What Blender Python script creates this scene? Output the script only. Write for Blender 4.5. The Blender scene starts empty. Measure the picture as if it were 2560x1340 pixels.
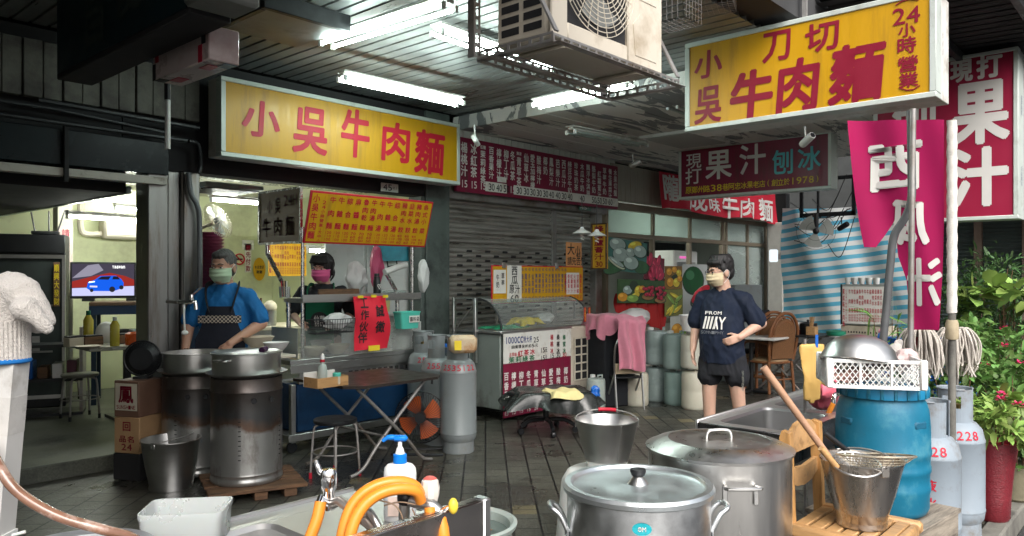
import bpy, math, random
from math import sin, cos, pi, radians as R, sqrt, atan2
from mathutils import Vector, Matrix, Euler
random.seed(7)
S = bpy.context.scene
COL = S.collection
# ------------------------------------------------------------------ camera, sky, sun, exposure
F = 1900.0; HZ = 690.0; A = R(42.0); CH = 1.55       # focal length and horizon of the 2560 px photograph, heading, eye height
cam = bpy.data.objects.new('camera', bpy.data.cameras.new('camera'))
COL.objects.link(cam); S.camera = cam
cam.location = (0, 0, CH); cam.rotation_euler = (R(90), 0, A - R(90))
cam.data.sensor_width = 36; cam.data.lens = F / 2560 * 36
cam.data.shift_y = (HZ - 670) / 2560
cam.data.clip_start = .05; cam.data.clip_end = 500
SUN_EL, SUN_AZ = R(44), R(212)                        # azimuth measured from +Y clockwise: behind the camera, street side
w = bpy.data.worlds.new('World'); S.world = w; w.use_nodes = True
nt = w.node_tree; nt.nodes.clear()
sky = nt.nodes.new('ShaderNodeTexSky'); sky.sky_type = 'NISHITA'; sky.sun_disc = False
sky.sun_elevation = SUN_EL; sky.sun_rotation = SUN_AZ; sky.air_density = 1.0; sky.dust_density = 6.0; sky.ozone_density = 1
hs = nt.nodes.new('ShaderNodeHueSaturation'); hs.inputs['Saturation'].default_value = .35
bg = nt.nodes.new('ShaderNodeBackground'); bg.inputs[1].default_value = .15
wo = nt.nodes.new('ShaderNodeOutputWorld')
nt.links.new(sky.outputs[0], hs.inputs['Color']); nt.links.new(hs.outputs[0], bg.inputs[0]); nt.links.new(bg.outputs[0], wo.inputs[0])
sl = bpy.data.lights.new('sun', 'SUN'); sl.energy = 1.45; sl.angle = R(60); sl.color = (1, .97, .92)
so = bpy.data.objects.new('sun', sl); COL.objects.link(so)
sd = Vector((sin(SUN_AZ) * cos(SUN_EL), cos(SUN_AZ) * cos(SUN_EL), sin(SUN_EL)))
so.rotation_euler = sd.to_track_quat('Z', 'Y').to_euler(); so.location = (0, -5, 12)
S.view_settings.view_transform = 'Standard'; S.view_settings.look = 'None'
S.view_settings.gamma = 1; S.view_settings.exposure = .72
S.cycles.use_denoising = True; S.cycles.max_bounces = 8; S.cycles.transparent_max_bounces = 12
S.cycles.sample_clamp_indirect = 4; S.cycles.caustics_reflective = False; S.cycles.caustics_refractive = False
# ------------------------------------------------------------------ measuring: pixel of the photograph -> point on a known plane
DX, DY, RX, RY = cos(A), sin(A), sin(A), -cos(A)
def dep(px, py, D):
    l = (px - 1280) / F * D
    return (DX * D + RX * l, DY * D + RY * l, CH + (HZ - py) / F * D)
def gp(px, py, z=0.0):
    return dep(px, py, (CH - z) * F / (py - HZ))
def onY(px, py, Y):
    k = (px - 1280) / F
    return dep(px, py, Y / (DY + RY * k))
def onX(px, py, X):
    k = (px - 1280) / F
    return dep(px, py, X / (DX + RX * k))
# ------------------------------------------------------------------ mesh collector
class G:
    def __init__(s): s.v = []; s.f = []; s.M = None
    def add(s, vs, fs):
        b = len(s.v)
        if s.M is not None: vs = [tuple(s.M @ Vector(p)) for p in vs]
        s.v += [tuple(p) for p in vs]; s.f += [tuple(b + i for i in f) for f in fs]
        return s
    def box(s, x0, y0, z0, x1, y1, z1, c=0.0):
        if x0 > x1: x0, x1 = x1, x0
        if y0 > y1: y0, y1 = y1, y0
        if z0 > z1: z0, z1 = z1, z0
        c = min(c, (x1-x0)*.45, (y1-y0)*.45, (z1-z0)*.45)
        if c <= 0:
            return s.add([(x0,y0,z0),(x1,y0,z0),(x1,y1,z0),(x0,y1,z0),(x0,y0,z1),(x1,y0,z1),(x1,y1,z1),(x0,y1,z1)],
                  [(0,3,2,1),(4,5,6,7),(0,1,5,4),(1,2,6,5),(2,3,7,6),(3,0,4,7)])
        v = []; idx = {}
        lo = (x0,y0,z0); hi = (x1,y1,z1)
        for a in (0,1):
            for b in (0,1):
                for d in (0,1):
                    k = (a,b,d)
                    for ax in range(3):
                        p = []
                        for q in range(3):
                            e = (hi if k[q] else lo)[q]
                            if q != ax: e += (-c if k[q] else c)
                            p.append(e)
                        idx[(k,ax)] = len(v); v.append(p)
        f = []
        for ax in range(3):
            o = [q for q in range(3) if q != ax]
            for sd_ in (0,1):
                ks = []
                for (i,j) in ((0,0),(1,0),(1,1),(0,1)):
                    k = [0,0,0]; k[ax] = sd_; k[o[0]] = i; k[o[1]] = j; ks.append(idx[(tuple(k),ax)])
                f.append(ks)
        for ax in range(3):
            o = [q for q in range(3) if q != ax]
            for i in (0,1):
                for j in (0,1):
                    k0 = [0,0,0]; k0[o[0]] = i; k0[o[1]] = j; k1 = list(k0); k1[ax] = 1
                    k0 = tuple(k0); k1 = tuple(k1)
                    f.append([idx[(k0,o[0])], idx[(k1,o[0])], idx[(k1,o[1])], idx[(k0,o[1])]])
        for k in [(a,b,d) for a in (0,1) for b in (0,1) for d in (0,1)]:
            f.append([idx[(k,0)], idx[(k,1)], idx[(k,2)]])
        cx, cy, cz = (x0+x1)/2, (y0+y1)/2, (z0+z1)/2          # orient outward
        g = []
        for q in f:
            p = [Vector(v[i]) for i in q]; n = (p[1]-p[0]).cross(p[2]-p[0]); m = sum(p, Vector())/len(p) - Vector((cx,cy,cz))
            g.append(q if n.dot(m) > 0 else q[::-1])
        return s.add(v, g)
    def lathe(s, prof, c=(0,0,0), n=32, cap0=True, cap1=True, sx=1, sy=1):
        v = []; f = []; m = len(prof)
        for (r, z) in prof:
            for i in range(n):
                a = 2*pi*i/n; v.append((c[0]+r*cos(a)*sx, c[1]+r*sin(a)*sy, c[2]+z))
        for j in range(m-1):
            for i in range(n):
                k = (i+1) % n; f.append((j*n+i, j*n+k, (j+1)*n+k, (j+1)*n+i))
        if cap0: f.append(tuple(range(n-1,-1,-1)))
        if cap1: f.append(tuple((m-1)*n+i for i in range(n)))
        return s.add(v, f)
    def tube(s, pts, r, n=8, cap=True, closed=False, flat=1.0):
        P = [Vector(p) for p in pts]; m = len(P)
        rr = r if isinstance(r, (list, tuple)) else [r]*m
        v = []; f = []; prev = None
        for i in range(m):
            if closed: t = P[(i+1) % m] - P[i-1]
            else: t = P[min(i+1, m-1)] - P[max(i-1, 0)]
            if t.length < 1e-9: t = Vector((0,0,1))
            t.normalize()
            if prev is None:
                u = Vector((0,0,1)) if abs(t.z) < .9 else Vector((1,0,0))
                u = (u - t*u.dot(t)).normalized()
            else:
                u = prev - t*prev.dot(t)
                u = u.normalized() if u.length > 1e-6 else prev
            prev = u; b = t.cross(u)
            for k in range(n):
                a = 2*pi*(k+.5)/n; q = P[i] + (u*cos(a)*flat + b*sin(a))*rr[i]; v.append(tuple(q))
        for i in range(m if closed else m-1):
            for k in range(n):
                l = (k+1) % n; j = (i+1) % m
                f.append((i*n+k, i*n+l, j*n+l, j*n+k))
        if cap and not closed:
            f.append(tuple(range(n-1,-1,-1))); f.append(tuple((m-1)*n+k for k in range(n)))
        return s.add(v, f)
    def ball(s, c, r, nu=16, nv=10, rot=None):
        if not isinstance(r, (tuple, list)): r = (r, r, r)
        v = []; f = []
        Mx = Euler(rot).to_matrix() if rot else None
        def tr(p):
            p = Vector(p)
            if Mx: p = Mx @ p
            return (p.x+c[0], p.y+c[1], p.z+c[2])
        v.append(tr((0,0,-r[2])))
        for j in range(1, nv):
            t = pi*j/nv - pi/2
            for i in range(nu):
                a = 2*pi*i/nu; v.append(tr((r[0]*cos(t)*cos(a), r[1]*cos(t)*sin(a), r[2]*sin(t))))
        v.append(tr((0,0,r[2]))); last = len(v)-1
        for i in range(nu):
            k = (i+1) % nu
            f.append((0, 1+k, 1+i)); f.append((last, 1+(nv-2)*nu+i, 1+(nv-2)*nu+k))
            for j in range(nv-2): f.append((1+j*nu+i, 1+j*nu+k, 1+(j+1)*nu+k, 1+(j+1)*nu+i))
        return s.add(v, f)
    def cap(s, p0, p1, r0, r1, n=12):                       # a closed tapered limb with round ends
        p0 = Vector(p0); p1 = Vector(p1); d = (p1-p0); L = d.length; d.normalize(); pts = []; rr = []
        for t in (-.98, -.75, -.4): pts.append(p0 + d*r0*t); rr.append(r0*sqrt(1-t*t))
        for k in range(5): t = k/4; pts.append(p0 + d*L*t); rr.append(r0+(r1-r0)*t)
        for t in (.4, .75, .98): pts.append(p1 + d*r1*t); rr.append(r1*sqrt(1-t*t))
        return s.tube(pts, rr, n)
    def grid(s, fn, nu, nv, th=0.0):
        P = [[Vector(fn(i/nu, j/nv)) for i in range(nu+1)] for j in range(nv+1)]
        v = [tuple(P[j][i]) for j in range(nv+1) for i in range(nu+1)]
        W = nu+1; f = [(j*W+i, j*W+i+1, (j+1)*W+i+1, (j+1)*W+i) for j in range(nv) for i in range(nu)]
        if th:
            o = len(v); v2 = []
            for j in range(nv+1):
                for i in range(nu+1):
                    a = P[j][min(i+1,nu)] - P[j][max(i-1,0)]; b = P[min(j+1,nv)][i] - P[max(j-1,0)][i]
                    nn = a.cross(b); nn = nn.normalized() if nn.length > 1e-12 else Vector((0,0,1))
                    v2.append(tuple(P[j][i] - nn*th))
            v += v2; f += [tuple(o+k for k in q[::-1]) for q in f]
            ring = [i for i in range(W)] + [j*W+nu for j in range(1,nv+1)] + [nv*W+i for i in range(nu-1,-1,-1)] + [j*W for j in range(nv-1,0,-1)]
            for a in range(len(ring)):
                p, q = ring[a], ring[(a+1) % len(ring)]; f.append((q, p, o+p, o+q))
        return s.add(v, f)
    def prism(s, poly, y0, y1):                             # outline in x,z pushed along y
        n = len(poly); v = [(x,y0,z) for x,z in poly] + [(x,y1,z) for x,z in poly]
        f = [tuple(range(n)), tuple(range(2*n-1, n-1, -1))] + [(i, n+i, n+(i+1) % n, (i+1) % n) for i in range(n)]
        return s.add(v, f)
    def zprism(s, poly, z0, z1):
        n = len(poly); v = [(x,y,z0) for x,y in poly] + [(x,y,z1) for x,y in poly]
        f = [tuple(range(n-1,-1,-1)), tuple(range(n, 2*n))] + [(i, (i+1) % n, n+(i+1) % n, n+i) for i in range(n)]
        return s.add(v, f)
    def bar(s, p0, p1, w_, t_, up=(0,0,1)):                  # rectangular bar between two points
        p0 = Vector(p0); p1 = Vector(p1); d = (p1-p0).normalized(); u = Vector(up)
        if abs(d.dot(u)) > .95: u = Vector((1,0,0))
        a = d.cross(u).normalized()*w_/2; b = a.cross(d).normalized()*t_/2
        v = [p+q for p in (p0,p1) for q in (-a-b, a-b, a+b, -a+b)]
        return s.add(v, [(0,3,2,1),(4,5,6,7),(0,1,5,4),(1,2,6,5),(2,3,7,6),(3,0,4,7)])
def catmull(P, n=6):
    P = [Vector(p) for p in P]; out = []
    for i in range(len(P)-1):
        p0 = P[max(i-1,0)]; p1 = P[i]; p2 = P[i+1]; p3 = P[min(i+2,len(P)-1)]
        for k in range(n):
            t = k/n; out.append(.5*((2*p1)+(p2-p0)*t+(2*p0-5*p1+4*p2-p3)*t*t+(3*p1-p0-3*p2+p3)*t*t*t))
    out.append(P[-1]); return out
def obj(name, g, m, parent=None, ang=38, smooth=True, loc=None):
    me = bpy.data.meshes.new(name); me.from_pydata(g.v, [], g.f); me.update()
    if smooth:
        me.polygons.foreach_set('use_smooth', [True]*len(me.polygons)); me.set_sharp_from_angle(angle=R(ang))
    me.materials.append(m)
    o = bpy.data.objects.new(name, me); COL.objects.link(o)
    if parent is not None: o.parent = parent
    if loc is not None: o.location = loc
    return o
def tag(o, label, cat, group=None):
    o['label'] = label; o['category'] = cat
    if group: o['group'] = group
    return o
def thing(name, label, cat, loc=(0,0,0), rz=0.0, group=None, rx=0.0, ry=0.0):
    o = bpy.data.objects.new(name, None); o.empty_display_size = .1; COL.objects.link(o)
    o.location = loc; o.rotation_euler = (rx, ry, rz)
    return tag(o, label, cat, group)
def struct(name, g, m):
    o = obj(name, g, m, smooth=False); o['kind'] = 'structure'; return o
def dup(root, loc, rz, label, group=None):
    r = root.copy(); COL.objects.link(r); r.location = loc; r.rotation_euler = (0,0,rz); r['label'] = label
    if group: r['group'] = group
    for ch in list(root.children):
        c = ch.copy(); COL.objects.link(c); c.parent = r
        for e in list(ch.children):
            d = e.copy(); COL.objects.link(d); d.parent = c
    return r
# ------------------------------------------------------------------ materials
def _n(nt, t, **k):
    n = nt.nodes.new(t)
    for a, b in k.items():
        if a in n.inputs: n.inputs[a].default_value = b
        else: setattr(n, a, b)
    return n
def mat(name, col, rough=.55, metal=0.0, var=.18, scale=6.0, bump=0.0, bscale=60.0, dirt=None, damt=.4, dscale=2.5,
        stretch=(1,1,1), trans=0.0, alpha=1.0, emit=0.0, ecol=None, spec=.5, rvar=.12, coat=0.0, sss=0.0, ior=1.45, sheen=0.0, translu=0.0):
    m = bpy.data.materials.new(name); m.use_nodes = True; nt = m.node_tree; L = nt.links.new
    b = nt.nodes['Principled BSDF']; tc = _n(nt, 'ShaderNodeTexCoord')
    mp = _n(nt, 'ShaderNodeMapping'); mp.inputs['Scale'].default_value = stretch; L(tc.outputs['Object'], mp.inputs[0])
    no = _n(nt, 'ShaderNodeTexNoise', Scale=scale, Detail=6.0, Roughness=.6); L(mp.outputs[0], no.inputs['Vector'])
    mx = _n(nt, 'ShaderNodeMix', data_type='RGBA'); L(no.outputs[0], mx.inputs[0])
    c = Vector(col[:3])
    mx.inputs[6].default_value = (*[max(0, x*(1-var*1.6)) for x in c], 1); mx.inputs[7].default_value = (*[min(1, x*(1+var*1.6)) for x in c], 1)
    out = mx.outputs[2]
    if dirt is not None:
        n2 = _n(nt, 'ShaderNodeTexNoise', Scale=dscale, Detail=9.0, Roughness=.68); L(mp.outputs[0], n2.inputs['Vector'])
        rp = _n(nt, 'ShaderNodeValToRGB'); L(n2.outputs[0], rp.inputs[0])
        rp.color_ramp.elements[0].position = .62-.3*damt; rp.color_ramp.elements[1].position = .78-.25*damt
        m2 = _n(nt, 'ShaderNodeMix', data_type='RGBA'); L(rp.outputs[0], m2.inputs[0]); L(out, m2.inputs[6]); m2.inputs[7].default_value = (*dirt, 1)
        out = m2.outputs[2]
    L(out, b.inputs['Base Color'])
    if rvar:
        mr = _n(nt, 'ShaderNodeMapRange'); L(no.outputs[0], mr.inputs[0])
        mr.inputs[1].default_value = .25; mr.inputs[2].default_value = .75
        mr.inputs[3].default_value = max(.03, rough-rvar); mr.inputs[4].default_value = min(1, rough+rvar); L(mr.outputs[0], b.inputs['Roughness'])
    else: b.inputs['Roughness'].default_value = rough
    b.inputs['Metallic'].default_value = metal; b.inputs['Transmission Weight'].default_value = trans; b.inputs['Alpha'].default_value = alpha
    b.inputs['Specular IOR Level'].default_value = spec; b.inputs['Coat Weight'].default_value = coat; b.inputs['IOR'].default_value = ior
    if sss:
        b.inputs['Subsurface Weight'].default_value = sss; b.inputs['Subsurface Radius'].default_value = (.02,.008,.005)
    if sheen: b.inputs['Sheen Weight'].default_value = sheen
    if emit:
        b.inputs['Emission Strength'].default_value = emit; b.inputs['Emission Color'].default_value = (*(ecol or col), 1)
    if bump:
        n3 = _n(nt, 'ShaderNodeTexNoise', Scale=bscale, Detail=5.0); L(mp.outputs[0], n3.inputs['Vector'])
        bp = _n(nt, 'ShaderNodeBump', Strength=min(1, bump), Distance=.01); L(n3.outputs[0], bp.inputs['Height']); L(bp.outputs[0], b.inputs['Normal'])
    if translu:
        tr = _n(nt, 'ShaderNodeBsdfTranslucent'); L(out, tr.inputs[0]); ms = _n(nt, 'ShaderNodeMixShader', Fac=translu)
        L(b.outputs[0], ms.inputs[1]); L(tr.outputs[0], ms.inputs[2]); L(ms.outputs[0], nt.nodes['Material Output'].inputs[0])
    return m
def glassmat(name, col=(.9,.95,.93), fac=.12, rough=.05):
    m = bpy.data.materials.new(name); m.use_nodes = True; nt = m.node_tree; L = nt.links.new
    b = nt.nodes['Principled BSDF']; b.inputs['Base Color'].default_value = (*col, 1); b.inputs['Roughness'].default_value = rough
    t = _n(nt, 'ShaderNodeBsdfTransparent'); t.inputs[0].default_value = (*col, 1); ms = _n(nt, 'ShaderNodeMixShader')
    fr = _n(nt, 'ShaderNodeFresnel', IOR=1.5); ad = _n(nt, 'ShaderNodeMath', operation='ADD'); ad.inputs[1].default_value = fac; ad.use_clamp = True
    no = _n(nt, 'ShaderNodeTexNoise', Scale=4.0, Detail=8.0); ml = _n(nt, 'ShaderNodeMath', operation='MULTIPLY'); ml.inputs[1].default_value = fac
    L(no.outputs[0], ml.inputs[0]); a2 = _n(nt, 'ShaderNodeMath', operation='ADD'); L(fr.outputs[0], a2.inputs[0]); L(ml.outputs[0], a2.inputs[1])
    L(a2.outputs[0], ms.inputs[0]); L(t.outputs[0], ms.inputs[1]); L(b.outputs[0], ms.inputs[2]); L(ms.outputs[0], nt.nodes['Material Output'].inputs[0])
    return m
def emitmat(name, col, st):
    m = bpy.data.materials.new(name); m.use_nodes = True; nt = m.node_tree; nt.nodes.clear()
    e = _n(nt, 'ShaderNodeEmission', Strength=st); e.inputs[0].default_value = (*col, 1); o = _n(nt, 'ShaderNodeOutputMaterial'); nt.links.new(e.outputs[0], o.inputs[0])
    return m
GR = (.06,.05,.04); RU = (.10,.045,.02)
MT = dict(
 steel=mat('brushed_steel', (.60,.60,.59), .33, 1, .04, 8, stretch=(1,1,3), dirt=(.48,.47,.45), damt=.3, rvar=.05),
 steelh=mat('worn_steel', (.55,.55,.54), .36, 1, .06, 5, stretch=(1,3,3), dirt=(.38,.37,.35), damt=.35, rvar=.06),
 alu=mat('cast_aluminium', (.74,.76,.77), .38, 1, .10, 12, bump=.05, bscale=90, dirt=(.52,.53,.54), damt=.5, dscale=5),
 chrome=mat('chrome', (.8,.8,.8), .1, 1, .05, rvar=.04),
 galv=mat('galvanised_angle', (.34,.33,.32), .5, .6, .25, 20, dirt=(.16,.12,.09), damt=.5),
 darkmetal=mat('dark_metal', (.035,.037,.04), .45, .5, .3, 15),
 blackpl=mat('black_plastic', (.013,.014,.016), .4, 0, .3),
 grime_and_hole_shade=mat('soot_and_hole_shade', (.02,.02,.022), .8, 0, .5, 5),  # sooty parts, and painted darkness inside slots, holes and doorways
 whitepaint=mat('white_paint', (.70,.69,.66), .45, 0, .06, 6, dirt=(.36,.33,.28), damt=.4, dscale=3.5),
 whitepl=mat('white_plastic', (.78,.79,.77), .35, 0, .05, 8, dirt=(.5,.49,.44), damt=.22, sss=.05),
 cream=mat('cream_enamel', (.66,.60,.50), .4, 0, .06, 5, dirt=(.42,.35,.26), damt=.28),
 concrete=mat('old_concrete', (.17,.165,.145), .85, 0, .28, 9, .25, 40, dirt=(.07,.065,.06), damt=.5, dscale=3),
 wood=mat('pine_wood', (.52,.30,.13), .45, 0, .2, 7, .1, 40, stretch=(1,8,8), dirt=(.25,.13,.05), damt=.35, coat=.15),
 woodz=mat('pine_wood_upright', (.55,.30,.11), .42, 0, .2, 7, .1, 40, stretch=(8,8,1), dirt=(.28,.14,.05), damt=.35, coat=.2),
 oldwood=mat('old_wood', (.16,.085,.045), .75, 0, .35, 8, .3, 50, stretch=(1,6,6), dirt=(.05,.03,.02), damt=.5),
 greywood=mat('weathered_wood', (.30,.26,.21), .8, 0, .3, 8, .3, 50, stretch=(1,8,8), dirt=(.1,.085,.07), damt=.5),
 cardb=mat('cardboard', (.36,.22,.11), .85, 0, .12, 10, dirt=(.2,.11,.05), damt=.3),
 glass=glassmat('clear_glass'), glassd=glassmat('dusty_glass', (.78,.84,.82), .30, .12),
 acryl=glassmat('clear_plastic_film', (.86,.88,.87), .12, .15),
 red=mat('red_paper', (.72,.02,.045), .6, 0, .08, 5), redsat=mat('red_cloth', (.50,.012,.035), .7, 0, .15, 5, .1, 200),
 black_t=mat('black_lettering', (.015,.015,.017), .6, 0, .1), white_t=mat('white_lettering', (.72,.70,.67), .55, 0, .06),
 red_t=mat('red_lettering', (.48,.008,.03), .5, 0, .08), mar_t=mat('maroon_lettering', (.24,.004,.025), .5, 0, .1),
 yel_t=mat('yellow_lettering', (.80,.60,.03), .5, 0, .08), cyan_t=mat('cyan_lettering', (.12,.55,.62), .5, 0, .06),
 blue_t=mat('blue_lettering', (.03,.05,.20), .5, 0, .08), green_t=mat('green_lettering', (.02,.16,.07), .5, 0, .08),
 yellow=mat('yellow_panel', (.58,.31,.006), .38, 0, .06, 3, .04, 300, dirt=(.42,.22,.015), damt=.32, dscale=1.6, stretch=(5,1,.6)),
 maroon=mat('maroon_panel', (.21,.012,.045), .38, 0, .08, 3, dirt=(.12,.03,.04), damt=.35, stretch=(4,1,.6)),
 paper=mat('white_paper', (.72,.71,.67), .7, 0, .05, 5, dirt=(.50,.45,.38), damt=.3, dscale=4),
 skin=mat('skin', (.48,.27,.19), .5, 0, .10, 16, .06, 150, sss=.12),
 skinf=mat('fair_skin', (.58,.36,.27), .5, 0, .08, 16, .04, 150, sss=.12),
 hair=mat('black_hair', (.012,.011,.012), .5, 0, .4, 40, .5, 120, stretch=(1,1,.2)), hairg=mat('grey_hair', (.085,.083,.08), .6, 0, .5, 60, .5, 160),
 navy=mat('navy_cloth', (.004,.010,.028), .85, 0, .2, 9, .7, 11), blackcl=mat('black_cloth', (.011,.012,.016), .9, 0, .25, 9, .7, 11),
 bluecl=mat('bright_blue_cloth', (.008,.13,.36), .85, 0, .12, 7, .7, 11), greencl=mat('green_cloth', (.008,.12,.06), .85, 0, .12, 7, .7, 11),
 pinkcl=mat('pink_towel', (.62,.22,.30), .95, 0, .12, 12, .4, 220, sheen=.3), yelcl=mat('pale_yellow_cloth', (.66,.56,.27), .95, 0, .12, 10, .3, 220),
 glove=mat('knit_glove', (.62,.58,.54), .95, 0, .10, 30, .8, 240, sheen=.3), mop=mat('mop_yarn', (.52,.48,.43), .95, 0, .2, 30, .6, 300),
 tealpl=mat('teal_blue_plastic', (.005,.135,.23), .48, 0, .14, 6, .06, 90, dirt=(.05,.21,.28), damt=.35, dscale=6),
 bluepl=mat('blue_plastic', (.005,.10,.42), .4, 0, .12), mintpl=mat('mint_plastic', (.09,.52,.42), .35, 0, .06), pumpblue=mat('pump_blue', (.006,.19,.68), .3, 0, .05),
 orangeh=mat('orange_hose', (.80,.27,.03), .35, 0, .08, 5, dirt=(.6,.18,.02), damt=.2),
 gasg=mat('grey_gas_paint', (.21,.235,.24), .38, .1, .07, 5, .03, 60, dirt=(.19,.19,.18), damt=.3, dscale=4, coat=.15),
 gasl=mat('pale_gas_paint', (.25,.295,.34), .5, 0, .08, 5, .06, 60, dirt=(.17,.15,.13), damt=.33, dscale=4),
 rust=mat('rust', (.16,.075,.035), .85, 0, .4, 14, .4, 80), milky=mat('milky_plastic', (.42,.48,.45), .35, 0, .1, 5, dirt=(.26,.30,.27), damt=.35, sss=.1),
 wallg=mat('pale_green_wall', (.58,.61,.39), .7, 0, .06, 2, dirt=(.40,.40,.26), damt=.3, dscale=1.2), tile_w=mat('white_tile', (.55,.54,.50), .4, 0, .12, 10),
 sinkbowl=mat('sink_bowl_steel', (.48,.48,.48), .33, 1, .05, 5, rvar=.05),
 rattan=mat('rattan', (.22,.085,.03), .45, 0, .3, 20, .3, 120, coat=.2), bowlw=mat('melamine', (.62,.56,.44), .4, 0, .08), plumpl=mat('plum_plates', (.10,.02,.045), .35, 0, .1),
 planter=mat('red_glazed_pot', (.16,.012,.02), .35, 0, .2, 8, .5, 60, stretch=(1,1,4)), leafA=None)
def LM(n, c):
    m = mat(n, c, .5, 0, .2, 3, 0, translu=.22); nt = m.node_tree; b = nt.nodes['Principled BSDF']; g = _n(nt, 'ShaderNodeNewGeometry'); h = _n(nt, 'ShaderNodeHueSaturation')
    r = _n(nt, 'ShaderNodeMapRange'); r.inputs[3].default_value = .45; r.inputs[4].default_value = 1.6; nt.links.new(g.outputs['Random Per Island'], r.inputs[0]); nt.links.new(r.outputs[0], h.inputs['Value'])
    r2 = _n(nt, 'ShaderNodeMapRange'); r2.inputs[3].default_value = .475; r2.inputs[4].default_value = .515; nt.links.new(g.outputs['Random Per Island'], r2.inputs[0]); nt.links.new(r2.outputs[0], h.inputs['Hue'])
    s = b.inputs['Base Color'].links[0].from_socket; nt.links.new(s, h.inputs['Color']); nt.links.new(h.outputs[0], b.inputs['Base Color']); return m
MT['leafA'] = LM('leaf_mid', (.12,.24,.06)); MT['leafB'] = LM('leaf_pale', (.22,.34,.08)); MT['leafC'] = LM('leaf_dark', (.065,.14,.045))
TUBE = emitmat('lit_tube', (.82,1.0,.93), 28.0); TUBEW = emitmat('lit_tube_warm', (.95,1.0,.88), 120.0)
# ------------------------------------------------------------------ lettering
_gc = {}
def glyph(ch, bold):
    k = ch
    if k not in _gc:
        cu = bpy.data.curves.new('g', 'FONT'); cu.body = ch; cu.size = 1; cu.resolution_u = 3; cu.fill_mode = 'FRONT'
        o = bpy.data.objects.new('g', cu); COL.objects.link(o); dg = bpy.context.evaluated_depsgraph_get()
        me = bpy.data.meshes.new_from_object(o.evaluated_get(dg)); vs = [(v.co.x, v.co.y) for v in me.vertices]; fs = [tuple(p.vertices) for p in me.polygons]
        bpy.data.objects.remove(o); bpy.data.curves.remove(cu); bpy.data.meshes.remove(me)
        if vs:
            x0 = min(v[0] for v in vs); x1 = max(v[0] for v in vs); y0 = min(v[1] for v in vs); y1 = max(v[1] for v in vs)
        else: x0 = y0 = 0; x1 = y1 = .3
        _gc[k] = (vs, fs, x0, x1, y0, y1)
    return _gc[k]
class T:                                                   # flat lettering in the local x,z plane of a board, facing -y
    def __init__(s, y=-.004, bold=.02): s.g = G(); s.y = y; s.b = bold
    def ch(s, c, cx, cz, w_, h_, bold=None, mir=1, skew=0.0, fn=None):
        vs, fs, x0, x1, y0, y1 = glyph(c, s.b if bold is None else bold)
        if not vs: return s
        if c in '一1丁-)(': w_ = min(w_, h_*(x1-x0)/max(y1-y0, .05)) if c in '1)(' else w_
        if c == '一': h_ *= .15
        sx = w_/(x1-x0); sz = h_/(y1-y0); mx, my = (x0+x1)/2, (y0+y1)/2
        bb = s.b if bold is None else bold; e = bb*min(w_, h_)*.9; n = 0 if bb < .012 else 4 if h_ < .12 else 8
        sx = max(sx*.3, (w_-2*e)/(x1-x0)); sz = max(sz*.3, (h_-2*e)/(y1-y0))
        for k in range(n+1):                                 # strokes are thickened by laying shifted copies a hair apart
            ox, oz = (e*cos(2*pi*k/n+.4), e*sin(2*pi*k/n+.4)) if k < n else (0, 0); P = []
            for (x, y) in vs:
                u = (x-mx)*sx*mir+ox; v = (y-my)*sz+oz; u += v*skew; q = (cx+u, s.y-.0001*k, cz+v); P.append(fn(*q) if fn else q)
            s.g.add(P, fs if mir > 0 else [f[::-1] for f in fs])
        return s
    def row(s, t, cx, cz, h_, pitch, wf=.88, **k):
        n = len(t)
        for i, c in enumerate(t): s.ch(c, cx+(i-(n-1)/2)*pitch, cz, pitch*wf, h_, **k)
        return s
    def col(s, t, cx, ztop, w_, pitch, hf=.88, **k):
        for i, c in enumerate(t): s.ch(c, cx, ztop-(i+.5)*pitch, w_, pitch*hf, **k)
        return s
    def build(s, name, m, parent): return obj(name, s.g, m, parent, smooth=False)
def fit_col(t, s, cx, ztop, zbot, w_, gap=.9, **k):
    p = (ztop-zbot)/len(s); t.col(s, cx, ztop, w_, p, gap, **k)
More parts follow.
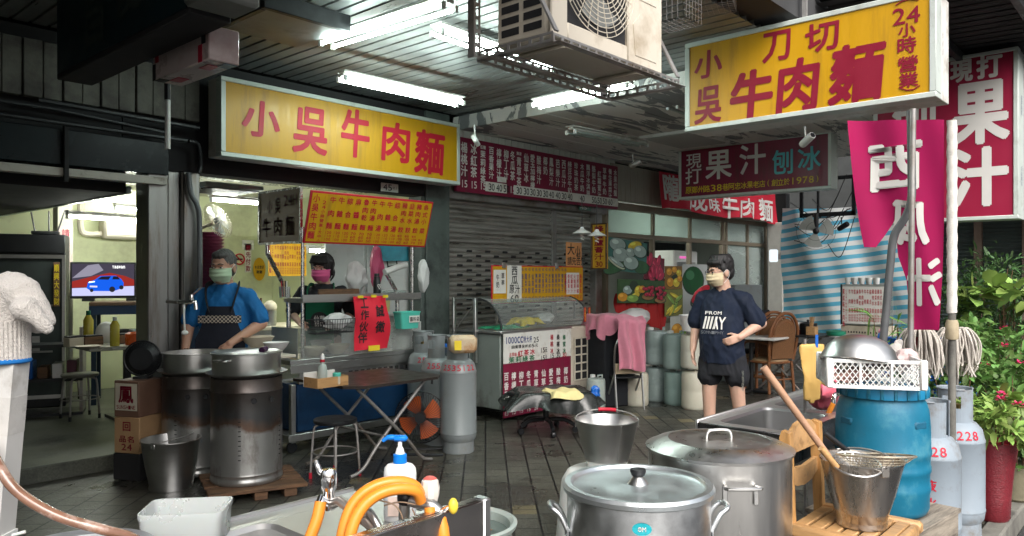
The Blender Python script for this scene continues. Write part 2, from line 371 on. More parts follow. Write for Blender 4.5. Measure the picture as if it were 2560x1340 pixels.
# ------------------------------------------------------------------ ground
def floor_mat():
    m = bpy.data.materials.new('slate_paving'); m.use_nodes = True; nt = m.node_tree; L = nt.links.new; b = nt.nodes['Principled BSDF']
    tc = _n(nt, 'ShaderNodeTexCoord'); mp = _n(nt, 'ShaderNodeMapping'); mp.inputs['Rotation'].default_value = (0, 0, R(-44)); L(tc.outputs['Object'], mp.inputs[0])
    br = _n(nt, 'ShaderNodeTexBrick', Scale=1.0); br.offset = 0.5; br.offset_frequency = 2
    br.inputs['Brick Width'].default_value = .19; br.inputs['Row Height'].default_value = .172; br.inputs['Mortar Size'].default_value = .0062; br.inputs['Mortar Smooth'].default_value = .3
    br.inputs['Bias'].default_value = -.1
    br.inputs['Color1'].default_value = (.070,.070,.060,1); br.inputs['Color2'].default_value = (.098,.097,.083,1); br.inputs['Mortar'].default_value = (.006,.006,.007,1)
    L(mp.outputs[0], br.inputs[0])
    mp2 = _n(nt, 'ShaderNodeMapping'); mp2.inputs['Scale'].default_value = (1/.19, 1/.172, 1); L(mp.outputs[0], mp2.inputs[0])
    fl = _n(nt, 'ShaderNodeVectorMath', operation='FLOOR'); L(mp2.outputs[0], fl.inputs[0]); wn = _n(nt, 'ShaderNodeTexWhiteNoise', noise_dimensions='2D'); L(fl.outputs[0], wn.inputs[0])
    gt = _n(nt, 'ShaderNodeMath', operation='GREATER_THAN'); gt.inputs[1].default_value = .99; L(wn.outputs[0], gt.inputs[0])
    ml = _n(nt, 'ShaderNodeMath', operation='MULTIPLY'); L(gt.outputs[0], ml.inputs[0]); iv = _n(nt, 'ShaderNodeMath', operation='SUBTRACT'); iv.inputs[0].default_value = 1; L(br.outputs['Fac'], iv.inputs[1]); L(iv.outputs[0], ml.inputs[1])
    mx = _n(nt, 'ShaderNodeMix', data_type='RGBA'); L(ml.outputs[0], mx.inputs[0]); L(br.outputs[0], mx.inputs[6]); mx.inputs[7].default_value = (.19,.165,.10,1)
    sx_ = _n(nt, 'ShaderNodeSeparateXYZ'); L(mp.outputs[0], sx_.inputs[0]); pi_ = _n(nt, 'ShaderNodeMath', operation='PINGPONG'); pi_.inputs[1].default_value = .086; L(sx_.outputs[1], pi_.inputs[0])
    lt = _n(nt, 'ShaderNodeMath', operation='LESS_THAN'); lt.inputs[1].default_value = .0068; L(pi_.outputs[0], lt.inputs[0]); mj = _n(nt, 'ShaderNodeMix', data_type='RGBA'); L(lt.outputs[0], mj.inputs[0]); L(mx.outputs[2], mj.inputs[6]); mj.inputs[7].default_value = (.003,.003,.004,1); mx = mj
    no = _n(nt, 'ShaderNodeTexNoise', Scale=1.3, Detail=10.0, Roughness=.7); L(tc.outputs['Object'], no.inputs['Vector'])
    m2 = _n(nt, 'ShaderNodeMix', data_type='RGBA', blend_type='MULTIPLY'); m2.inputs[0].default_value = .75; rp = _n(nt, 'ShaderNodeValToRGB'); L(no.outputs[0], rp.inputs[0])
    rp.color_ramp.elements[0].position = .3; rp.color_ramp.elements[0].color = (.45,.45,.45,1); rp.color_ramp.elements[1].position = .7; rp.color_ramp.elements[1].color = (1.15,1.1,1,1)
    L(mx.outputs[2], m2.inputs[6]); L(rp.outputs[0], m2.inputs[7]); L(m2.outputs[2], b.inputs['Base Color'])
    mr = _n(nt, 'ShaderNodeMapRange'); mr.inputs[1].default_value = .3; mr.inputs[2].default_value = .7; mr.inputs[3].default_value = .28; mr.inputs[4].default_value = .62; L(no.outputs[0], mr.inputs[0]); L(mr.outputs[0], b.inputs['Roughness'])
    nw = _n(nt, 'ShaderNodeTexNoise', Scale=.9, Detail=6.0, Roughness=.6); L(tc.outputs['Object'], nw.inputs['Vector']); rw = _n(nt, 'ShaderNodeValToRGB'); rw.color_ramp.elements[0].position = .50; rw.color_ramp.elements[1].position = .62; L(nw.outputs[0], rw.inputs[0])
    m4 = _n(nt, 'ShaderNodeMix', data_type='RGBA', blend_type='MULTIPLY'); L(rw.outputs[0], m4.inputs[0]); L(m2.outputs[2], m4.inputs[6]); m4.inputs[7].default_value = (.55,.55,.55,1); L(m4.outputs[2], b.inputs['Base Color'])
    mrr = _n(nt, 'ShaderNodeMix', data_type='FLOAT'); L(rw.outputs[0], mrr.inputs[0]); L(mr.outputs[0], mrr.inputs[2]); mrr.inputs[3].default_value = .16; L(mrr.outputs[0], b.inputs['Roughness'])
    n3 = _n(nt, 'ShaderNodeTexNoise', Scale=16.0, Detail=4.0, Distortion=1.5); mp3 = _n(nt, 'ShaderNodeMapping'); mp3.inputs['Scale'].default_value = (1, 2.2, 1); L(mp.outputs[0], mp3.inputs[0]); L(mp3.outputs[0], n3.inputs['Vector'])
    ad = _n(nt, 'ShaderNodeMath', operation='SUBTRACT'); L(n3.outputs[0], ad.inputs[0]); L(br.outputs['Fac'], ad.inputs[1])
    bp = _n(nt, 'ShaderNodeBump', Strength=.55, Distance=.008); L(ad.outputs[0], bp.inputs['Height']); L(bp.outputs[0], b.inputs['Normal'])
    return m
struct('road', G().box(-40,-30,-.3,60,.86,-.13), mat('wet_asphalt', (.045,.046,.048), .45, 0, .35, 30, .5, 120))
struct('pavement', G().box(-40,.99,-.35,60,6.45,0), floor_mat())
struct('kerb', G().box(-40,.865,-.34,60,.985,.003,.012), MT['concrete'])
struct('road_line', G().box(-40,.60,-.13,60,.70,-.126), mat('worn_road_paint', (.55,.55,.54), .7, 0, .25, 12, dirt=(.1,.1,.1), damt=.5))
struct('shop_floor', G().box(.2,6.455,-.3,15,10.6,.12,.01), mat('dark_terrazzo', (.10,.105,.085), .45, 0, .6, 55, .1, 60, dirt=(.04,.04,.038), damt=.35))
# ------------------------------------------------------------------ the arcade building
bl = thing('shop_building', 'dark old arcade building housing the noodle shop and juice shop', 'building', (0,0,0))
cor = G()
for i in range(47):                                         # ribbed metal ceiling over the noodle shop's part of the arcade
    x = .3 + i*.125
    for a, b_, z in ((0,.10,3.42), (.10,.112,3.455), (.112,.125,3.435)):
        cor.add([(x+a,2.45,z),(x+b_,2.45,z),(x+b_,6.4,z),(x+a,6.4,z)], [(0,3,2,1)])
    for a, z0, z1 in ((.10,3.42,3.455),(.112,3.455,3.435),(.125,3.435,3.42)):
        cor.add([(x+a,2.45,z0),(x+a,6.4,z0),(x+a,6.4,z1),(x+a,2.45,z1)], [(0,1,2,3)])
obj('ribbed_ceiling', cor, mat('ribbed_ceiling_metal', (.25,.262,.258), .36, .15, .18, 3, dirt=(.12,.105,.085), damt=.36, dscale=1.6, stretch=(1,.35,1)), bl, smooth=False)
def peel_mat():
    m = mat('peeling_paint', (.74,.72,.69), .75, 0, .08, 4, .3, 30); nt = m.node_tree; L = nt.links.new; b = nt.nodes['Principled BSDF']
    src = b.inputs['Base Color'].links[0].from_socket
    tc = _n(nt, 'ShaderNodeTexCoord'); mp = _n(nt, 'ShaderNodeMapping'); mp.inputs['Scale'].default_value = (.55, 2.6, 1); mp.inputs['Rotation'].default_value = (0,0,R(-8)); L(tc.outputs['Object'], mp.inputs[0])
    no = _n(nt, 'ShaderNodeTexNoise', Scale=1.7, Detail=7.0, Roughness=.62, Distortion=.8); L(mp.outputs[0], no.inputs['Vector'])
    rp = _n(nt, 'ShaderNodeValToRGB'); L(no.outputs[0], rp.inputs[0]); rp.color_ramp.elements[0].position = .545; rp.color_ramp.elements[1].position = .56
    mx = _n(nt, 'ShaderNodeMix', data_type='RGBA'); L(rp.outputs[0], mx.inputs[0]); L(src, mx.inputs[6]); mx.inputs[7].default_value = (.24,.245,.25,1); L(mx.outputs[2], b.inputs['Base Color'])
    bp = _n(nt, 'ShaderNodeBump', Strength=.6, Distance=-.012); L(rp.outputs[0], bp.inputs['Height']); L(bp.outputs[0], b.inputs['Normal'])
    return m
pc = G()
for j in range(20):                                         # boarded concrete: shallow steps between the boards
    y = 2.45 + j*.2
    pc.box(6.13, y, 3.25 - (.004 if j % 2 else 0), 11.2, y+.197, 3.40)
obj('painted_ceiling', pc, peel_mat(), bl, smooth=False)
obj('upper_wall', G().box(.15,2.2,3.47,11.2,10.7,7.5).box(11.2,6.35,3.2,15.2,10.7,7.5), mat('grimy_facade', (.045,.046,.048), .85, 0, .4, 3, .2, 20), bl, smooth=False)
obj('edge_beam', G().box(.15,2.2,3.3,3.3,2.44,3.468,.01).box(6.05,2.2,3.22,11.2,2.44,3.468,.01), mat('edge_beam_concrete', (.11,.11,.108), .85, 0, .4, 5, .3, 30), bl)
obj('light_block_wall', G().box(.05,2.5,0,.25,10.6,3.46), MT['concrete'], bl, smooth=False)  # unseen; its arcade stretch is added to block light from the left
obj('back_wall', G().box(.3,10.3,.12,6.1,10.5,3.4), MT['wallg'], bl, smooth=False)
obj('partition_wall', G().box(6.06,6.62,.12,6.16,10.29,3.2), MT['wallg'], bl, smooth=False)
obj('room_ceiling', G().box(.3,6.62,2.66,6.05,10.29,2.75), mat('pale_room_ceiling', (.60,.60,.50), .6, 0, .05, 3), bl, smooth=False)
rb = G()
for k in range(9): rb.box(3.05, 6.70+k*.16, 2.61, 6.0, 6.80+k*.16, 2.655, .01)
obj('ceiling_slats', rb, mat('glossy_ceiling_strip', (.62,.64,.62), .25, .5, .05), bl)
obj('dark_soffit', G().box(.3,6.62,2.24,2.55,10.28,2.62), MT['grime_and_hole_shade'], bl, smooth=False)
obj('soffit_trim', G().box(2.552,6.62,2.235,2.60,10.28,2.30,.01), mat('dull_aluminium', (.33,.40,.40), .3, .9, .1), bl)
obj('lintel', G().box(2.45,6.42,2.44,6.05,6.6,3.40).box(.3,6.42,2.40,2.44,6.6,3.40), MT['grime_and_hole_shade'], bl, smooth=False)
pl = G()
for i in range(20):
    x = .4 + i*.132
    pl.box(x, 6.30 + .012*(i % 2), 2.86, x+.124, 6.38, 3.28, .006)
obj('concrete_panels', pl, MT['concrete'], bl)
obj('fascia_panel', G().box(.4,6.33,2.385,1.98,6.40,2.655,.005).box(2.01,6.33,2.385,2.78,6.40,2.655,.005), mat('dark_teal_glass', (.006,.013,.016), .3, 0, .3, 3, spec=.25), bl)
obj('fascia_strip', G().box(.4,6.31,2.30,1.985,6.40,2.362,.004).box(2.0,6.31,2.30,2.76,6.40,2.362,.004), mat('grubby_white_strip', (.50,.47,.42), .6, 0, .12, 6, dirt=(.13,.09,.06), damt=.35, dscale=5), bl)
obj('fascia_post', G().box(1.983,6.28,2.26,2.012,6.325,2.70), MT['grime_and_hole_shade'], bl)
pp = G()
pp.tube([(.4,6.27,2.70),(2.9,6.27,2.68)], .018); pp.tube([(.4,6.25,2.79),(1.9,6.25,2.78),(2.75,6.26,2.72)], .014); pp.tube([(1.8,6.26,2.83),(3.0,6.26,2.80)], .02)
pp.tube(catmull([(2.92,6.27,2.68),(3.0,6.27,2.66),(3.02,6.27,2.5),(3.0,6.27,2.42)]), .017)
obj('wall_pipes', pp, MT['darkmetal'], bl)
c1 = G().box(2.62,6.36,.12,2.79,6.6,2.43,.01).box(2.80,6.40,.12,2.90,6.6,2.43,.008).box(2.905,6.34,.0,3.05,6.6,2.43,.01)
obj('steel_column', c1, mat('stained_steel', (.30,.30,.29), .36, .85, .15, 4, stretch=(3,3,.3), dirt=(.17,.13,.10), damt=.4, dscale=3), bl)
obj('green_column', G().box(5.66,6.38,0,6.02,6.62,3.4,.01).box(5.6,6.40,0,5.655,6.62,2.44,.006), mat('grey_green_paint', (.085,.105,.098), .55, 0, .25, 6, dirt=(.03,.035,.035), damt=.4), bl)
bp_ = G().tube(catmull([(2.93,6.30,2.42),(2.95,6.30,2.25),(3.0,6.29,2.15),(3.02,6.29,2.0),(3.02,6.29,1.35)]), .022, 10)
obj('riser_pipe', bp_, mat('grey_pipe', (.13,.14,.15), .45, .2, .2), bl)
# roller shutter of the closed juice counter: curved slats, dark pills laid on them paint the shade of openings
sh = G(); sy = 6.56; p = .058
for k in range(42):
    z = .03 + k*p
    prof = [(.006,0),(-.012,.008),(-.022,.026),(-.015,.045),(0,.053),(.008,.058)]
    for x0, x1 in ((6.06,8.06),(8.16,8.96)):
        v = [(x0,sy+a,z+b_) for a, b_ in prof] + [(x1,sy+a,z+b_) for a, b_ in prof]; n = len(prof)
        sh.add(v, [(i,n+i,n+i+1,i+1) for i in range(n-1)])
rs = obj('roller_shutter', sh, mat('shutter_metal', (.58,.57,.54), .34, .7, .15, 4, stretch=(.4,1,6), dirt=(.17,.14,.11), damt=.4), bl, ang=60)
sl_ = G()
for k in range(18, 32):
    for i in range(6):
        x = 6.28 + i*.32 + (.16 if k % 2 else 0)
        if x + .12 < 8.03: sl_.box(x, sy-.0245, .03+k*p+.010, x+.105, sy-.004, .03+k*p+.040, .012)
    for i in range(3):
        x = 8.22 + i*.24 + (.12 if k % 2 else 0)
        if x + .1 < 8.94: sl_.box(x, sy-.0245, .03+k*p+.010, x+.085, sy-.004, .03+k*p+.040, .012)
obj('vent_slot', sl_, MT['grime_and_hole_shade'], rs)['kind'] = 'stuff'
obj('shutter_rail', G().box(8.06,6.52,0,8.16,6.6,2.47,.006), MT['galv'], rs); obj('shutter_rail', G().box(8.965,6.44,0,9.12,6.6,2.6,.006), MT['galv'], rs); obj('shutter_rail', G().box(6.025,6.50,0,6.06,6.6,2.47), MT['galv'], rs)
obj('shutter_housing', G().box(6.03,6.40,2.45,9.2,6.64,3.24,.01), MT['galv'], rs)
tl = G()
for i in range(27): tl.box(6.10+i*.12, 6.36, 3.0, 6.10+i*.12+.114, 6.398, 3.245, .004)
obj('tile_band', tl, MT['tile_w'], bl)
# glazed front of the juice shop
gf = G()
for z0, z1 in ((2.55,2.66),(2.13,2.20),(.78,.86),(.0,.12)): gf.box(9.25,6.46,z0,14.9,6.54,z1,.006)
for x in (9.25,10.55,11.75,12.95,13.1,14.0,14.84): gf.box(x,6.46 + .001,.121,x+.06,6.539,2.549,.004)
fr = obj('window_frame', gf, mat('old_brown_aluminium', (.27,.225,.17), .45, .3, .15, 6), bl)
ga = G()
for x0, x1 in ((9.32,10.54),(10.62,11.74),(11.82,12.94),(13.17,13.99),(14.07,14.83)): ga.box(x0,6.495,2.205,x1,6.503,2.545)
for x0, x1 in ((13.17,13.99),(14.07,14.83)): ga.box(x0,6.495,.865,x1,6.503,2.125)
obj('pane', ga, MT['glassd'], fr, smooth=False)
obj('counter_wall', G().box(9.25,6.47,.12,12.94,6.53,.775), MT['tile_w'], bl, smooth=False)
obj('juice_shop_walls', G().box(6.2,9.0,.12,15,9.1,3.2).box(6.2,6.65,2.75,15,8.99,2.8).box(15.0,6.4,0,15.15,9.1,3.4), mat('pale_interior', (.50,.52,.50), .7, 0, .1, 2), bl, smooth=False)
obj('boarded_pier', G().box(12.0,6.33,2.62,15.0,6.45,3.2).box(9.2,6.33,2.67,12.0,6.45,3.2), mat('pale_boards', (.36,.33,.28), .7, 0, .15, 5, stretch=(9,1,.5), dirt=(.18,.15,.12), damt=.3), bl, smooth=False)
obj('end_post', G().box(14.95,6.1,0,15.15,6.32,3.2), MT['blackpl'], bl); obj('corner_pier', G().box(14.55,6.0,0,14.80,6.30,2.6,.01), MT['tile_w'], bl)
# far building across the lane
fb = thing('far_building', 'grey building with roller shutters beyond the red banner', 'building', (17.5,0,0))
obj('wall', G().box(.06,-12,0,.6,3.2,2.9).box(-.02,-12,2.9,.6,9.5,8.5).box(.06,3.2,0,.6,9.5,2.9), mat('dim_far_wall', (.085,.09,.09), .8, 0, .3, 2), fb, smooth=False)
for y0, y1, zb in ((2.5,3.15,.1),(1.35,2.35,1.35),(3.3,4.6,.1)):
    g = G()
    for k in range(int((2.75-zb)/.075)):
        z = zb+k*.075; g.add([(0,y0,z),(0,y1,z),(-.03,y1,z+.05),(-.03,y0,z+.05),(0,y0,z+.074),(0,y1,z+.074)], [(0,3,2,1),(3,4,5,2)][:1] + [(0,1,2,3),(3,2,5,4)])
    obj('shutter', g, mat('grey_green_shutter', (.20,.25,.24), .5, .3, .1), fb, smooth=False)
obj('pillar', G().box(-.1,2.36,0,.05,2.49,2.9).box(-.1,1.2,0,.05,1.33,2.9).box(-.12,3.16,0,.05,3.29,2.9), mat('pinkish_pillar', (.34,.25,.20), .7, 0, .2), fb)
obj('doorway', G().box(.03,-.6,.0,.058,1.15,2.3), MT['grime_and_hole_shade'], fb, smooth=False); obj('door_frame', G().box(-.03,-.7,2.3,.03,1.2,2.42).box(-.03,.2,0,.03,.26,2.3), MT['wood'], fb)
obj('awning', G().box(-2.6,-12,2.95,-.03,4.2,3.06), mat('rusty_awning', (.15,.15,.155), .6, .3, .3, 3), fb, smooth=False)
obj('roof_beam', G().box(-4.4,-11,4.9,-3.9,6,5.3).box(-6.0,-11,4.25,-5.8,6,4.45).box(-6.2,1.2,4.45,-.1,1.5,4.8), mat('grey_beam', (.11,.115,.12), .7, 0, .3, 3), fb, smooth=False)
# ------------------------------------------------------------------ ribbed awning
ca = G()
for i in range(30): x = 5.95+i*.15; ca.add([(x,.9,3.62),(x+.12,.9,3.62),(x+.12,2.19,3.66),(x,2.19,3.66),(x+.15,.9,3.655),(x+.15,2.19,3.695)], [(0,3,2,1),(1,2,5,4)])
cn = thing('street_awning', 'dark ribbed metal awning along the street edge above the big yellow sign', 'awning', (0,0,0)); obj('sheet', ca.box(5.95,.9,3.7,10.5,2.19,3.72), MT['grime_and_hole_shade'], cn, smooth=False)
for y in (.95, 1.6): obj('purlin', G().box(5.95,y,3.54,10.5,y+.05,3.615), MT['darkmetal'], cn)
sa = thing('left_shade_sheet', 'unseen dark sheet added over the far left pavement to shade it', 'awning', (0,0,0)); obj('sheet', G().box(-5,.5,3.5,2.1,2.19,3.55), MT['grime_and_hole_shade'], sa, smooth=False); obj('beam', G().box(-5,.5,3.42,2.1,.56,3.498), MT['darkmetal'], sa)  # unseen sheet added to keep sky light off the left paving
# ------------------------------------------------------------------ lamps of the place
def lamp_fixture(label, p0, p1, tubes=2, m=TUBE, lit=True, group='ceiling tube lamps', w_=.12):
    p0 = Vector(p0); p1 = Vector(p1); d = p1-p0; Ln = d.length; c = (p0+p1)/2
    t = thing('tube_lamp', label, 'lamp', tuple(c), atan2(d.y, d.x), group); h = Ln/2
    t.rotation_euler.y = -math.asin(max(-1, min(1, d.z/Ln)))
    obj('reflector', G().prism([(-h,.03),(h,.03),(h,.045),(-h,.045)], -w_/2, w_/2).box(-h,-.035,.0,h,.035,.029,.008), MT['whitepaint'], t, smooth=False)
    ys = (-.055, .055) if tubes == 2 else (0,)
    for y in ys:
        obj('tube', G().tube([(-h+.03,y,-.022),(h-.03,y,-.022)], .0135, 10), m if lit else MT['milky'], t)
        for a in (-h, h-.028): obj('tube_holder', G().box(a,y-.014,-.045,a+.028,y+.014,.0,.003), MT['whitepl'], t)
    return t
lamp_fixture('lit twin tube lamp running away over the ceiling, left of the hanging steel bar', (3.30,4.85,3.30), (3.36,3.55,3.30))
lamp_fixture('lit twin tube lamp partly behind the vertical slotted steel bar', (3.68,4.05,3.32), (4.95,4.05,3.30))
lamp_fixture('lit twin tube lamp just above the long yellow noodle sign', (3.71,5.24,3.20), (5.03,5.18,3.20))
lamp_fixture('lit twin tube lamp at the edge of the peeling white ceiling', (5.50,4.66,3.18), (5.46,3.55,3.18))
lamp_fixture('unlit twin tube fitting on the peeling white ceiling', onY(1425,325,4.9), onY(1610,360,4.9), lit=False, group=None)
lamp_fixture('unlit twin tube fitting beside the right yellow sign, on the peeling white ceiling', onY(1680,262,3.9), onY(1760,290,3.9), lit=False, group=None)
lamp_fixture('lit single tube above the television in the back room', onY(165,536,8.9), onY(368,549,8.9), 1, TUBEW, group='room tube lamps')
lamp_fixture('lit single tube higher and farther back, right of the television tube', onY(285,516,9.9), onY(420,527,9.9), 1, TUBEW, group='room tube lamps')
lamp_fixture('lit single tube above the cook in the kitchen', onY(525,494,7.7), onY(668,506,7.7), 1, TUBEW, group='room tube lamps')
lamp_fixture('lit tube at head height behind the woman, under the yellow menu board', onY(768,622,7.7), onY(918,632,7.7), 1, TUBEW, group='room tube lamps')
lamp_fixture('lit single tube deep in the dim juice shop', (10.0,7.9,2.55), (11.2,7.9,2.55), 1, TUBEW, group='room tube lamps')
# ------------------------------------------------------------------ signs and boards
class Board:
    """a flat board in a plane Y=const (facing the street) or X=const (facing up the arcade); local x runs right, z up"""
    def __init__(s, name, label, cat, kind, const, tl, br, group=None, zs=None):
        s.k = kind; s.c = const; f = onY if kind == 'Y' else onX; s.f = f
        a = f(*tl, const); b = f(*br, const)
        s.z0 = b[2]; s.h = a[2]-b[2]
        if kind == 'Y': s.u0 = a[0]; s.w = b[0]-a[0]; loc = (a[0], const, s.z0); rz = 0
        else: s.u0 = a[1]; s.w = a[1]-b[1]; loc = (const, a[1], s.z0); rz = R(-90)
        s.root = thing(name, label, cat, loc, rz, group)
    def uv(s, px, py):
        p = s.f(px, py, s.c)
        return (p[0]-s.u0 if s.k == 'Y' else s.u0-p[1], p[2]-s.z0)
    def body(s, name, m, th=.1, frame=None, fm=None, face=None, fname='face'):
        obj(name, G().box(0,.002,0,s.w,th,s.h,.004), m, s.root)
        if frame:
            w, h = s.w, s.h; f = frame
            for q in ((0,0,w,f),(0,h-f,w,h),(0,f+.001,f,h-f-.001),(w-f,f+.001,w,h-f-.001)):
                obj('frame', G().box(q[0]-.004,-.014,q[1]-(.004 if q[1] == 0 else 0),q[2]+.004,th*.35,q[3]+(.004 if q[3] == h else 0),.004), fm, s.root)
            if face: obj(fname, G().box(f-.001,-.002,f-.001,w-f+.001,.0,h-f+.001), face, s.root, smooth=False)
        return s
    def at(s, t, c, px, py, wpx, hpx, **k):
        a = s.uv(px-wpx/2, py); b = s.uv(px+wpx/2, py); z0 = s.uv(px, py+hpx/2)[1]; z1 = s.uv(px, py-hpx/2)[1]
        t.ch(c, (a[0]+b[0])/2, (z0+z1)/2, b[0]-a[0], z1-z0, **k)
FR = mat('pale_green_white_frame', (.60,.66,.62), .4, .1, .06, 5, dirt=(.35,.36,.33), damt=.3)
# long yellow sign over the noodle shop
b = Board('shop_sign', 'long yellow light box sign with five red brushed characters above the kitchen opening', 'sign', 'Y', 6.05, (552,190), (1148,462))
b.body('box', MT['whitepaint'], .22, .035, FR, MT['yellow'], 'yellow_face')
t = T(-.006, .035)
for c, x, y, w_, h_ in (('小',652,298,96,92),('吳',776,327,88,118),('牛',888,334,72,122),('肉',989,356,70,100),('麵',1073,381,74,110)): b.at(t, c, x, y, w_, h_, skew=.06)
t.build('red_lettering', MT['red_t'], b.root)
# projecting yellow sign at the street edge
b = Board('shop_sign', 'big yellow projecting light box sign with maroon lettering, nearest the street', 'sign', 'X', 5.5, (1715,112), (2340,240))
b.body('box', MT['whitepaint'], .34, .032, FR, MT['yellow'], 'yellow_face')
t = T(-.006, .03)
for c, x, y, w_, h_ in (('刀',1942,116,72,76),('切',2056,92,86,74)): b.at(t, c, x, y, w_, h_)
t.b = .045
for c, x, y, w_, h_ in (('牛',1880,236,108,124),('肉',1996,214,104,138),('麵',2143,182,138,150)): b.at(t, c, x, y, w_, h_, skew=.08)
t.b = .03
for c, x, y, w_, h_ in (('小',1772,160,70,70),('吳',1772,262,68,92)): b.at(t, c, x, y, w_, h_, skew=.05)
for c, x, y, w_, h_ in (('2',2248,42,32,42),('4',2284,37,34,42),('小',2268,75,44,34),('時',2268,113,48,42),('營',2270,160,52,40),('業',2272,200,50,38)): b.at(t, c, x, y, w_, h_)
P = lambda *q: [(*[b.uv(*a)[0]], -.006, b.uv(*a)[1]) for a in q]
t.g.tube(P((2240,14),(2255,4),(2275,-2),(2297,0)), .005, 4); t.g.tube(P((2250,220),(2268,226),(2285,224),(2300,214)), .005, 4)
t.build('maroon_lettering', MT['mar_t'], b.root)
t = T(0, .0); sf = lambda x, y, z: (b.w+.006, .17+x*1, z)
for i in range(3): t.ch('營'[0], 0, b.h*.62-.055*i, .035, .04, fn=sf)
t.build('side_lettering', mat('faded_grey_print', (.45,.46,.47), .6), b.root)
for x in (.12, .9, 1.7): obj('hanging_bar', G().box(x,.1,b.h+.003,x+.03,.13,b.h+.35), MT['galv'], b.root)
# long maroon drinks board above the shutter
b = Board('drinks_board', 'long maroon board listing drinks in pale columns above the roller shutter', 'sign', 'Y', 6.3, (1142,340), (1545,524))
b.body('panel', MT['maroon'], .05)
drinks = '楊桃汁,冰紅茶,茉莉綠茶,百香果汁,檸檬汁,柳丁汁,冬瓜茶,青草茶,仙草冰,愛玉加檸檬,酸梅汁,椰奶,鳳梨汁,芭樂汁,西瓜汁,綠豆沙牛奶,珍珠奶茶,木瓜牛奶,飄浮冰淇淋,酪梨牛奶,紅蘿蔔汁,草莓牛奶,養生果菜汁,水果切盤'.split(',')
prices = '15,15,15,30,40,50,15,30,30,30,30,30,40,40,30,40,,40,,50,50,50,60,'.split(',')
pw = MT['white_t']; t = T(-.003, .03); tb = T(-.0075, .018); W, H = b.w, b.h
xs = [b.uv(x, 430)[0] for x in (1160,1184,1207,1228,1247,1265,1281,1297,1315,1331,1347,1363,1378,1394,1409,1424,1440,1455,1470,1484,1498,1511,1525,1538)]
for i, d in enumerate(drinks):
    x = xs[i]; n = len(d); pt = .135 if i < 2 else (.125 if n == 3 else (.12 if n == 2 else .098 if n == 4 else .088))
    top = H-.05-(.06 if i in (2,7,20) else 0); t.col(d, x, top, .105 if i < 2 else .088, pt, .93)
    if i == 2: t.row('低糖', x, H-.075, .045, .05)
    if i == 7: t.row('薄荷', x, H-.075, .045, .05)
    if prices[i]: (tb if (2 < i < 6 or i > 6) else t).row(prices[i], x, .095, .085, .055)
t.build('pale_lettering', pw, b.root)
for a, c in ((1213,1266),(1284,1545)):
    u0 = b.uv(a,470)[0]; u1 = min(W-.01, b.uv(c,500)[0]); obj('price_strip', G().box(u0,-.006,.04,u1,-.001,.155), MT['paper'], b.root, smooth=False)
tb.build('black_lettering', MT['black_t'], b.root)
obj('price_strip', G().box(b.uv(1243,455)[0],-.006,.17,b.uv(1265,455)[0],-.001,.235), MT['paper'], b.root, smooth=False)
# small maroon juice sign
b = Board('juice_sign', 'small maroon hanging sign with white and cyan lettering below the big yellow sign', 'sign', 'X', 9.2, (1698,374), (2078,470))
b.body('box', FR, .22, .03, FR, MT['maroon'], 'maroon_face')
t = T(-.006, .012); tc = T(-.006, .022); ty = T(-.006, .012)
for c, x, y, w_, h_ in (('現',1735,403,38,36),('打',1734,440,40,40)): b.at(t, c, x, y, w_, h_)
t.b = .022
for c, x, y, w_, h_ in (('果',1797,412,66,72),('汁',1882,398,66,76)): b.at(t, c, x, y, w_, h_)
b.at(tc, '刨', 1957, 405, 52, 62); b.at(tc, '冰', 2024, 396, 58, 60)
s_ = '原鄭州路38巷阿忠冰果老店(創立於1978)'
for i, c in enumerate(s_): k = i/(len(s_)-1); b.at(ty, c, 1722+k*322, 476-k*29, 12 if c in '38197()' else 15, 17)
t.build('white_lettering', MT['white_t'], b.root); tc.build('cyan_lettering', MT['cyan_t'], b.root); ty.build('yellow_lettering', MT['yel_t'], b.root)
# tall red juice sign at the right edge
b = Board('juice_sign', 'tall red light box sign with rounded white lettering at the right edge', 'sign', 'X', 8.0, (2185,262), (2545,545))
b.h = onX(2540,118,8.0)[2]-b.z0
b.body('box', FR, .32, .03, FR, mat('bright_maroon_panel', (.33,.012,.05), .4, 0, .06, 3), 'red_face')
t = T(-.006, .05)
for c, x, y, w_, h_ in (('現',2404,178,58,56),('打',2474,165,66,60),('果',2452,282,148,158),('汁',2448,442,150,150)): b.at(t, c, x, y, w_, h_)
t.b = .03; b.at(t, '刨', 2285, 300, 110, 118)
t.build('white_lettering', MT['white_t'], b.root)
t = T(0, .0)
for i in range(8): t.ch('電'if i < 4 else '話', 0, b.h*(.72-.03*i if i < 4 else .3-.03*(i-4)), .05, .04, fn=lambda x, y, z: (b.w+.006, .16+x, z))
t.build('side_lettering', MT['blue_t'], b.root)
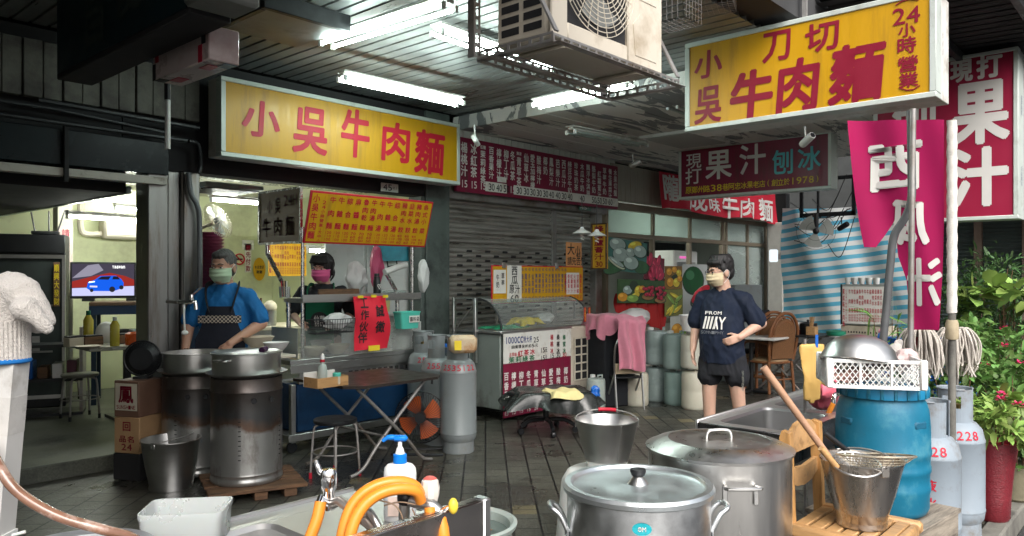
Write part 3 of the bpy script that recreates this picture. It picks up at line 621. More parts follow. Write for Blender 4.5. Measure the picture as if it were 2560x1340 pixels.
# red banner over the glass front
def cloth_x(X0, X1, Y, zt, zb, amp):
    return lambda u, v: (X0+(X1-X0)*u, Y - .02 - amp*(.5+.5*sin(u*37+2*sin(u*9)))*(1-v)**1.5, zb+(zt-zb)*v + .03*sin(u*11)*(1-v))
a0 = onY(1645,425,6.2); a1 = onY(1935,555,6.2)
bn = thing('cloth_banner', 'long red cloth banner with white noodle shop lettering over the glass front', 'banner', (a0[0],6.2,a1[2]-.02)); bw = a1[0]-a0[0]; bh = a0[2]-a1[2]
cf = cloth_x(0, bw, 0, bh, 0, .10); obj('cloth', G().grid(cf, 90, 14, .002), MT['redsat'], bn, ang=80)
t = T(0, .028); fz = lambda x, y, z: (x, cf(x/bw, max(0,min(1,z/bh)))[1]-.006, z)
for c, xp, yp, wp, hp in (('隴',1671,470,40,66),('成',1738,502,44,52),('味',1776,514,24,36),('牛',1818,516,38,62),('肉',1865,522,34,52),('麵',1909,526,38,58)):
    p0 = onY(xp-wp/2,yp,6.2); p1 = onY(xp+wp/2,yp,6.2); zc = onY(xp,yp,6.2)[2]; hh = onY(xp,yp-hp/2,6.2)[2]-onY(xp,yp+hp/2,6.2)[2]
    t.ch(c, (p0[0]+p1[0])/2-a0[0], zc-a1[2]+.02, p1[0]-p0[0], hh, fn=fz, skew=.05)
t.build('white_lettering', MT['white_t'], bn)
# small upright aloe sign
b = Board('aloe_sign', 'narrow upright yellow sign for aloe juice hanging right of the shutter', 'sign', 'X', 7.9, (1479,560), (1517,672))
b.body('panel', mat('ochre_panel', (.62,.36,.03), .45, 0, .08, 4), .03, .012, MT['oldwood'])
t = T(-.004, .03); t.col('蜂蜜蘆薈汁', b.w/2, b.h-.02, b.w*.62, b.h*.155, .9); t.row('30', b.w/2, .06, .07, .06); t.build('maroon_lettering', MT['mar_t'], b.root)
# small orange card
b = Board('orange_card', 'orange handwritten card standing up behind the yellow juice menu', 'card', 'Y', 5.95, (1415,605), (1454,672))
obj('card', G().box(0,0,0,b.w,.004,b.h), mat('orange_card', (.72,.34,.14), .8, 0, .06), b.root, smooth=False)
t = T(-.003, .015); t.ch('大', .1, b.h*.74, .15, .15).ch('小', .24, b.h*.68, .12, .13).ch('特', b.w-.07, b.h*.5, .09, .09)
for i, c in enumerate('請先告知'): t.ch(c, .07+i*.095, .1, .09, .11)
t.build('black_lettering', MT['black_t'], b.root)
# house number plates
for kx, (p0, p1, lab) in enumerate((((953,456),(996,482),'dark house number plate under the long yellow sign'),((1448,511),(1478,527),'small house number plate under the maroon drinks board'))):
    b = Board('number_plate', lab, 'house number', 'Y', 6.30 if kx == 0 else 6.37, p0, p1, 'house number plates')
    obj('plate', G().box(0,0,0,b.w,.01,b.h,.003), mat('pale_green_plate', (.42,.46,.42) if kx == 0 else (.10,.22,.17), .5), b.root)
    t = T(-.003, .02); t.row('45', b.w*.36, b.h*.5, b.h*.75, b.w*.27); t.row('之1', b.w*.8, b.h*.5, b.h*.3, b.w*.15); t.build('lettering', MT['black_t'] if kx == 0 else MT['white_t'], b.root)
# dark hanging sign at the top left
h = thing('hanging_sign', 'unlit dark teal sign box hanging in shadow at the top left', 'sign', (1.55,5.05,2.72), R(-90))
obj('box', G().box(0,.002,0,1.72,.2,.70,.006), MT['grime_and_hole_shade'], h); obj('face', G().box(.02,-.003,.03,1.70,0,.69), mat('dark_teal_panel', (.008,.026,.034), .4, 0, .3), h, smooth=False)
t = T(-.006, .03); t.ch('昌', .62, .28, .26, .42).ch('慶', 1.08, .36, .30, .44).ch('木', 1.45, .42, .28, .40); t.build('faded_lettering', mat('faded_lettering', (.035,.05,.045), .6), h)
obj('end_block', G().box(1.725,-.03,.02,1.95,.22,.9,.015), mat('grey_end_block', (.22,.23,.22), .7, 0, .2, 10, dirt=(.1,.1,.09), damt=.4), h)
# small chequered light box
h = thing('lamp_box', 'small white light box with red, black and blue chequered corners below the dark sign', 'light box', (1.75,4.18,2.60), R(-90))
wm = mat('milky_lamp_box', (.60,.50,.50), .3, 0, .06, 4, dirt=(.48,.34,.34), damt=.3)
obj('box', G().box(0,0,0,.63,.16,.17,.006), wm, h)
RED = mat('red_check', (.42,.012,.04), .4); BLU = mat('blue_grey_check', (.05,.13,.19), .4)
cks = [(.0,.085,.03,.17,'w'),(.035,.09,.07,.17,RED),(0,.0,.035,.085,MT['black_t']),(.52,.085,.56,.17,'w'),(.56,.085,.60,.172,MT['black_t']),(.525,.0,.565,.085,RED)]
for x0,z0,x1,z1,m in cks:
    if m != 'w': obj('check', G().box(x0,-.003,z0,x1,-.0005,z1), m, h, smooth=False)
for x0,y0,x1,y1,m in ((.02,.0,.09,.05,MT['black_t']),(.09,.05,.19,.11,RED),(.44,.04,.54,.1,RED),(.53,.09,.62,.15,BLU)): obj('check', G().box(x0,y0,-.003,x1,y1,-.0005), m, h, smooth=False)
dd = G().tube([(.2,.2,-.3+.0),(.2,.2,.8)], .018); 
pw_ = thing('hanging_pipe', 'thin grey pipe hanging down past the chequered light box', 'pipe', onY(419,372,5.0)); obj('pipe', G().tube([(0,0,0),(0,0,.32)], .017), MT['whitepl'], pw_); obj('upper_pipe', G().tube([(0,0,.32),(0,0,1.15)], .02), MT['darkmetal'], pw_)
h = thing('ceiling_panel', 'square grey panel with dark rims hung under the ribbed ceiling', 'panel', (2.6,4.5,3.30)); obj('sheet', G().box(.03,.03,0,.62,.62,.02), mat('dull_sheet', (.20,.215,.215), .45, 0, .3, 4, dirt=(.1,.1,.1), damt=.4), h); obj('rim', G().box(-.02,-.02,-.01,.66,.025,.11,.005).box(-.02,.03,-.01,.025,.66,.11,.005), MT['darkmetal'], h)
h = thing('ceiling_hatch', 'pale access hatch let into the peeling white ceiling', 'hatch', (7.9,4.35,3.20)); obj('panel', G().box(0,0,.0,.9,.62,.03,.006), mat('hatch_grey', (.40,.40,.39), .6, 0, .08, 4), h); obj('frame', G().box(-.04,-.04,.01,.94,-.003,.044).box(-.04,.623,.01,.94,.66,.044).box(-.04,-.003,.01,-.003,.623,.044).box(.903,-.003,.01,.94,.623,.044), MT['whitepaint'], h)
# ------------------------------------------------------------------ the banner flag at the street
X_ = 4.9; tp = onX(2380,292,X_); bt = onX(2378,835,X_)
fp = thing('flag_pole', 'thick white rope wrapped pole carrying the crimson flag', 'pole', (X_,tp[1],.0))
obj('pole', G().tube([(0,0,.0),(0,0,.85),(0,0,tp[2]-.02)], .02, 12), MT['concrete'], fp)
cu = G(); rp = []
for i in range(260): a = i*.3; z = bt[2]+.12+(tp[2]-bt[2]-.14)*i/259; rp.append((.0016*cos(a), .0016*sin(a), z))
cu.tube(rp, .027, 10); obj('wrapping', cu, mat('white_wrapping', (.66,.63,.58), .9, 0, .1, 30, .5, 150), fp, ang=60)
obj('collar', G().lathe([(.03,.0),(.034,.01),(.034,.09),(.028,.11)], (0,0,bt[2]-.03), 14), mat('taped_collar', (.40,.33,.22), .7, 0, .3, 20), fp)
kY = lambda px, py: (lambda p: (tp[1]-p[1], p[2]))(onX(px, py, X_))
fl = thing('cloth_flag', 'crimson swallow tail flag with mirrored white watermelon juice lettering', 'flag', (X_,tp[1],0), R(-90))
def side(u, v):
    # the cloth is a strip between its inner edge on the pole (u=1) and its free edge (u=0), v from bottom to top
    py = 825-(825-300)*v
    xl = 2265 + (2115-2265)*max(0, (v-.0))**1.15 if v < .4 else None
    return py
G1 = G(); rows = []
ed = [(300,2115,2347),(340,2119,2350),(420,2128,2352),(500,2138,2353),(560,2148,2354),(600,2156,2355),(616,2160,2355)]
def wob(x, z): return .035*sin(x*7+z*2.1)*min(1, abs(x)*3) + .012*sin(x*23+z*5)
def pan(rows_, n=16):
    v = []; f = []
    for (py, xa, xb) in rows_:
        for i in range(n+1):
            x, z = kY(xa+(xb-xa)*i/n, py); v.append((x, wob(x,z), z))
    for j in range(len(rows_)-1):
        for i in range(n): k = j*(n+1)+i; f.append((k, k+1, k+n+2, k+n+1))
    return v, f
def dense(rows_, q=5):
    o = []
    for a, c in zip(rows_, rows_[1:]):
        for k in range(q): t_ = k/q; o.append(tuple(a[i]+(c[i]-a[i])*t_ for i in range(3)))
    return o + [rows_[-1]]
CR = mat('crimson_flag', (.50,.008,.115), .75, 0, .08, 4, .12, 260, translu=.3)
G1.add(*pan(dense([(300,2115,2362),(340,2119,2362),(420,2128,2361),(500,2138,2360),(530,2143,2360)])))
G1.add(*pan(dense([(530,2143,2245),(560,2148,2225),(590,2154,2206),(618,2160,2188)]), 8))
G1.add(*pan(dense([(530,2246,2360),(560,2240,2359),(600,2236,2358),(640,2240,2357),(700,2262,2355),(760,2267,2352),(825,2272,2349)]), 10))
obj('cloth', G1, CR, fl, ang=80)
t = T(0, .05); fz = lambda x, y, z: (x, wob(x,z)-.006, z)
for c, x, y, w_, h_ in (('西',2236,416,142,122),('瓜',2270,555,110,118),('汁',2310,705,92,122)):
    xa, za = kY(x-w_/2, y); xb, zb = kY(x+w_/2, y); z1 = kY(x, y-h_/2)[1]; z0 = kY(x, y+h_/2)[1]
    t.ch(c, (xa+xb)/2, (z0+z1)/2, xb-xa, z1-z0, mir=-1, fn=fz)
t.build('white_lettering', MT['white_t'], fl)
def pole(label, pts, X, r, m, cat='pole'):
    P = [onX(x, y, X) for x, y in pts]; o = thing('thin_pole', label, cat, (X, P[0][1], 0), 0, 'thin metal poles')
    obj('tube', G().tube(catmull([(p[0]-X, p[1]-P[0][1], p[2]) for p in P], 5), r, 10), m, o); return o
pole('straight dark steel pole in front of the crimson flag', [(2276,1005),(2276,890),(2280,500),(2283,272)], 4.55, .016, MT['galv'])
p_ = pole('bent grey conduit leaning past the left of the crimson flag', [(2202,905),(2214,790),(2226,660),(2235,590),(2262,545),(2278,500),(2279,420),(2277,275)], 4.62, .022, mat('grey_conduit', (.13,.135,.14), .5, .3, .2, 12))
# ------------------------------------------------------------------ outdoor air conditioner on its bracket
ac = thing('air_conditioner', 'cream outdoor air conditioner unit hung from the arcade edge', 'air conditioner', (2.40,1.95,2.53))
obj('casing', G().box(0,.012,0,.86,.31,.66,.02), MT['cream'], ac)
fr_ = G(); fr_.box(0,-.004,0,.11,.01,.66,.006).box(.56,-.004,0,.86,.01,.66,.006).box(.111,-.004,0,.559,.01,.08,.006).box(.111,-.004,.60,.559,.01,.66,.006); obj('front_panel', fr_, MT['cream'], ac)
obj('fan_recess', G().box(.112,.010,.081,.558,.0118,.599), MT['grime_and_hole_shade'], ac, smooth=False)
gr = G(); cx, cz = .335, .36
for k in range(1, 15): gr.tube([(cx+.0205*k*cos(a*pi/20), -.004-.012*(1-(k/14)**2), cz+.0205*k*sin(a*pi/20)) for a in range(40)], .0022, 4, closed=True)
for k in range(24):
    a = k*pi/12; gr.tube([(cx+.03*cos(a),-.016,cz+.03*sin(a)),(cx+.16*cos(a+.12),-.012,cz+.16*sin(a+.12)),(cx+.285*cos(a+.22),-.003,cz+.285*sin(a+.22))], .0022, 4)
gr.ball((cx,-.016,cz),(.04,.008,.04),16,8); obj('fan_grille', gr, MT['cream'], ac)
bl_ = G()
for k in range(3):
    a = k*2*pi/3; bl_.grid(lambda u,v: (cx+(.05+.19*u)*cos(a+v*1.3*(.6+.4*u)), .004+.006*v, cz+(.05+.19*u)*sin(a+v*1.3*(.6+.4*u))), 5, 5)
obj('fan_blades', bl_, mat('grey_fan_blade', (.25,.26,.25), .5), ac)
for z in (.30,.03): obj('badge', G().prism([(.62,z+.02),(.80,z+.02),(.83,z+.06),(.83,z+.22),(.66,z+.22),(.60,z+.16)], -.007, -.0041), MT['cream'], ac)
vg = G()
for r_ in range(12):
    for c_ in range(2): vg.box(-.003,.045+c_*.125,.04+r_*.05,-.0005,.045+c_*.125+.10,.04+r_*.05+.032,.012)
obj('side_vents', vg, MT['grime_and_hole_shade'], ac, smooth=False)
obj('base_rail', G().box(.12,.02,-.018,.18,.30,-.002,.003), MT['cream'], ac); obj('base_rail', G().box(.68,.02,-.018,.74,.30,-.002,.003), MT['cream'], ac)
def slotted(g, p0, p1, w_=.038, up=(0,0,1)):
    p0 = Vector(p0); p1 = Vector(p1); d = p1-p0; L_ = d.length; d.normalize(); u = Vector(up); s_ = d.cross(u).normalized()
    for off in (-w_/2+.005, w_/2-.005): g.bar(p0+u*off, p1+u*off, .004, .010, up=u)
    n = max(2, int(L_/.055))
    for i in range(n+1): q = p0+d*(L_*i/n); g.bar(q-d*.008 if i else q, q+d*.008 if i < n else q, .0036, w_-.012, up=u)
    g.bar(p0-u*w_/2+s_*.018, p1-u*w_/2+s_*.018, .036, .003, up=u)
bk = thing('hanging_bracket', 'rusty slotted angle iron bracket under the cream air conditioner', 'bracket', (2.33,1.88,2.49))
for nm, p0, p1 in (('rail',(0,0,0),(.98,0,0)),('rail',(0,.42,0),(.98,.42,0)),('rail',(0,.30,-.01),(.80,.30,-.01)),('end_bar',(0,0,.006),(0,.42,.006)),('end_bar',(.98,0,.006),(.98,.42,.006))):
    g = G(); slotted(g, p0, p1); obj(nm, g, MT['galv'], bk, smooth=False)
for p0, p1 in (((0,.42,0),(0,.42,.80)),((.98,.42,0),(.98,.42,.80))):
    g = G(); slotted(g, p0, p1, up=(1,0,0)); obj('upright', g, MT['galv'], bk, smooth=False)
obj('brace', G().bar((.02,.0,.03),(-.02,.40,.82),.03,.008), MT['galv'], bk); obj('brace', G().bar((.97,.0,.03),(.98,.40,.82),.03,.008), MT['galv'], bk)
# wire cages hanging over the lane
for i, (px, py, D, lab) in enumerate(((1690,62,4.6,'grey wire cage hanging left of the big yellow sign'),(1795,22,5.2,'dim wire cage half hidden above the big yellow sign'))):
    o = thing('wire_cage', lab, 'cage', dep(px,py,D), R(20*i), 'wire cages'); g = G(); s_ = .11
    for k in range(7):
        q = -s_+2*s_*k/6
        for z in (0,.04,.08,.12,.16,.20,.24,.28,.32): g.tube([(-s_,-s_,z),(s_,-s_,z)] if k == 0 else [(-s_,-s_,z),(-s_,s_,z)], .002, 4) if k < 2 else None
        g.tube([(q,-s_,0),(q,-s_,.36)], .002, 4); g.tube([(-s_,q,0),(-s_,q,.36)], .002, 4); g.tube([(q,-s_,0),(q,s_,0)], .002, 4); g.tube([(-s_,q,0),(s_,q,0)], .002, 4)
    obj('wire', g, MT['galv'], o)
# cameras and clip lamps
def cctv(label, px, py, D, rz, m, sc=1.0):
    o = thing('security_camera', label, 'camera', dep(px,py,D), rz, 'small security cameras and floodlights')
    obj('housing', G().lathe([(.0,-.075),(.030,-.075),(.034,-.06),(.034,.06),(.03,.075)], (0,0,0), 16), m, o).rotation_euler = (R(65),0,0)
    obj('lens', G().lathe([(.0,.0765),(.024,.0765),(.02,.073)], (0,0,0), 14), MT['blackpl'], o).rotation_euler = (R(65),0,0)
    obj('stem', G().tube([(0,.02,.02),(0,.03,.12)], .008), m, o); return o
cctv('white security camera under the big yellow sign', 2018,350,6.6,R(-30),MT['whitepl'])
cctv('small black security camera beside the dark fan before the striped tarp', 2108,566,9.6,R(-20),MT['blackpl'])
cctv('grey floodlight on the ceiling at the right end of the maroon drinks board', 1588,410,9.0,R(20),MT['galv'])
o = thing('floodlight', 'pale square floodlight at the left end of the maroon drinks board', 'lamp', dep(1188,352,7.6), R(30)); obj('head', G().box(-.06,-.03,-.045,.06,.02,.045,.01), MT['whitepl'], o).rotation_euler = (R(-30),R(15),0); obj('stem', G().tube([(0,0,.03),(0,.01,.16)], .008), MT['whitepl'], o)
for px, py, lab in ((1455,584,'white cone lamp with a spiral bulb hanging before the shutter'),(1492,590,'white cone lamp hanging in front of the aloe sign')):
    o = thing('pendant_lamp', lab, 'lamp', dep(px,py,8.6), 0, 'cone lamps'); obj('shade', G().lathe([(.11,0),(.10,.012),(.03,.05),(.02,.075),(.0,.078)], (0,0,0), 20, cap0=False, cap1=False), MT['whitepl'], o)
    obj('bulb', G().tube([(.02*cos(k*.8),.02*sin(k*.8),.03-k*.0045) for k in range(24)], .006, 6), MT['whitepl'], o); obj('cord', G().tube([(0,0,.078),(0,0,.40)], .004, 5), MT['blackpl'], o)
# ------------------------------------------------------------------ the noodle stall in the kitchen opening
ST = thing('food_stall', 'steel noodle stall with blue lower panel and a yellow menu board on posts', 'food stall', (3.60,5.85,0))
W_ = 1.58; SM = MT['steelh']; SV = mat('stall_tube', (.58,.58,.57), .25, 1, .1, 20)
obj('counter_top', G().box(0,-.03,.775,W_,.45,.82,.006).box(0,-.034,.70,W_,-.026,.7745,.002), SM, ST)
sk = G().box(.1,-.012,.60,W_-.02,-.004,.698)
obj('skirt', sk, SM, ST)
for i in range(13): obj('skirt_hole', G().box(.62+i*.068,-.0145,.63,.62+i*.068+.045,-.0125,.672,.014), MT['grime_and_hole_shade'], ST, smooth=False)
obj('lower_panel', G().box(.10,.02,.17,W_-.05,.43,.598,.01), mat('deep_blue_panel', (.004,.038,.11), .5, 0, .25, 4, dirt=(.004,.02,.05), damt=.4), ST)
obj('bottom_shelf', G().box(.0,-.005,.10,W_,.43,.165,.006), SM, ST)
for x in (.03, W_-.07):
    for y in (0., .38): obj('leg', G().box(x,y,.09,x+.045,y+.045,.60,.004), SM, ST)
for x in (.05, W_-.05):
    for y in (.03, .40):
        c = obj('caster', G().lathe([(.0,-.015),(.045,-.015),(.05,-.008),(.05,.008),(.045,.015),(0,.015)], (0,0,0), 18, sx=1), MT['blackpl'], ST, loc=(x,y,.05)); c.rotation_euler = (R(90),0,0)
for x in (.14, 1.40): obj('post', G().tube([(x,-.0,.82),(x,-.0,1.98)], .016, 10), SV, ST)
for x in (.16, 1.42): obj('bent_post', G().tube(catmull([(x,.26,.82),(x,.26,1.30),(x,.30,1.42),(x,.58,1.72),(x,.62,1.80),(x,.62,2.25)],5), .021, 10), SV, ST)
obj('shelf', G().box(.10,-.06,1.315,1.46,.24,1.355,.004).box(.10,-.07,1.33,1.46,-.061,1.385), SM, ST)
ag = G().box(.10,-.02,.825,1.50,-.012,1.09).box(.08,-.01,.825,.088,.42,1.09).box(1.5,-.01,.825,1.508,.42,1.09); obj('splash_guard', ag, MT['acryl'], ST, smooth=False)
obj('side_plate', G().box(1.25,.1,.825,1.499,.40,1.15,.004), SM, ST)
# side sign of brushed steel
sg = obj('side_sign', G().box(.125,.02,1.86,.135,.70,2.32), mat('tan_steel_sign', (.15,.10,.045), .6, .0, .12, 3, stretch=(1,1,14)), ST); obj('side_sign_frame', G().box(.118,.0,1.85,.142,.02,2.33).box(.118,.70,1.85,.142,.72,2.33).box(.118,.02,2.32,.142,.70,2.34).box(.118,.02,1.84,.142,.70,1.86), SV, ST)
t = T(0, .02); sf = lambda x, y, z: (.1225-.00002*abs(y), .72-x, z)
t.b = .02; t.ch('小',.20,2.19,.09,.11,fn=sf).ch('吳',.34,2.19,.09,.14,fn=sf).row('24H',.55,2.23,.10,.075,fn=sf).ch('牛',.14,2.0,.13,.18,fn=sf).ch('肉',.34,2.0,.13,.17,fn=sf).ch('麵',.54,2.0,.14,.18,fn=sf)
t.build('side_lettering', mat('bronze_lettering', (.13,.03,.035), .4, .2, .1), ST)
# the yellow menu board
mb = obj('menu_board', G().box(0,0,0,1.42,.02,.47,.004), MT['red_t'], ST, loc=(.125,-.03,1.84)); mb.rotation_euler = (R(16),0,R(0)); 
obj('menu_face', G().box(.018,-.003,.018,1.402,-.0005,.452), MT['yellow'], mb, smooth=False)
menu = [('牛肉麵','120','110','100'),('牛雜麵','120','110','100'),('綜合麵','120','110','100'),('麻醬麵','70','60','50'),('魯肉乾麵','70','60','50'),('牛肉湯麵','70','60','50'),('牛肉湯','120','110','100'),('牛雜湯','120','110','100'),('綜合湯','120','110','100'),('豬肉水餃','每份','10個','60'),('韭菜水餃','每份','10個','60'),('豬肉湯餃','每份','10個','70'),('各式小菜','','每份','25')]
def menu_text(t, td, w, h, x0, dx, shop='小吳牛肉麵'):
    t.col(shop, w*.045, h*.95, w*.05, h*.175, .86); td.col('(24小時營業)', w*.105, h*.93, w*.028, h*.088, .8); td.col('大中小', w*.105, h*.27, w*.026, h*.085, .8)
    for i, m_ in enumerate(menu):
        x = x0+dx*i; n = len(m_[0]); top = h*.93; p = (h*.64)/n
        if n == 3:
            for k, z in enumerate((.86,.60,.36)): t.ch(m_[0][k], x, h*z, dx*.72, h*.13)
        else:
            for k, z in enumerate((.87,.71,.56,.36)): t.ch(m_[0][k], x, h*z, dx*.70, h*.12)
        for k in range(3):
            s_ = m_[k+1]
            if s_: td.row(s_, x, h*(.225-.068*k), h*.052, dx*.27 if len(s_) == 3 else dx*.33)
t = T(-.005, .028); td = T(-.005, .02); menu_text(t, td, 1.42, .47, 1.42*.165, 1.42*.0645); t.g.add(td.g.v, td.g.f)
t.build('menu_lettering', MT['red_t'], mb)
# things standing on, hanging from and lying on the stall
def on(x, y, z): return (3.60+x, 5.85+y, z)
rp = thing('paper_notice', 'bright red paper notice with black brushed characters taped to the stall shelf', 'notice', on(.62,-.10,.86))
obj('paper', G().grid(lambda u,v: (.40*u+.015*sin(v*5), .02*sin(v*6+u*2)+.012*sin(u*7), .50*v), 16, 16, .0015), MT['red'], rp, ang=80)
t = T(0, .03); fz = lambda x,y,z: (x, .02*sin(z/.5*6+x/.4*2)+.012*sin(x/.4*7)-.004, z)
for c, x, z, s_ in (('誠',.28,.36,.105),('徵',.28,.21,.11),('工',.11,.44,.09),('作',.11,.33,.09),('伙',.11,.22,.09),('伴',.11,.115,.10)): t.ch(c, x, z, s_, s_*1.05, fn=fz)
t.build('black_lettering', MT['black_t'], rp)
for x, z in ((.05,.485),(.2,.49),(.34,.485),(.2,-.01)): obj('tape', G().box(x-.06 if z < 0 else x-.03,-.03,z,x+.07 if z < 0 else x+.03,-.024,z+(.05 if z < 0 else .025)), MT['yel_t'], rp, smooth=False)
def wire_basket(name, label, loc, w, d, h, m, rz=0):
    o = thing(name, label, 'basket', loc, rz); g = G()
    for z in (0,h*.33,h*.66,h): k = .9+.1*z/h; g.tube([(-w/2*k,-d/2*k,z),(w/2*k,-d/2*k,z),(w/2*k,d/2*k,z),(-w/2*k,d/2*k,z)], .004 if z in (0,h) else .0022, 5, closed=True)
    for i in range(17):
        x = -w/2+w*i/16
        for y in (-d/2,d/2): g.tube([(x*.9,y*.9,0),(x,y,h)], .0022, 4)
    for i in range(8):
        y = -d/2+d*i/7; g.tube([(-w/2*.9,y*.9,0),(-w/2,y,h)], .0022, 4); g.tube([(w/2*.9,y*.9,0),(w/2,y,h)], .0022, 4); g.tube([(-w/2*.9,y*.9,0),(w/2*.9,y*.9,0)], .0022, 4)
    obj('wire', g, m, o); return o
wire_basket('wire_basket', 'black wire basket hooked on the stall guard, holding white plastic bags', on(.36,-.11,1.045), .44, .13, .12, MT['blackpl'])
def blob(name, label, cat, loc, r, m, seed=1, amp=.25, n=28, group=None):
    o = thing(name, label, cat, loc, 0, group); rnd = random.Random(seed); ph = [rnd.uniform(0,6) for _ in range(8)]
    def f(u, v):
        a = 2*pi*u; t = pi*(v-.5); k = 1+amp*(.5*sin(3*a+ph[0]+2*t)+.4*sin(5*a-3*t+ph[1])+.35*sin(9*a+4*t+ph[2])*cos(t)+.3*sin(7*t+ph[3]+a)); return (r[0]*k*cos(t)*cos(a), r[1]*k*cos(t)*sin(a), r[2]*(1+amp*.5*sin(2*a+ph[4])*cos(t))*sin(t)+r[2])
    obj('bag' if 'bag' in name else 'body', G().grid(f, n, n//2), m, o, ang=50); return o
BAG = mat('thin_white_bag', (.66,.66,.66), .35, 0, .08, 6, .15, 30, alpha=.8)
blob('plastic_bag', 'crumpled white plastic bag lying in the black wire basket', 'bag', on(.42,-.11,1.07), (.13,.05,.075), BAG, 3, .3)
blob('plastic_bag', 'white plastic bag hanging at the right end of the stall shelf', 'bag', on(1.50,-.05,1.38), (.06,.05,.17), BAG, 5, .22, group='bags hanging round the stall')
blob('plastic_bag', 'white plastic bag hanging behind the black bottle on the stall', 'bag', on(1.02,.42,1.38), (.11,.07,.16), BAG, 9, .3, group='bags hanging round the stall')
blob('plastic_bag', 'pink plastic bag hanging behind the bent stall post', 'bag', on(1.30,.45,1.42), (.07,.05,.22), mat('pink_bag', (.62,.10,.22), .4, 0, .12, 8, .2, 30, alpha=.85), 11, .25, group='bags hanging round the stall')
mbk = thing('plastic_basket', 'mint green plastic basket hanging at the right end of the stall', 'basket', on(1.22,-.13,1.04)); mg = G()
prof = [(.80,0),(.96,.15),(1.0,.152),(1.0,.165),(.965,.165)]
def rr(k, z, w=.13, d=.07, n=8, r_=.025):
    o = []
    for cx_, cy_, a0_ in ((w-r_,d-r_,0),(-w+r_,d-r_,90),(-w+r_,-d+r_,180),(w-r_,-d+r_,270)):
        for i in range(n//2+1): a = R(a0_+90*i/(n//2)); o.append(((cx_+r_*cos(a))*k,(cy_+r_*sin(a))*k,z))
    return o
def loft(g, rings, cap0=True, cap1=False):
    n = len(rings[0]); v = [p for r_ in rings for p in r_]; f = [(j*n+i, j*n+(i+1) % n, (j+1)*n+(i+1) % n, (j+1)*n+i) for j in range(len(rings)-1) for i in range(n)]
    if cap0: f.append(tuple(range(n-1,-1,-1)))
    if cap1: f.append(tuple((len(rings)-1)*n+i for i in range(n)))
    return g.add(v, f)
obj('tub', loft(mg, [rr(*q) for q in prof] + [rr(.93,.16), rr(.78,.006)], True, True), MT['mintpl'], mbk); obj('tag', G().box(-.03,-.0735,.06,.10,-.0705,.125), MT['paper'], mbk, smooth=False)
t = T(-.076, .02); t.row('醬料袋', .035, .092, .045, .04); t.build('tag_lettering', MT['black_t'], mbk)
def bowl(label, loc, r, h, m, group=None, name='bowl'):
    o = thing(name, label, 'bowl', loc, 0, group); obj('shell', G().lathe([(r*.45,0),(r*.5,.008),(r*.8,h*.5),(r,h),(r*1.03,h+.004),(r*.97,h),(r*.77,h*.5),(r*.4,.014)], (0,0,0), 28), m, o); return o
BW = MT['bowlw']
bowl('beige bowl behind the stall guard, left of the steel ladle bowl', on(.32,.12,.822), .12, .08, BW, 'bowls on the stall'); bowl('beige bowl right behind the red notice', on(.60,.14,.822), .12, .085, BW, 'bowls on the stall'); bowl('upturned looking round steel bowl on the stall counter', on(.50,.26,.85), .10, .09, MT['steel'])
bt_ = thing('bottle', 'black bottle with a white heart mark on the stall shelf', 'bottle', on(1.02,.08,1.355)); obj('body', G().lathe([(.034,0),(.036,.01),(.036,.15),(.030,.165),(.03,.19)], (0,0,0), 18), MT['blackpl'], bt_); obj('cap', G().lathe([(.026,.191),(.026,.215),(.022,.22)], (0,0,0), 16), MT['darkmetal'], bt_)
t = T(-.0375, .02); t.ch('♡', 0, .09, .045, .05).row('かにき', 0, .095, .014, .012); t.build('mark', MT['white_t'], bt_)
tr_ = thing('plastic_tray', 'clear plastic boxes lying flat on the right end of the stall shelf', 'tray', on(1.2,.08,1.356)); obj('box', G().box(-.1,-.08,0,.16,.1,.03,.008).box(-.08,-.07,.031,.14,.1,.055,.008), MT['acryl'], tr_)
br_ = thing('wood_board', 'dark wooden board standing on the stall shelf before the woman', 'board', on(.60,.2,1.358)); obj('board', G().box(-.16,0,0,.30,.02,.07,.004), MT['oldwood'], br_)
cj = thing('utensil_jar', 'clear jar of pens and sticks standing on the left of the stall shelf', 'jar', on(.06,.16,1.356)); obj('jar', G().lathe([(.045,0),(.05,.1),(.047,.1),(.042,.006)], (0,0,0), 18), MT['acryl'], cj)
for i in range(5): obj('stick', G().tube([(-.02+.01*i,0,.01),(-.045+.02*i,.01*(i-2),.15)], .005, 6), [MT['red_t'],MT['black_t'],MT['wood'],MT['blackpl'],MT['whitepl']][i], cj)
rl = thing('paper_roll', 'white roll of film hanging by the right stall post', 'roll', on(1.33,.2,1.62)); obj('roll', G().tube([(-.12,0,-.03),(.16,.0,.05)], .032, 14), MT['whitepl'], rl)
st_ = thing('tissue_stack', 'white box of napkins on the stall counter at the right', 'box', on(1.32,.0,.822)); obj('box', G().box(-.04,0,0,.05,.1,.13,.006), MT['milky'], st_)
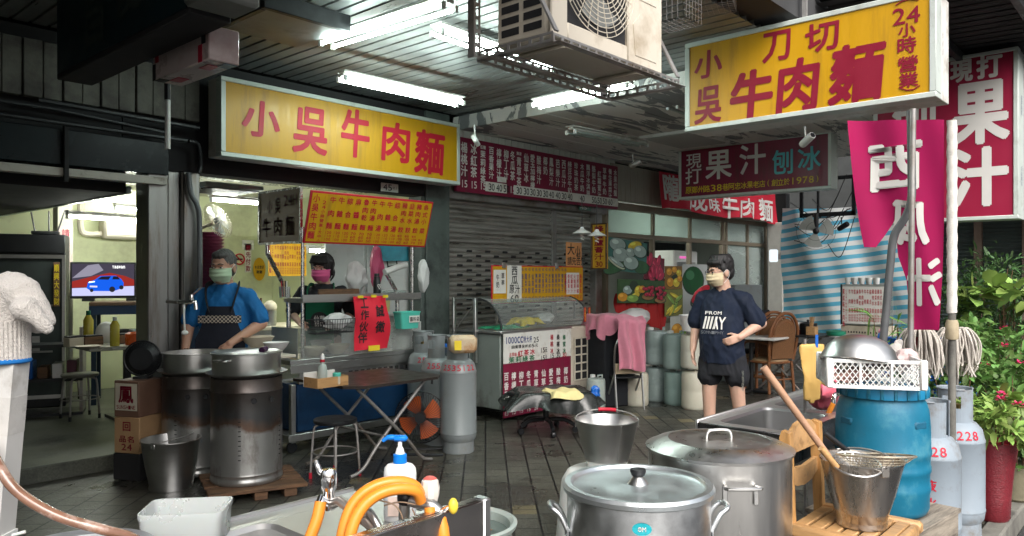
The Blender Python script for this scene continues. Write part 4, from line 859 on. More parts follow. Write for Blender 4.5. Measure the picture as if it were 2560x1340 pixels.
# ------------------------------------------------------------------ cooking drums with pots
def drum(label, loc, r, zb, h, pot_label, lid, rz=0):
    DM = mat('scorched_drum', (.40,.40,.39), .36, .8, .15, 6, .06, 40, stretch=(1,1,.5), dirt=(.13,.10,.08), damt=.4, dscale=4)
    nt = DM.node_tree; L = nt.links.new; b_ = nt.nodes['Principled BSDF']; src = b_.inputs['Base Color'].links[0].from_socket
    tc = _n(nt,'ShaderNodeTexCoord'); sp = _n(nt,'ShaderNodeSeparateXYZ'); L(tc.outputs['Object'], sp.inputs[0]); nz = _n(nt,'ShaderNodeTexNoise', Scale=5.0, Detail=8.0); L(tc.outputs['Object'], nz.inputs['Vector'])
    ma = _n(nt,'ShaderNodeMath', operation='MULTIPLY_ADD'); ma.inputs[1].default_value = .22; L(nz.outputs[0], ma.inputs[0]); L(sp.outputs[2], ma.inputs[2])
    rp_ = _n(nt,'ShaderNodeValToRGB'); L(ma.outputs[0], rp_.inputs[0]); e = rp_.color_ramp.elements; e[0].position = h*.52+.11; e[0].color = (0,0,0,1); e[1].position = h*.56+.11; e[1].color = (.85,.85,.85,1)
    r2 = _n(nt,'ShaderNodeValToRGB'); L(ma.outputs[0], r2.inputs[0]); e = r2.color_ramp.elements; e[0].position = h*.56+.11; e[0].color = (.13,.06,.03,1); e[1].position = h*.64+.11; e[1].color = (.035,.037,.042,1); k = r2.color_ramp.elements.new(min(.99, h*.9+.11)); k.color = (.05,.035,.03,1)
    mx = _n(nt,'ShaderNodeMix', data_type='RGBA'); L(rp_.outputs[0], mx.inputs[0]); L(src, mx.inputs[6]); L(r2.outputs[0], mx.inputs[7]); L(mx.outputs[2], b_.inputs['Base Color'])
    o = thing('cooking_drum', label, 'drum', (*loc[:2], zb), rz, 'cooking drums')
    pr = [(r*.97,0),(r,.012),(r,.03),(r*.975,.04),(r*.975,.06),(r*1.0,.07),(r*.985,.085),(r*.985,h*.30),(r*.985,h*.55),(r*.985,h*.70),(r*.985,h*.86),(r*1.005,h*.875),(r*.985,h*.89),(r*.985,h)]
    obj('barrel', G().lathe(pr, (0,0,0), 48), DM, o)
    for a in (-128, -98): obj('air_hole', G().lathe([(.0,.0),(.017,.0),(.02,.004)], (0,0,0), 14, cap0=False, cap1=False), MT['grime_and_hole_shade'], o, loc=(r*cos(R(a)),r*sin(R(a)),h*.80)).rotation_euler = (R(90),0,R(a+90))
    for a in (-150, -75):
        for i in range(9): obj('level_slot', G().box(-.009,-.002,-.003,.009,.002,.003), MT['grime_and_hole_shade'], o, loc=(r*.99*cos(R(a)),r*.99*sin(R(a)),h*(.25+.045*i)), smooth=False).rotation_euler = (0,0,R(a+90))
    obj('top_flange', G().lathe([(r*.9,h+.002),(r*1.12,h+.03),(r*1.13,h+.036),(r*.9,h+.012)], (0,0,0), 48, cap0=False, cap1=False), MT['steelh'], o)
    p = thing('cooking_pot', pot_label, 'pot', (*loc[:2], zb+h+.013), rz, 'pots on the drums'); q = r*.95; ph = .15
    obj('wall', G().lathe([(q*.97,0),(q,.02),(q,ph-.004),(q*1.05,ph),(q*1.05,ph+.006),(q*.985,ph+.004),(q*.975,.02),(0,.012)], (0,0,0), 48, cap1=False), MT['steel'], p)
    obj('broth', G().lathe([(0,ph-.03),(q*.97,ph-.03)], (0,0,0), 40, cap0=False, cap1=False), mat('broth', (.30,.27,.22), .15, 0, .15, 8), p)
    if lid:
        obj('lid', G().lathe([(q*1.03,ph+.007),(q*1.05,ph+.014),(q*.95,ph+.02),(q*.9,ph+.013),(q*.5,ph+.02),(0,ph+.024)], (0,0,0), 48, cap0=False, cap1=False), MT['alu'], p); obj('lid_knob', G().tube([(-.03,-.16,ph+.03),(.035,-.14,ph+.035)], .021, 12), mat('plum_knob', (.05,.018,.06), .4), p)
        for a in (0, 180): obj('ear', G().tube(catmull([((q)*cos(R(a+d_)), (q)*sin(R(a+d_)), ph-.03) if e_ == 0 else ((q+.05)*cos(R(a+d_)), (q+.05)*sin(R(a+d_)), ph-.03) for d_, e_ in ((-14,0),(-10,1),(10,1),(14,0))],4), .007, 8), MT['steel'], p)
    return o
drum('scorched steel cooking drum on a wooden pallet, nearer the street, with a lidded pot', dep(617,1195,5.5), .25, .088, .74, 'lidded steel pot with a plum coloured knob on the front cooking drum', True, R(20))
drum('dark sooty cooking drum behind, with the open pot the cook stirs', dep(488,1150,5.95), .243, .03, .76, 'open steel pot of broth the cook is stirring', False)
pl_ = thing('pallet', 'small broken wooden pallet under the front cooking drum', 'pallet', (*dep(620,1215,5.48)[:2],0), R(-20)); 
for x in (-.26,0,.2): obj('block', G().box(x,-.28,0,x+.09,.28,.06,.005), MT['oldwood'], pl_)
for y in (-.3,-.08,.14): obj('board', G().box(-.3,y,.0602,.36,y+.17,.085,.004), MT['oldwood'], pl_)
bowl('beige noodle bowl stacked behind the front pot', dep(645,868,6.3), .13, .085, BW, 'bowls by the pots'); bowl('pale bowl with a ladle beside the front pot', dep(690,880,6.1), .10, .075, MT['whitepl'], 'bowls by the pots')
sb = thing('side_shelf', 'cream board beside the pots carrying bowls', 'shelf', (3.35,5.68,.0)); obj('board', G().box(-.25,0,.86,.22,.42,.885,.004), MT['cream'], sb); obj('leg', G().box(-.02,.2,0,.03,.25,.859), MT['galv'], sb)
def bucket(label, loc, r0, r1, h, m, name='metal_bucket', rz=0, grip=None, cont=None, group='steel buckets', up=False):
    o = thing(name, label, 'bucket', loc, rz, group)
    obj('body', G().lathe([(r0,0),(r0*1.01,.012),(r0*.985,.03),(r0+(r1-r0)*.5,h*.5),(r1*.995,h-.012),(r1*1.02,h-.006),(r1*1.02,h),(r1*.985,h),(r0*.96,.012),(0,.012)], (0,0,0), 44, cap1=False), m, o)
    obj('seam', G().bar((r0*.99*cos(-1.2),r0*.99*sin(-1.2),.01),(r1*1.0*cos(-1.2),r1*1.0*sin(-1.2),h-.01),.008,.003), m, o)
    for a in (0, pi): obj('ear', G().box(-.018,-.003,-.03,.018,.004,.018,.004), m, o, loc=(r1*1.0*cos(a),r1*1.0*sin(a),h-.012)).rotation_euler = (0,0,a+pi/2)
    pts = [(r1*1.02*cos(pi*i/16), (-.55 if not up else .25)*r1*sin(pi*i/16)-(.0), h+(.02 if not up else .06)*sin(pi*i/16)) for i in range(17)]
    if grip:
        pts = [(r1*1.02*cos(pi*i/16), r1*.98*sin(pi*i/16), h-.005+.03*sin(pi*i/16)) for i in range(17)]
        obj('grip', G().tube(pts[6:10], .011, 10), grip, o)
    obj('handle', G().tube(pts, .0042, 8), MT['galv'], o); return o
bucket('empty steel bucket on the paving in shadow, left of the front cooking drum', gp(428,1218), .15, .205, .36, MT['steel'], rz=R(30))
# ------------------------------------------------------------------ folding table, stool, fan
ft = thing('folding_table', 'dark brown folding table with crossed steel legs before the stall', 'table', (3.88,5.06,0))
obj('table_top', G().zprism([(-.49,-.30),(-.38,-.42),(.36,-.42),(.47,-.33),(.47,.38),(-.49,.38)], .70, .722), mat('dark_brown_laminate', (.026,.019,.016), .42, 0, .25, 12, dirt=(.05,.04,.035), damt=.3), ft)
for y in (-.30,.30): 
    obj('leg', G().tube(catmull([(-.36,y,.69),(.10,y,.26),(.28,y,.06),(.40,y,.018)],4), .014, 10), MT['galv'], ft); obj('leg', G().tube(catmull([(.36,y+.03,.69),(-.10,y+.03,.26),(-.28,y+.03,.06),(-.40,y+.03,.018)],4), .014, 10), MT['galv'], ft)
obj('stretcher', G().tube([(-.08,-.29,.28),(-.08,.31,.28)], .01), MT['galv'], ft)
def stool(label, loc, rz=0, h=.45, r=.165, m=None, tip=None, group='round stools'):
    o = thing('round_stool', label, 'stool', loc, rz, group); obj('seat', G().lathe([(r*.96,h-.03),(r,h-.02),(r,h-.004),(r*.97,h),(0,h+.002)], (0,0,0), 36, cap1=False), m or MT['blackpl'], o)
    for k in range(4):
        a = pi/4+k*pi/2; c_, s_ = cos(a), sin(a); obj('leg', G().tube(catmull([(r*.5*c_,r*.5*s_,h-.035),(r*.85*c_,r*.85*s_,h-.05),(r*.98*c_,r*.98*s_,h-.10),(r*1.12*c_,r*1.12*s_,.04)],4), .010, 8), MT['galv'], o)
        obj('foot_tip', G().tube([(r*1.12*c_,r*1.12*s_,0),(r*1.12*c_,r*1.12*s_,.045)], .013, 8), tip or MT['blackpl'], o)
    obj('ring', G().tube([(r*1.03*cos(a*pi/12),r*1.03*sin(a*pi/12),.20) for a in range(24)], .006, 6, closed=True), MT['galv'], o); return o
stool('black round stool with red foot tips in front of the folding table', gp(838,1192), .2, tip=MT['red_t'])
fn = thing('electric_fan', 'black floor fan with orange blades beside the grey gas cylinders', 'fan', gp(1052,1128), R(-50)); C_ = (0,0,.30)
fb_ = G()
for k in range(4):
    a = k*pi/2+.5
    fb_.grid(lambda u,v: ((.05+.14*u)*cos(a+(v-.5)*1.15*(1-.15*u)), .0+.03*(v-.5), .30+(.05+.14*u)*sin(a+(v-.5)*1.15*(1-.15*u))), 8, 8, .002)
obj('blade', fb_, mat('orange_fan_blade', (.50,.095,.02), .4, 0, .15), fn); obj('hub', G().tube([(0,-.05,.30),(0,.05,.30)], .048, 20), MT['blackpl'], fn)
g = G()
for k in range(52):
    a = k*pi/26
    for s_ in (-1, .8): g.tube([(.05*cos(a),.055*s_,.30+.05*sin(a)),(.15*cos(a+.2),.065*s_,.30+.15*sin(a+.2)),(.215*cos(a+.3),.04*s_,.30+.215*sin(a+.3)),(.225*cos(a+.3),0,.30+.225*sin(a+.3))], .0024, 4)
obj('wire_guard', g, MT['blackpl'], fn); obj('guard_rim', G().tube([(.226*cos(a*pi/24),0,.30+.226*sin(a*pi/24)) for a in range(48)], .006, 6, closed=True), MT['blackpl'], fn)
obj('motor', G().tube([(0,.06,.30),(0,.16,.30)], .06, 16), MT['blackpl'], fn); obj('stand', G().tube(catmull([(-.24,.1,.30),(-.24,.08,.10),(-.2,.06,.015),(.2,.06,.015),(.24,.08,.10),(.24,.1,.30)],5), .011, 8), MT['blackpl'], fn); obj('foot', G().tube(catmull([(-.22,-.18,.012),(-.22,.2,.012)],3), .012, 8), MT['blackpl'], fn); obj('foot', G().tube([(-.22,-.18,.012),(.22,-.18,.012)], .012, 8), MT['darkmetal'], fn)
# ------------------------------------------------------------------ gas cylinders
def gas(label, loc, rz, m, r=.16, h=.80, group='grey gas cylinders', text=None, text2=None, tcol=None, collar=.2):
    o = thing('gas_cylinder', label, 'gas cylinder', loc, rz, group)
    obj('body', G().lathe([(r*.55,.09),(r*.8,.085),(r*.96,.12),(r,.16),(r,.165),(r*1.012,.168),(r*1.012,.176),(r,.18),(r,h-.12),(r*1.01,h-.118),(r*1.01,h-.11),(r*.985,h-.10),(r*.9,h-.045),(r*.72,h-.01),(r*.4,h+.01),(0,h+.012)], (0,0,0), 40, cap1=False), m, o)
    obj('foot_ring', G().lathe([(r*.86,0),(r*.88,.004),(r*.86,.11),(r*.83,.11),(r*.84,0)], (0,0,0), 36, cap0=False, cap1=False), m, o)
    c = G(); n = 40; cr = r*.62
    for i in range(n):                                       # collar with two hand openings
        a0_, a1_ = 2*pi*i/n, 2*pi*(i+1)/n; k = i % 20
        if 16 <= k <= 19 and True: segs = ((h-.01,h+.0),)
        elif 3 <= k <= 9: segs = ((h-.02,h+collar*.42),(h+collar*.80,h+collar))
        else: segs = ((h-.02,h+collar),)
        for z0, z1 in segs:
            v = [(q*cos(a),q*sin(a),z) for q in (cr,cr-.005) for a, z in ((a0_,z0),(a1_,z0),(a1_,z1),(a0_,z1))]; c.add(v, [(0,1,2,3),(7,6,5,4),(3,2,6,7),(1,0,4,5),(0,3,7,4),(2,1,5,6)])
    obj('collar', c, m, o); obj('collar_rim', G().tube([(cr*cos(a*pi/16),cr*sin(a*pi/16),h+collar) for a in range(26)], .006, 6), m, o); obj('valve', G().lathe([(.02,0),(.02,.05),(.03,.055),(.03,.085),(.018,.09)], (0,0,h+.01), 14), mat('brass', (.35,.24,.08), .35, .9), o)
    if text:
        t = T(0, .035); n = len(text)
        for i, ch in enumerate(text): a = -pi/2+(i-(n-1)/2)*.30; t.ch(ch, 0, 0, .036, .055, fn=lambda x,y,z: ((r*.945+.001*abs(y)-z*.28)*cos(a+x/r), (r*.945-z*.28+.001)*sin(a+x/r), h-.068+z*.9))
        t.build('painted_number', tcol or MT['red_t'], o)
    if text2:
        t = T(0, .02)
        for i, ch in enumerate(text2): t.ch(ch, 0, 0, .06, .062, fn=lambda x,y,z: ((r+.0025)*sin(x/r), -(r+.0025)*cos(x/r), h-.25-i*.095+z))
        t.build('painted_lettering', tcol or MT['red_t'], o)
    return o
gas('grey gas cylinder with the foam block on its collar, nearest the fan', gp(1146,1128), R(-42), MT['gasg'], text='2535122', h=.82)
gas('grey gas cylinder standing just behind the one with the foam block', dep(1096,1100,7.05)[:2]+(0,), R(-60), MT['gasg'], text='255', h=.80)
gas('grey gas cylinder at the back by the green column, hose on its valve', (5.02,5.70,0), R(-40), MT['gasg'], text='255', h=.80)
o = thing('foam_block', 'stained foam block wrapped in tape on top of the grey gas cylinder', 'foam block', dep(1157,882,6.48), R(-30)); obj('block', G().box(-.115,-.07,0,.115,.07,.15,.03), mat('stained_foam', (.55,.44,.30), .75, 0, .12, 7, .2, 30, dirt=(.36,.17,.06), damt=.5, dscale=7), o); obj('sticker', G().box(-.09,-.0735,.03,-.03,-.0705,.11), MT['yel_t'], o, smooth=False)
hs_ = thing('gas_hose', 'black gas hose curving up between the grey cylinders', 'hose', dep(1080,960,6.9)); obj('hose', G().tube(catmull([(0,0,0),(.02,.0,.10),(.09,.0,.2),(.16,.0,.22),(.2,.02,.18)],6), .012, 8), MT['blackpl'], hs_)
blob('plastic_bag', 'blue plastic bag between the gas cylinders and the green column', 'bag', dep(1107,900,7.2), (.09,.07,.08), MT['bluepl'], 4, .2)
# wooden condiment box and bottle on the folding table
wb = thing('wooden_box', 'small pale wooden box of condiments on the dark folding table', 'box', dep(815,943,5.72)[:2]+(.723,), R(2))
obj('front', G().box(-.14,-.09,0,.14,-.08,.075,.002), MT['wood'], wb); obj('back', G().box(-.14,.08,0,.14,.09,.105,.002), MT['paper'], wb); obj('end', G().box(-.14,-.0795,0,-.13,.0795,.075), MT['wood'], wb); obj('end', G().box(.13,-.0795,0,.14,.0795,.075), MT['wood'], wb); obj('floor', G().box(-.1295,-.0795,0,.1295,.0795,.01), MT['wood'], wb)
sp = thing('squeeze_bottle', 'white sauce bottle with a red band in the small wooden box', 'bottle', dep(806,935,5.74)[:2]+(.735,)); obj('body', G().lathe([(.033,0),(.036,.01),(.036,.11),(.03,.14),(.016,.155),(.016,.165)], (0,0,0), 18), MT['milky'], sp); obj('band', G().lathe([(.018,.166),(.018,.185)], (0,0,0), 16), MT['red_t'], sp); obj('cap', G().lathe([(.017,.186),(.017,.205),(.012,.225),(.005,.23)], (0,0,0), 16), MT['whitepl'], sp)
sp = thing('jar', 'small jar with a mint lid in the small wooden box', 'jar', dep(842,935,5.72)[:2]+(.735,)); obj('glass', G().lathe([(.028,0),(.03,.008),(.03,.06)], (0,0,0), 16), MT['bowlw'], sp); obj('lid', G().lathe([(.032,.061),(.032,.085),(.028,.088)], (0,0,0), 16), MT['mintpl'], sp)
# ------------------------------------------------------------------ juice cart before the shutter
JC = thing('juice_cart', 'grey juice cart with a curved glass case and white price panel before the shutter', 'juice cart', (5.93,5.47,0))
jw = 1.58; JM = mat('grey_green_sheet', (.22,.25,.235), .5, .3, .12, 4, dirt=(.11,.11,.10), damt=.4)
obj('cabinet', G().box(.0,.04,.12,jw-.38,.72,.93,.01), JM, JC); obj('top_rail', G().box(-.03,.0,.931,jw-.37,.74,.965,.006), MT['steelh'], JC)
obj('cooler', G().box(jw-.375,.03,.12,jw,.70,.95,.015), MT['cream'], JC); obj('cooler_grille', G().box(jw-.30,.022,.30,jw-.05,.029,.80), MT['grime_and_hole_shade'], JC, smooth=False)
for i in range(6): obj('grille_bar', G().box(jw-.31,.008,.30+i*.1,jw-.04,.021,.318+i*.1,.003), MT['cream'], JC)
for x in (jw-.31, jw-.18, jw-.06): obj('grille_bar', G().box(x,.009,.319,x+.015,.0205,.80), MT['cream'], JC)
obj('glass_front', G().grid(lambda u,v: ((jw-.02)*u, .02+.35*(1-cos(v*pi/2)), .97+.33*sin(v*pi/2)), 1, 12), MT['glass'], JC)
for x in (.0, jw-.02): obj('glass_edge', G().tube([(x, .02+.35*(1-cos(v*pi/16)), .97+.33*sin(v*pi/16)) for v in range(9)], .010, 8), MT['darkmetal'], JC)
obj('glass_top', G().box(.0,.37,1.298,jw-.02,.72,1.304), MT['glass'], JC, smooth=False); obj('post', G().box(-.05,.36,.60,-.01,.40,1.31,.004), MT['steelh'], JC); obj('rear_post', G().box(-.05,.70,.60,-.01,.73,1.31,.004), MT['steelh'], JC)
obj('brace', G().bar((-.03,.70,.95),(-.03,.38,1.25),.02,.01), MT['galv'], JC)
obj('price_panel', G().box(.0,-.012,.615,1.17,-.004,.935), MT['paper'], JC, smooth=False); obj('lower_panel', G().box(.0,-.008,.04,1.17,-.002,.612), MT['maroon'], JC, smooth=False)
def uv(px, py): p = onY(px, py, 5.458); return (p[0]-5.93, p[2])
tk, tr, tb2, tg, tw = T(-.015,.03), T(-.0152,.03), T(-.0154,.03), T(-.0156,.03), T(-.011,.035)
def put(t, s_, x0, x1, y0, y1, px_h, wf=.85):
    n = len(s_)
    for i, c in enumerate(s_):
        k = (i+.5)/n; u, z = uv(x0+(x1-x0)*k, y0+(y1-y0)*k); a = uv(x0,y0)[0]; b_ = uv(x1,y1)[0]; hh = px_h*8.1/F; t.ch(c, u, z, (b_-a)/n*wf, hh)
put(tb2,'1000cc特大杯',1262,1330,852,847,17); put(tk,'25',1333,1347,850,848,14); put(tk,'自備環保杯扣5元',1278,1345,868,863,9); put(tr,'古早味',1272,1292,888,886,11); put(tr,'紅茶冰',1293,1338,885,878,16); put(tk,'15元',1350,1368,876,874,13)
put(tg,'茉莉綠茶',1270,1338,901,894,16); put(tk,'15元',1350,1368,896,893,13)
for s_, x, t in (('楊桃冰',1379,tr),('桑椹冰',1395,tk),('蜂蜜冰',1410,tg)):
    for i, c in enumerate(s_): u, z = uv(x, 843+i*17); t.ch(c, u, z, .055, .062)
put(tk,'15',1374,1385,890,889,12); put(tk,'30',1390,1401,888,887,13); put(tr,'30',1405,1416,887,886,12)
for i, s_ in enumerate('百香果汁,檸檬汁,柳丁汁,冬瓜茶,青草茶,仙草冰,愛玉,酸梅汁,椰奶'.split(',')):
    for k, c in enumerate(s_): u, z = uv(1266+i*18.6, 942-i*1.9); tw.ch(c, u, z-.10*k, .075, .085)
    if i < 8: tw.row(['15','15','15','15','20','15','30','30'][i], uv(1266+i*18.6, 940)[0], .085, .05, .035)
for t, n, m in ((tk,'black_lettering',MT['black_t']),(tr,'red_lettering',MT['red_t']),(tb2,'blue_lettering',MT['blue_t']),(tg,'green_lettering',MT['green_t']),(tw,'white_lettering',MT['white_t'])): t.build(n, m, JC)
for px in (1462,1473):
    u = onY(px,800,5.47)[0]-5.93; obj('hanging_charm', G().box(u-.02,-.004,1.0,u+.02,.0,1.17), MT['red_t'], JC, smooth=False)
    t = T(-.006,.0); t.col('恭喜發財', u, 1.165, .025, .04); t.build('charm_lettering', MT['yel_t'], JC)
def cloth(name, label, cat, loc, sx, sy, drop, m, seed=1, rz=0, n=22, cname='cloth', amp=.03, group=None, droop=(1,1,1,1)):
    o = thing(name, label, cat, loc, rz, group); rnd = random.Random(seed); ph = [rnd.uniform(0,6) for _ in range(6)]
    def f(u, v):
        x = (u-.5)*2; y = (v-.5)*2; e = max(abs(x), abs(y)); k = max(0, e-.62)/.38
        sd_ = (droop[0] if abs(y) > abs(x) and y < 0 else droop[1] if abs(y) > abs(x) else droop[2] if x < 0 else droop[3])
        z = -drop*sd_*k**1.2*(1+.25*sin(5*u+7*v+ph[0])); w_ = amp*k*sin(9*atan2(y,x)+ph[1]); c = 1/(1+.55*k*drop/max(sx,sy)*2*sd_)
        return (x*sx/2*c*(1+w_), y*sy/2*c*(1+w_), z+.012*sin(7*x+ph[2])*sin(5*y+ph[3]))
    obj(cname, G().grid(f, n, n, .003), m, o, ang=80); return o
cloth('cloth', 'yellow cloth bundled inside the glass case of the juice cart', 'cloth', (6.72,5.85,1.06), .45, .3, .07, mat('yellow_cloth', (.62,.46,.03), .9, 0, .15, 9), 3, amp=.2)
cloth('plastic_cover', 'green plastic cover lying across the juice cart top', 'cover', (6.35,5.82,.985), .55, .32, .02, mat('green_film', (.03,.27,.14), .35, 0, .25, 6), 8, amp=.2)
blob('plastic_bag', 'crumpled white bag beside the yellow cloth in the juice cart', 'bag', (7.05,5.85,.97), (.16,.10,.07), BAG, 7, .3)
# yellow juice menu clipped above the cart
b = Board('juice_menu', 'yellow juice menu board with a white watermelon sheet clipped above the juice cart', 'menu board', 'Y', 5.78, (1230,663), (1458,752)); b.body('board', MT['red_t'], .02); W, H = b.w, b.h
obj('yellow_face', G().box(.012,-.002,.012,W-.012,.001,H-.012), MT['yellow'], b.root, smooth=False)
obj('white_sheet', G().box(b.uv(1267,700)[0],-.006,.02,b.uv(1303,700)[0],-.0025,H+.0), MT['paper'], b.root, smooth=False); obj('white_sheet', G().box(.02,-.006,.12,b.uv(1264,700)[0],-.0025,H-.05), MT['paper'], b.root, smooth=False)
t = T(-.008,.025); u0 = b.uv(1285,700)[0]; t.ch('西',u0,H*.86,.10,.10).ch('瓜',u0,H*.62,.11,.10).ch('原',u0-.045,H*.38,.085,.10).ch('汁',u0+.05,H*.38,.085,.10).row('60',u0,H*.13,.09,.075)
t.col('草莓', b.uv(1256,700)[0], H*.82, .05, .08); t.col('牛奶', b.uv(1243,700)[0], H*.78, .05, .08)
cols = '綠豆沙,鳳梨冰,冬瓜粉,仙草奶,薄荷綠茶,檸檬綠茶,百香原汁,芒果冰沙,木瓜牛奶,酪梨牛奶,香蕉牛奶,草莓牛奶,葡萄柚子,芭樂汁'.split(',')
t2 = T(-.004,.018)
for i, s_ in enumerate(cols):
    x = u0+.14+i*.062; t.b = .018; fit_col(t2, s_, x, H*.80, H*.25, .042); t2.row('45', x, H*.9, .035, .02); t2.row(['50','35','40','45'][i % 4], x, H*.12, .045, .022)
t.build('black_lettering', MT['black_t'], b.root); t2.build('brown_lettering', MT['blue_t'], b.root)
t = T(-.005,.02)
for i, s_ in enumerate(('水果冰沙','奇異果汁','紅蘿蔔汁','火龍果汁','甘蔗檸檬','蘋果牛奶')): 
    x = W-.37+i*.062; fit_col(t, s_, x, H*.78, H*.22, .045); t.row('50', x, H*.12, .045, .022)
t.build('red_lettering', MT['red_t'], b.root); ps = obj('white_slip', G().box(W-.35,-.0035,H*.2,W-.09,-.0025,H*.82), MT['paper'], b.root, smooth=False)
for x in (.16, W*.66): obj('clip', G().box(x,-.014,H-.03,x+.06,.026,H+.035,.006), MT['galv'], b.root)
for x in (.1, W-.15): obj('foot_bar', G().box(x,.024,-.22,x+.02,.04,H*.6), MT['galv'], b.root)
# wheeled chair base under a sheet
ch_ = thing('wheeled_trolley', 'low wheeled office chair base standing before the juice cart', 'chair', gp(1365,1080)[:2]+(0,), 0)
obj('column', G().tube([(0,0,.12),(0,0,.40)], .03, 12), MT['blackpl'], ch_); obj('seat_plate', G().box(-.36,-.2,.385,.40,.2,.42,.01), MT['blackpl'], ch_)
for k in range(5):
    a = k*2*pi/5+.3; obj('star_leg', G().tube(catmull([(.03*cos(a),.03*sin(a),.13),(.18*cos(a),.18*sin(a),.13),(.29*cos(a),.29*sin(a),.075)],4), [.022]*4+[.02]*4+[.016], 8), mat('worn_bronze_leg', (.16,.11,.06), .35, .7, .3) if k == 0 else MT['darkmetal'], ch_); c = obj('wheel', G().lathe([(0,-.02),(.03,-.02),(.034,-.012),(.034,.012),(.03,.02),(0,.02)], (0,0,0), 14), MT['blackpl'], ch_, loc=(.29*cos(a),.29*sin(a),.035)); c.rotation_euler = (R(90),0,a)
DK = mat('black_plastic_sheet', (.018,.021,.02), .25, 0, .35, 5, .35, 14)
cloth('plastic_sheet', 'dark plastic sheet draped over the low wheeled chair base', 'sheet', (5.72,4.62,.455), 1.05, .75, .17, DK, 5, R(-40), 40, amp=.12)
cloth('cloth', 'pale yellow cloth thrown over the dark plastic sheet', 'cloth', (5.66,4.45,.475), .40, .36, .06, MT['yelcl'], 6, R(-25), 22, amp=.10)
blob('rag', 'blue and pink rag tied at the right end of the dark sheet', 'rag', dep(1487,1000,7.3), (.045,.04,.07), MT['bluepl'], 5, .35); blob('rag', 'pink rag knotted under the blue one at the dark sheet', 'rag', dep(1490,1022,7.3), (.05,.04,.05), MT['pinkcl'], 8, .4)
# white and milky drums
def jerry(label, loc, r=.15, h=.40, m=None, group='milky water drums'):
    o = thing('water_drum', label, 'drum', loc, random.uniform(0,3), group)
    obj('body', G().lathe([(r*.9,0),(r*.98,.015),(r,.04),(r,h*.45),(r*.985,h*.48),(r,h*.51),(r,h-.05),(r*.93,h-.015),(r*.6,h),(0,h-.004)], (0,0,0), 32, cap1=False), m or MT['milky'], o)
    obj('lid', G().lathe([(r*.28,h+.001),(r*.28,h+.03),(r*.2,h+.034),(0,h+.034)], (r*.45,0,0), 16, cap1=False), MT['whitepl'], o); obj('handle', G().tube([(-r*.6,-.03,h),(-r*.6,-.03,h+.035),(-r*.6,.05,h+.035),(-r*.6,.05,h)], .01, 8), m or MT['milky'], o); return o
WD = mat('ivory_drum', (.60,.57,.47), .4, 0, .08, 5, dirt=(.45,.40,.30), damt=.3, sss=.05)
jerry('ivory water drum standing alone on the paving in front of the others', gp(1591,1012), .145, .40, WD)
jerry('plastic wrapped milky drum, lower of the leftmost stacked pair', dep(1640,985,9.5)[:2]+(0,), .16, .42, mat('bagged_drum', (.34,.42,.41), .25, 0, .15, 6, .3, 25)); jerry('plastic wrapped milky drum, upper of the leftmost stacked pair', dep(1640,985,9.5)[:2]+(.455,), .16, .42, mat('bagged_drum_top', (.36,.44,.43), .25, 0, .15, 6, .3, 25))
jerry('bluish milky drum, lower of the middle stacked pair', dep(1690,990,9.2)[:2]+(0,), .145, .40, mat('bluish_drum', (.24,.33,.31), .35, 0, .08)); jerry('bluish milky drum, upper of the middle stacked pair', dep(1688,990,9.2)[:2]+(.435,), .15, .42, mat('bluish_drum_top', (.30,.39,.37), .35, 0, .08))
jerry('ivory drum, lower of the stacked pair next to the walking man', dep(1736,1000,8.9)[:2]+(0,), .15, .44, WD); jerry('ivory drum, upper of the stacked pair next to the walking man', dep(1734,1000,8.9)[:2]+(.475,), .15, .40, mat('ivory_drum_top', (.56,.55,.47), .4, 0, .08))
jerry('small grey drum beside the cream cooler of the juice cart', dep(1490,985,8.9)[:2]+(0,), .11, .36, MT['milky'])
o = thing('white_tub', 'white tub with a handwritten cross on top of the milky drums', 'tub', dep(1730,858,8.8)[:2]+(.915,)); obj('tub', G().lathe([(.11,0),(.14,.17),(.15,.172),(.15,.185),(.135,.185),(.105,.01),(0,.01)], (0,0,0), 30, cap1=False), MT['whitepl'], o); t = T(-.138,.0); t.ch('X', -.04, .09, .06, .06); q = t.build('cross_mark', MT['black_t'], o); q.rotation_euler = (0,0,R(-35))
# dark cabinet under a pink towel, folding chair
cb = thing('dark_cabinet', 'black covered cabinet under the pink towel', 'cabinet', dep(1532,1000,9.2)[:2]+(0,), R(-20)); obj('body', G().box(-.26,-.2,0,.22,.25,1.06,.02), MT['blackcl'], cb)
cloth('towel', 'pink towel draped over the black cabinet', 'towel', dep(1524,780,9.15)[:2]+(1.09,), .66, .62, .24, MT['pinkcl'], 4, R(-20), 30, amp=.14, droop=(.8,.6,1,1)); 
o = thing('towel', 'pink towel hanging over the back of the steel folding chair', 'towel', dep(1580,850,8.7), R(-30)); obj('cloth', G().grid(lambda u,v: (-.17+.34*u+.01*sin(v*7), .045*sin(u*13+v*3)*(1-v*.6)-.03+ (0 if v < .9 else (v-.9)*1.2), -.34+.62*v+.02*sin(u*6)), 20, 24, .006), MT['pinkcl'], o, ang=80)
fc = thing('folding_chair', 'steel folding chair with a pale wooden back strip under the hanging pink towel', 'chair', dep(1572,970,8.8)[:2]+(0,), R(-32))
for x in (-.17,.17): obj('frame_leg', G().tube(catmull([(x,-.05,.0),(x,.02,.5),(x*1.0,.0,.72),(x*.75,0,.82)],4), .012, 8), MT['steelh'], fc); obj('rear_leg', G().tube([(x,.3,0),(x,.02,.42)], .011, 8), MT['steelh'], fc)
obj('top_rail', G().tube([(-.128,0,.82),(.128,0,.82)], .012, 8), MT['steelh'], fc); obj('back_strip', G().box(-.17,-.012,.42,.17,.006,.54,.004), mat('pale_plywood', (.50,.40,.27), .5, 0, .1), fc); obj('seat', G().box(-.17,.0,.36,.17,.3,.385,.01), MT['blackpl'], fc)
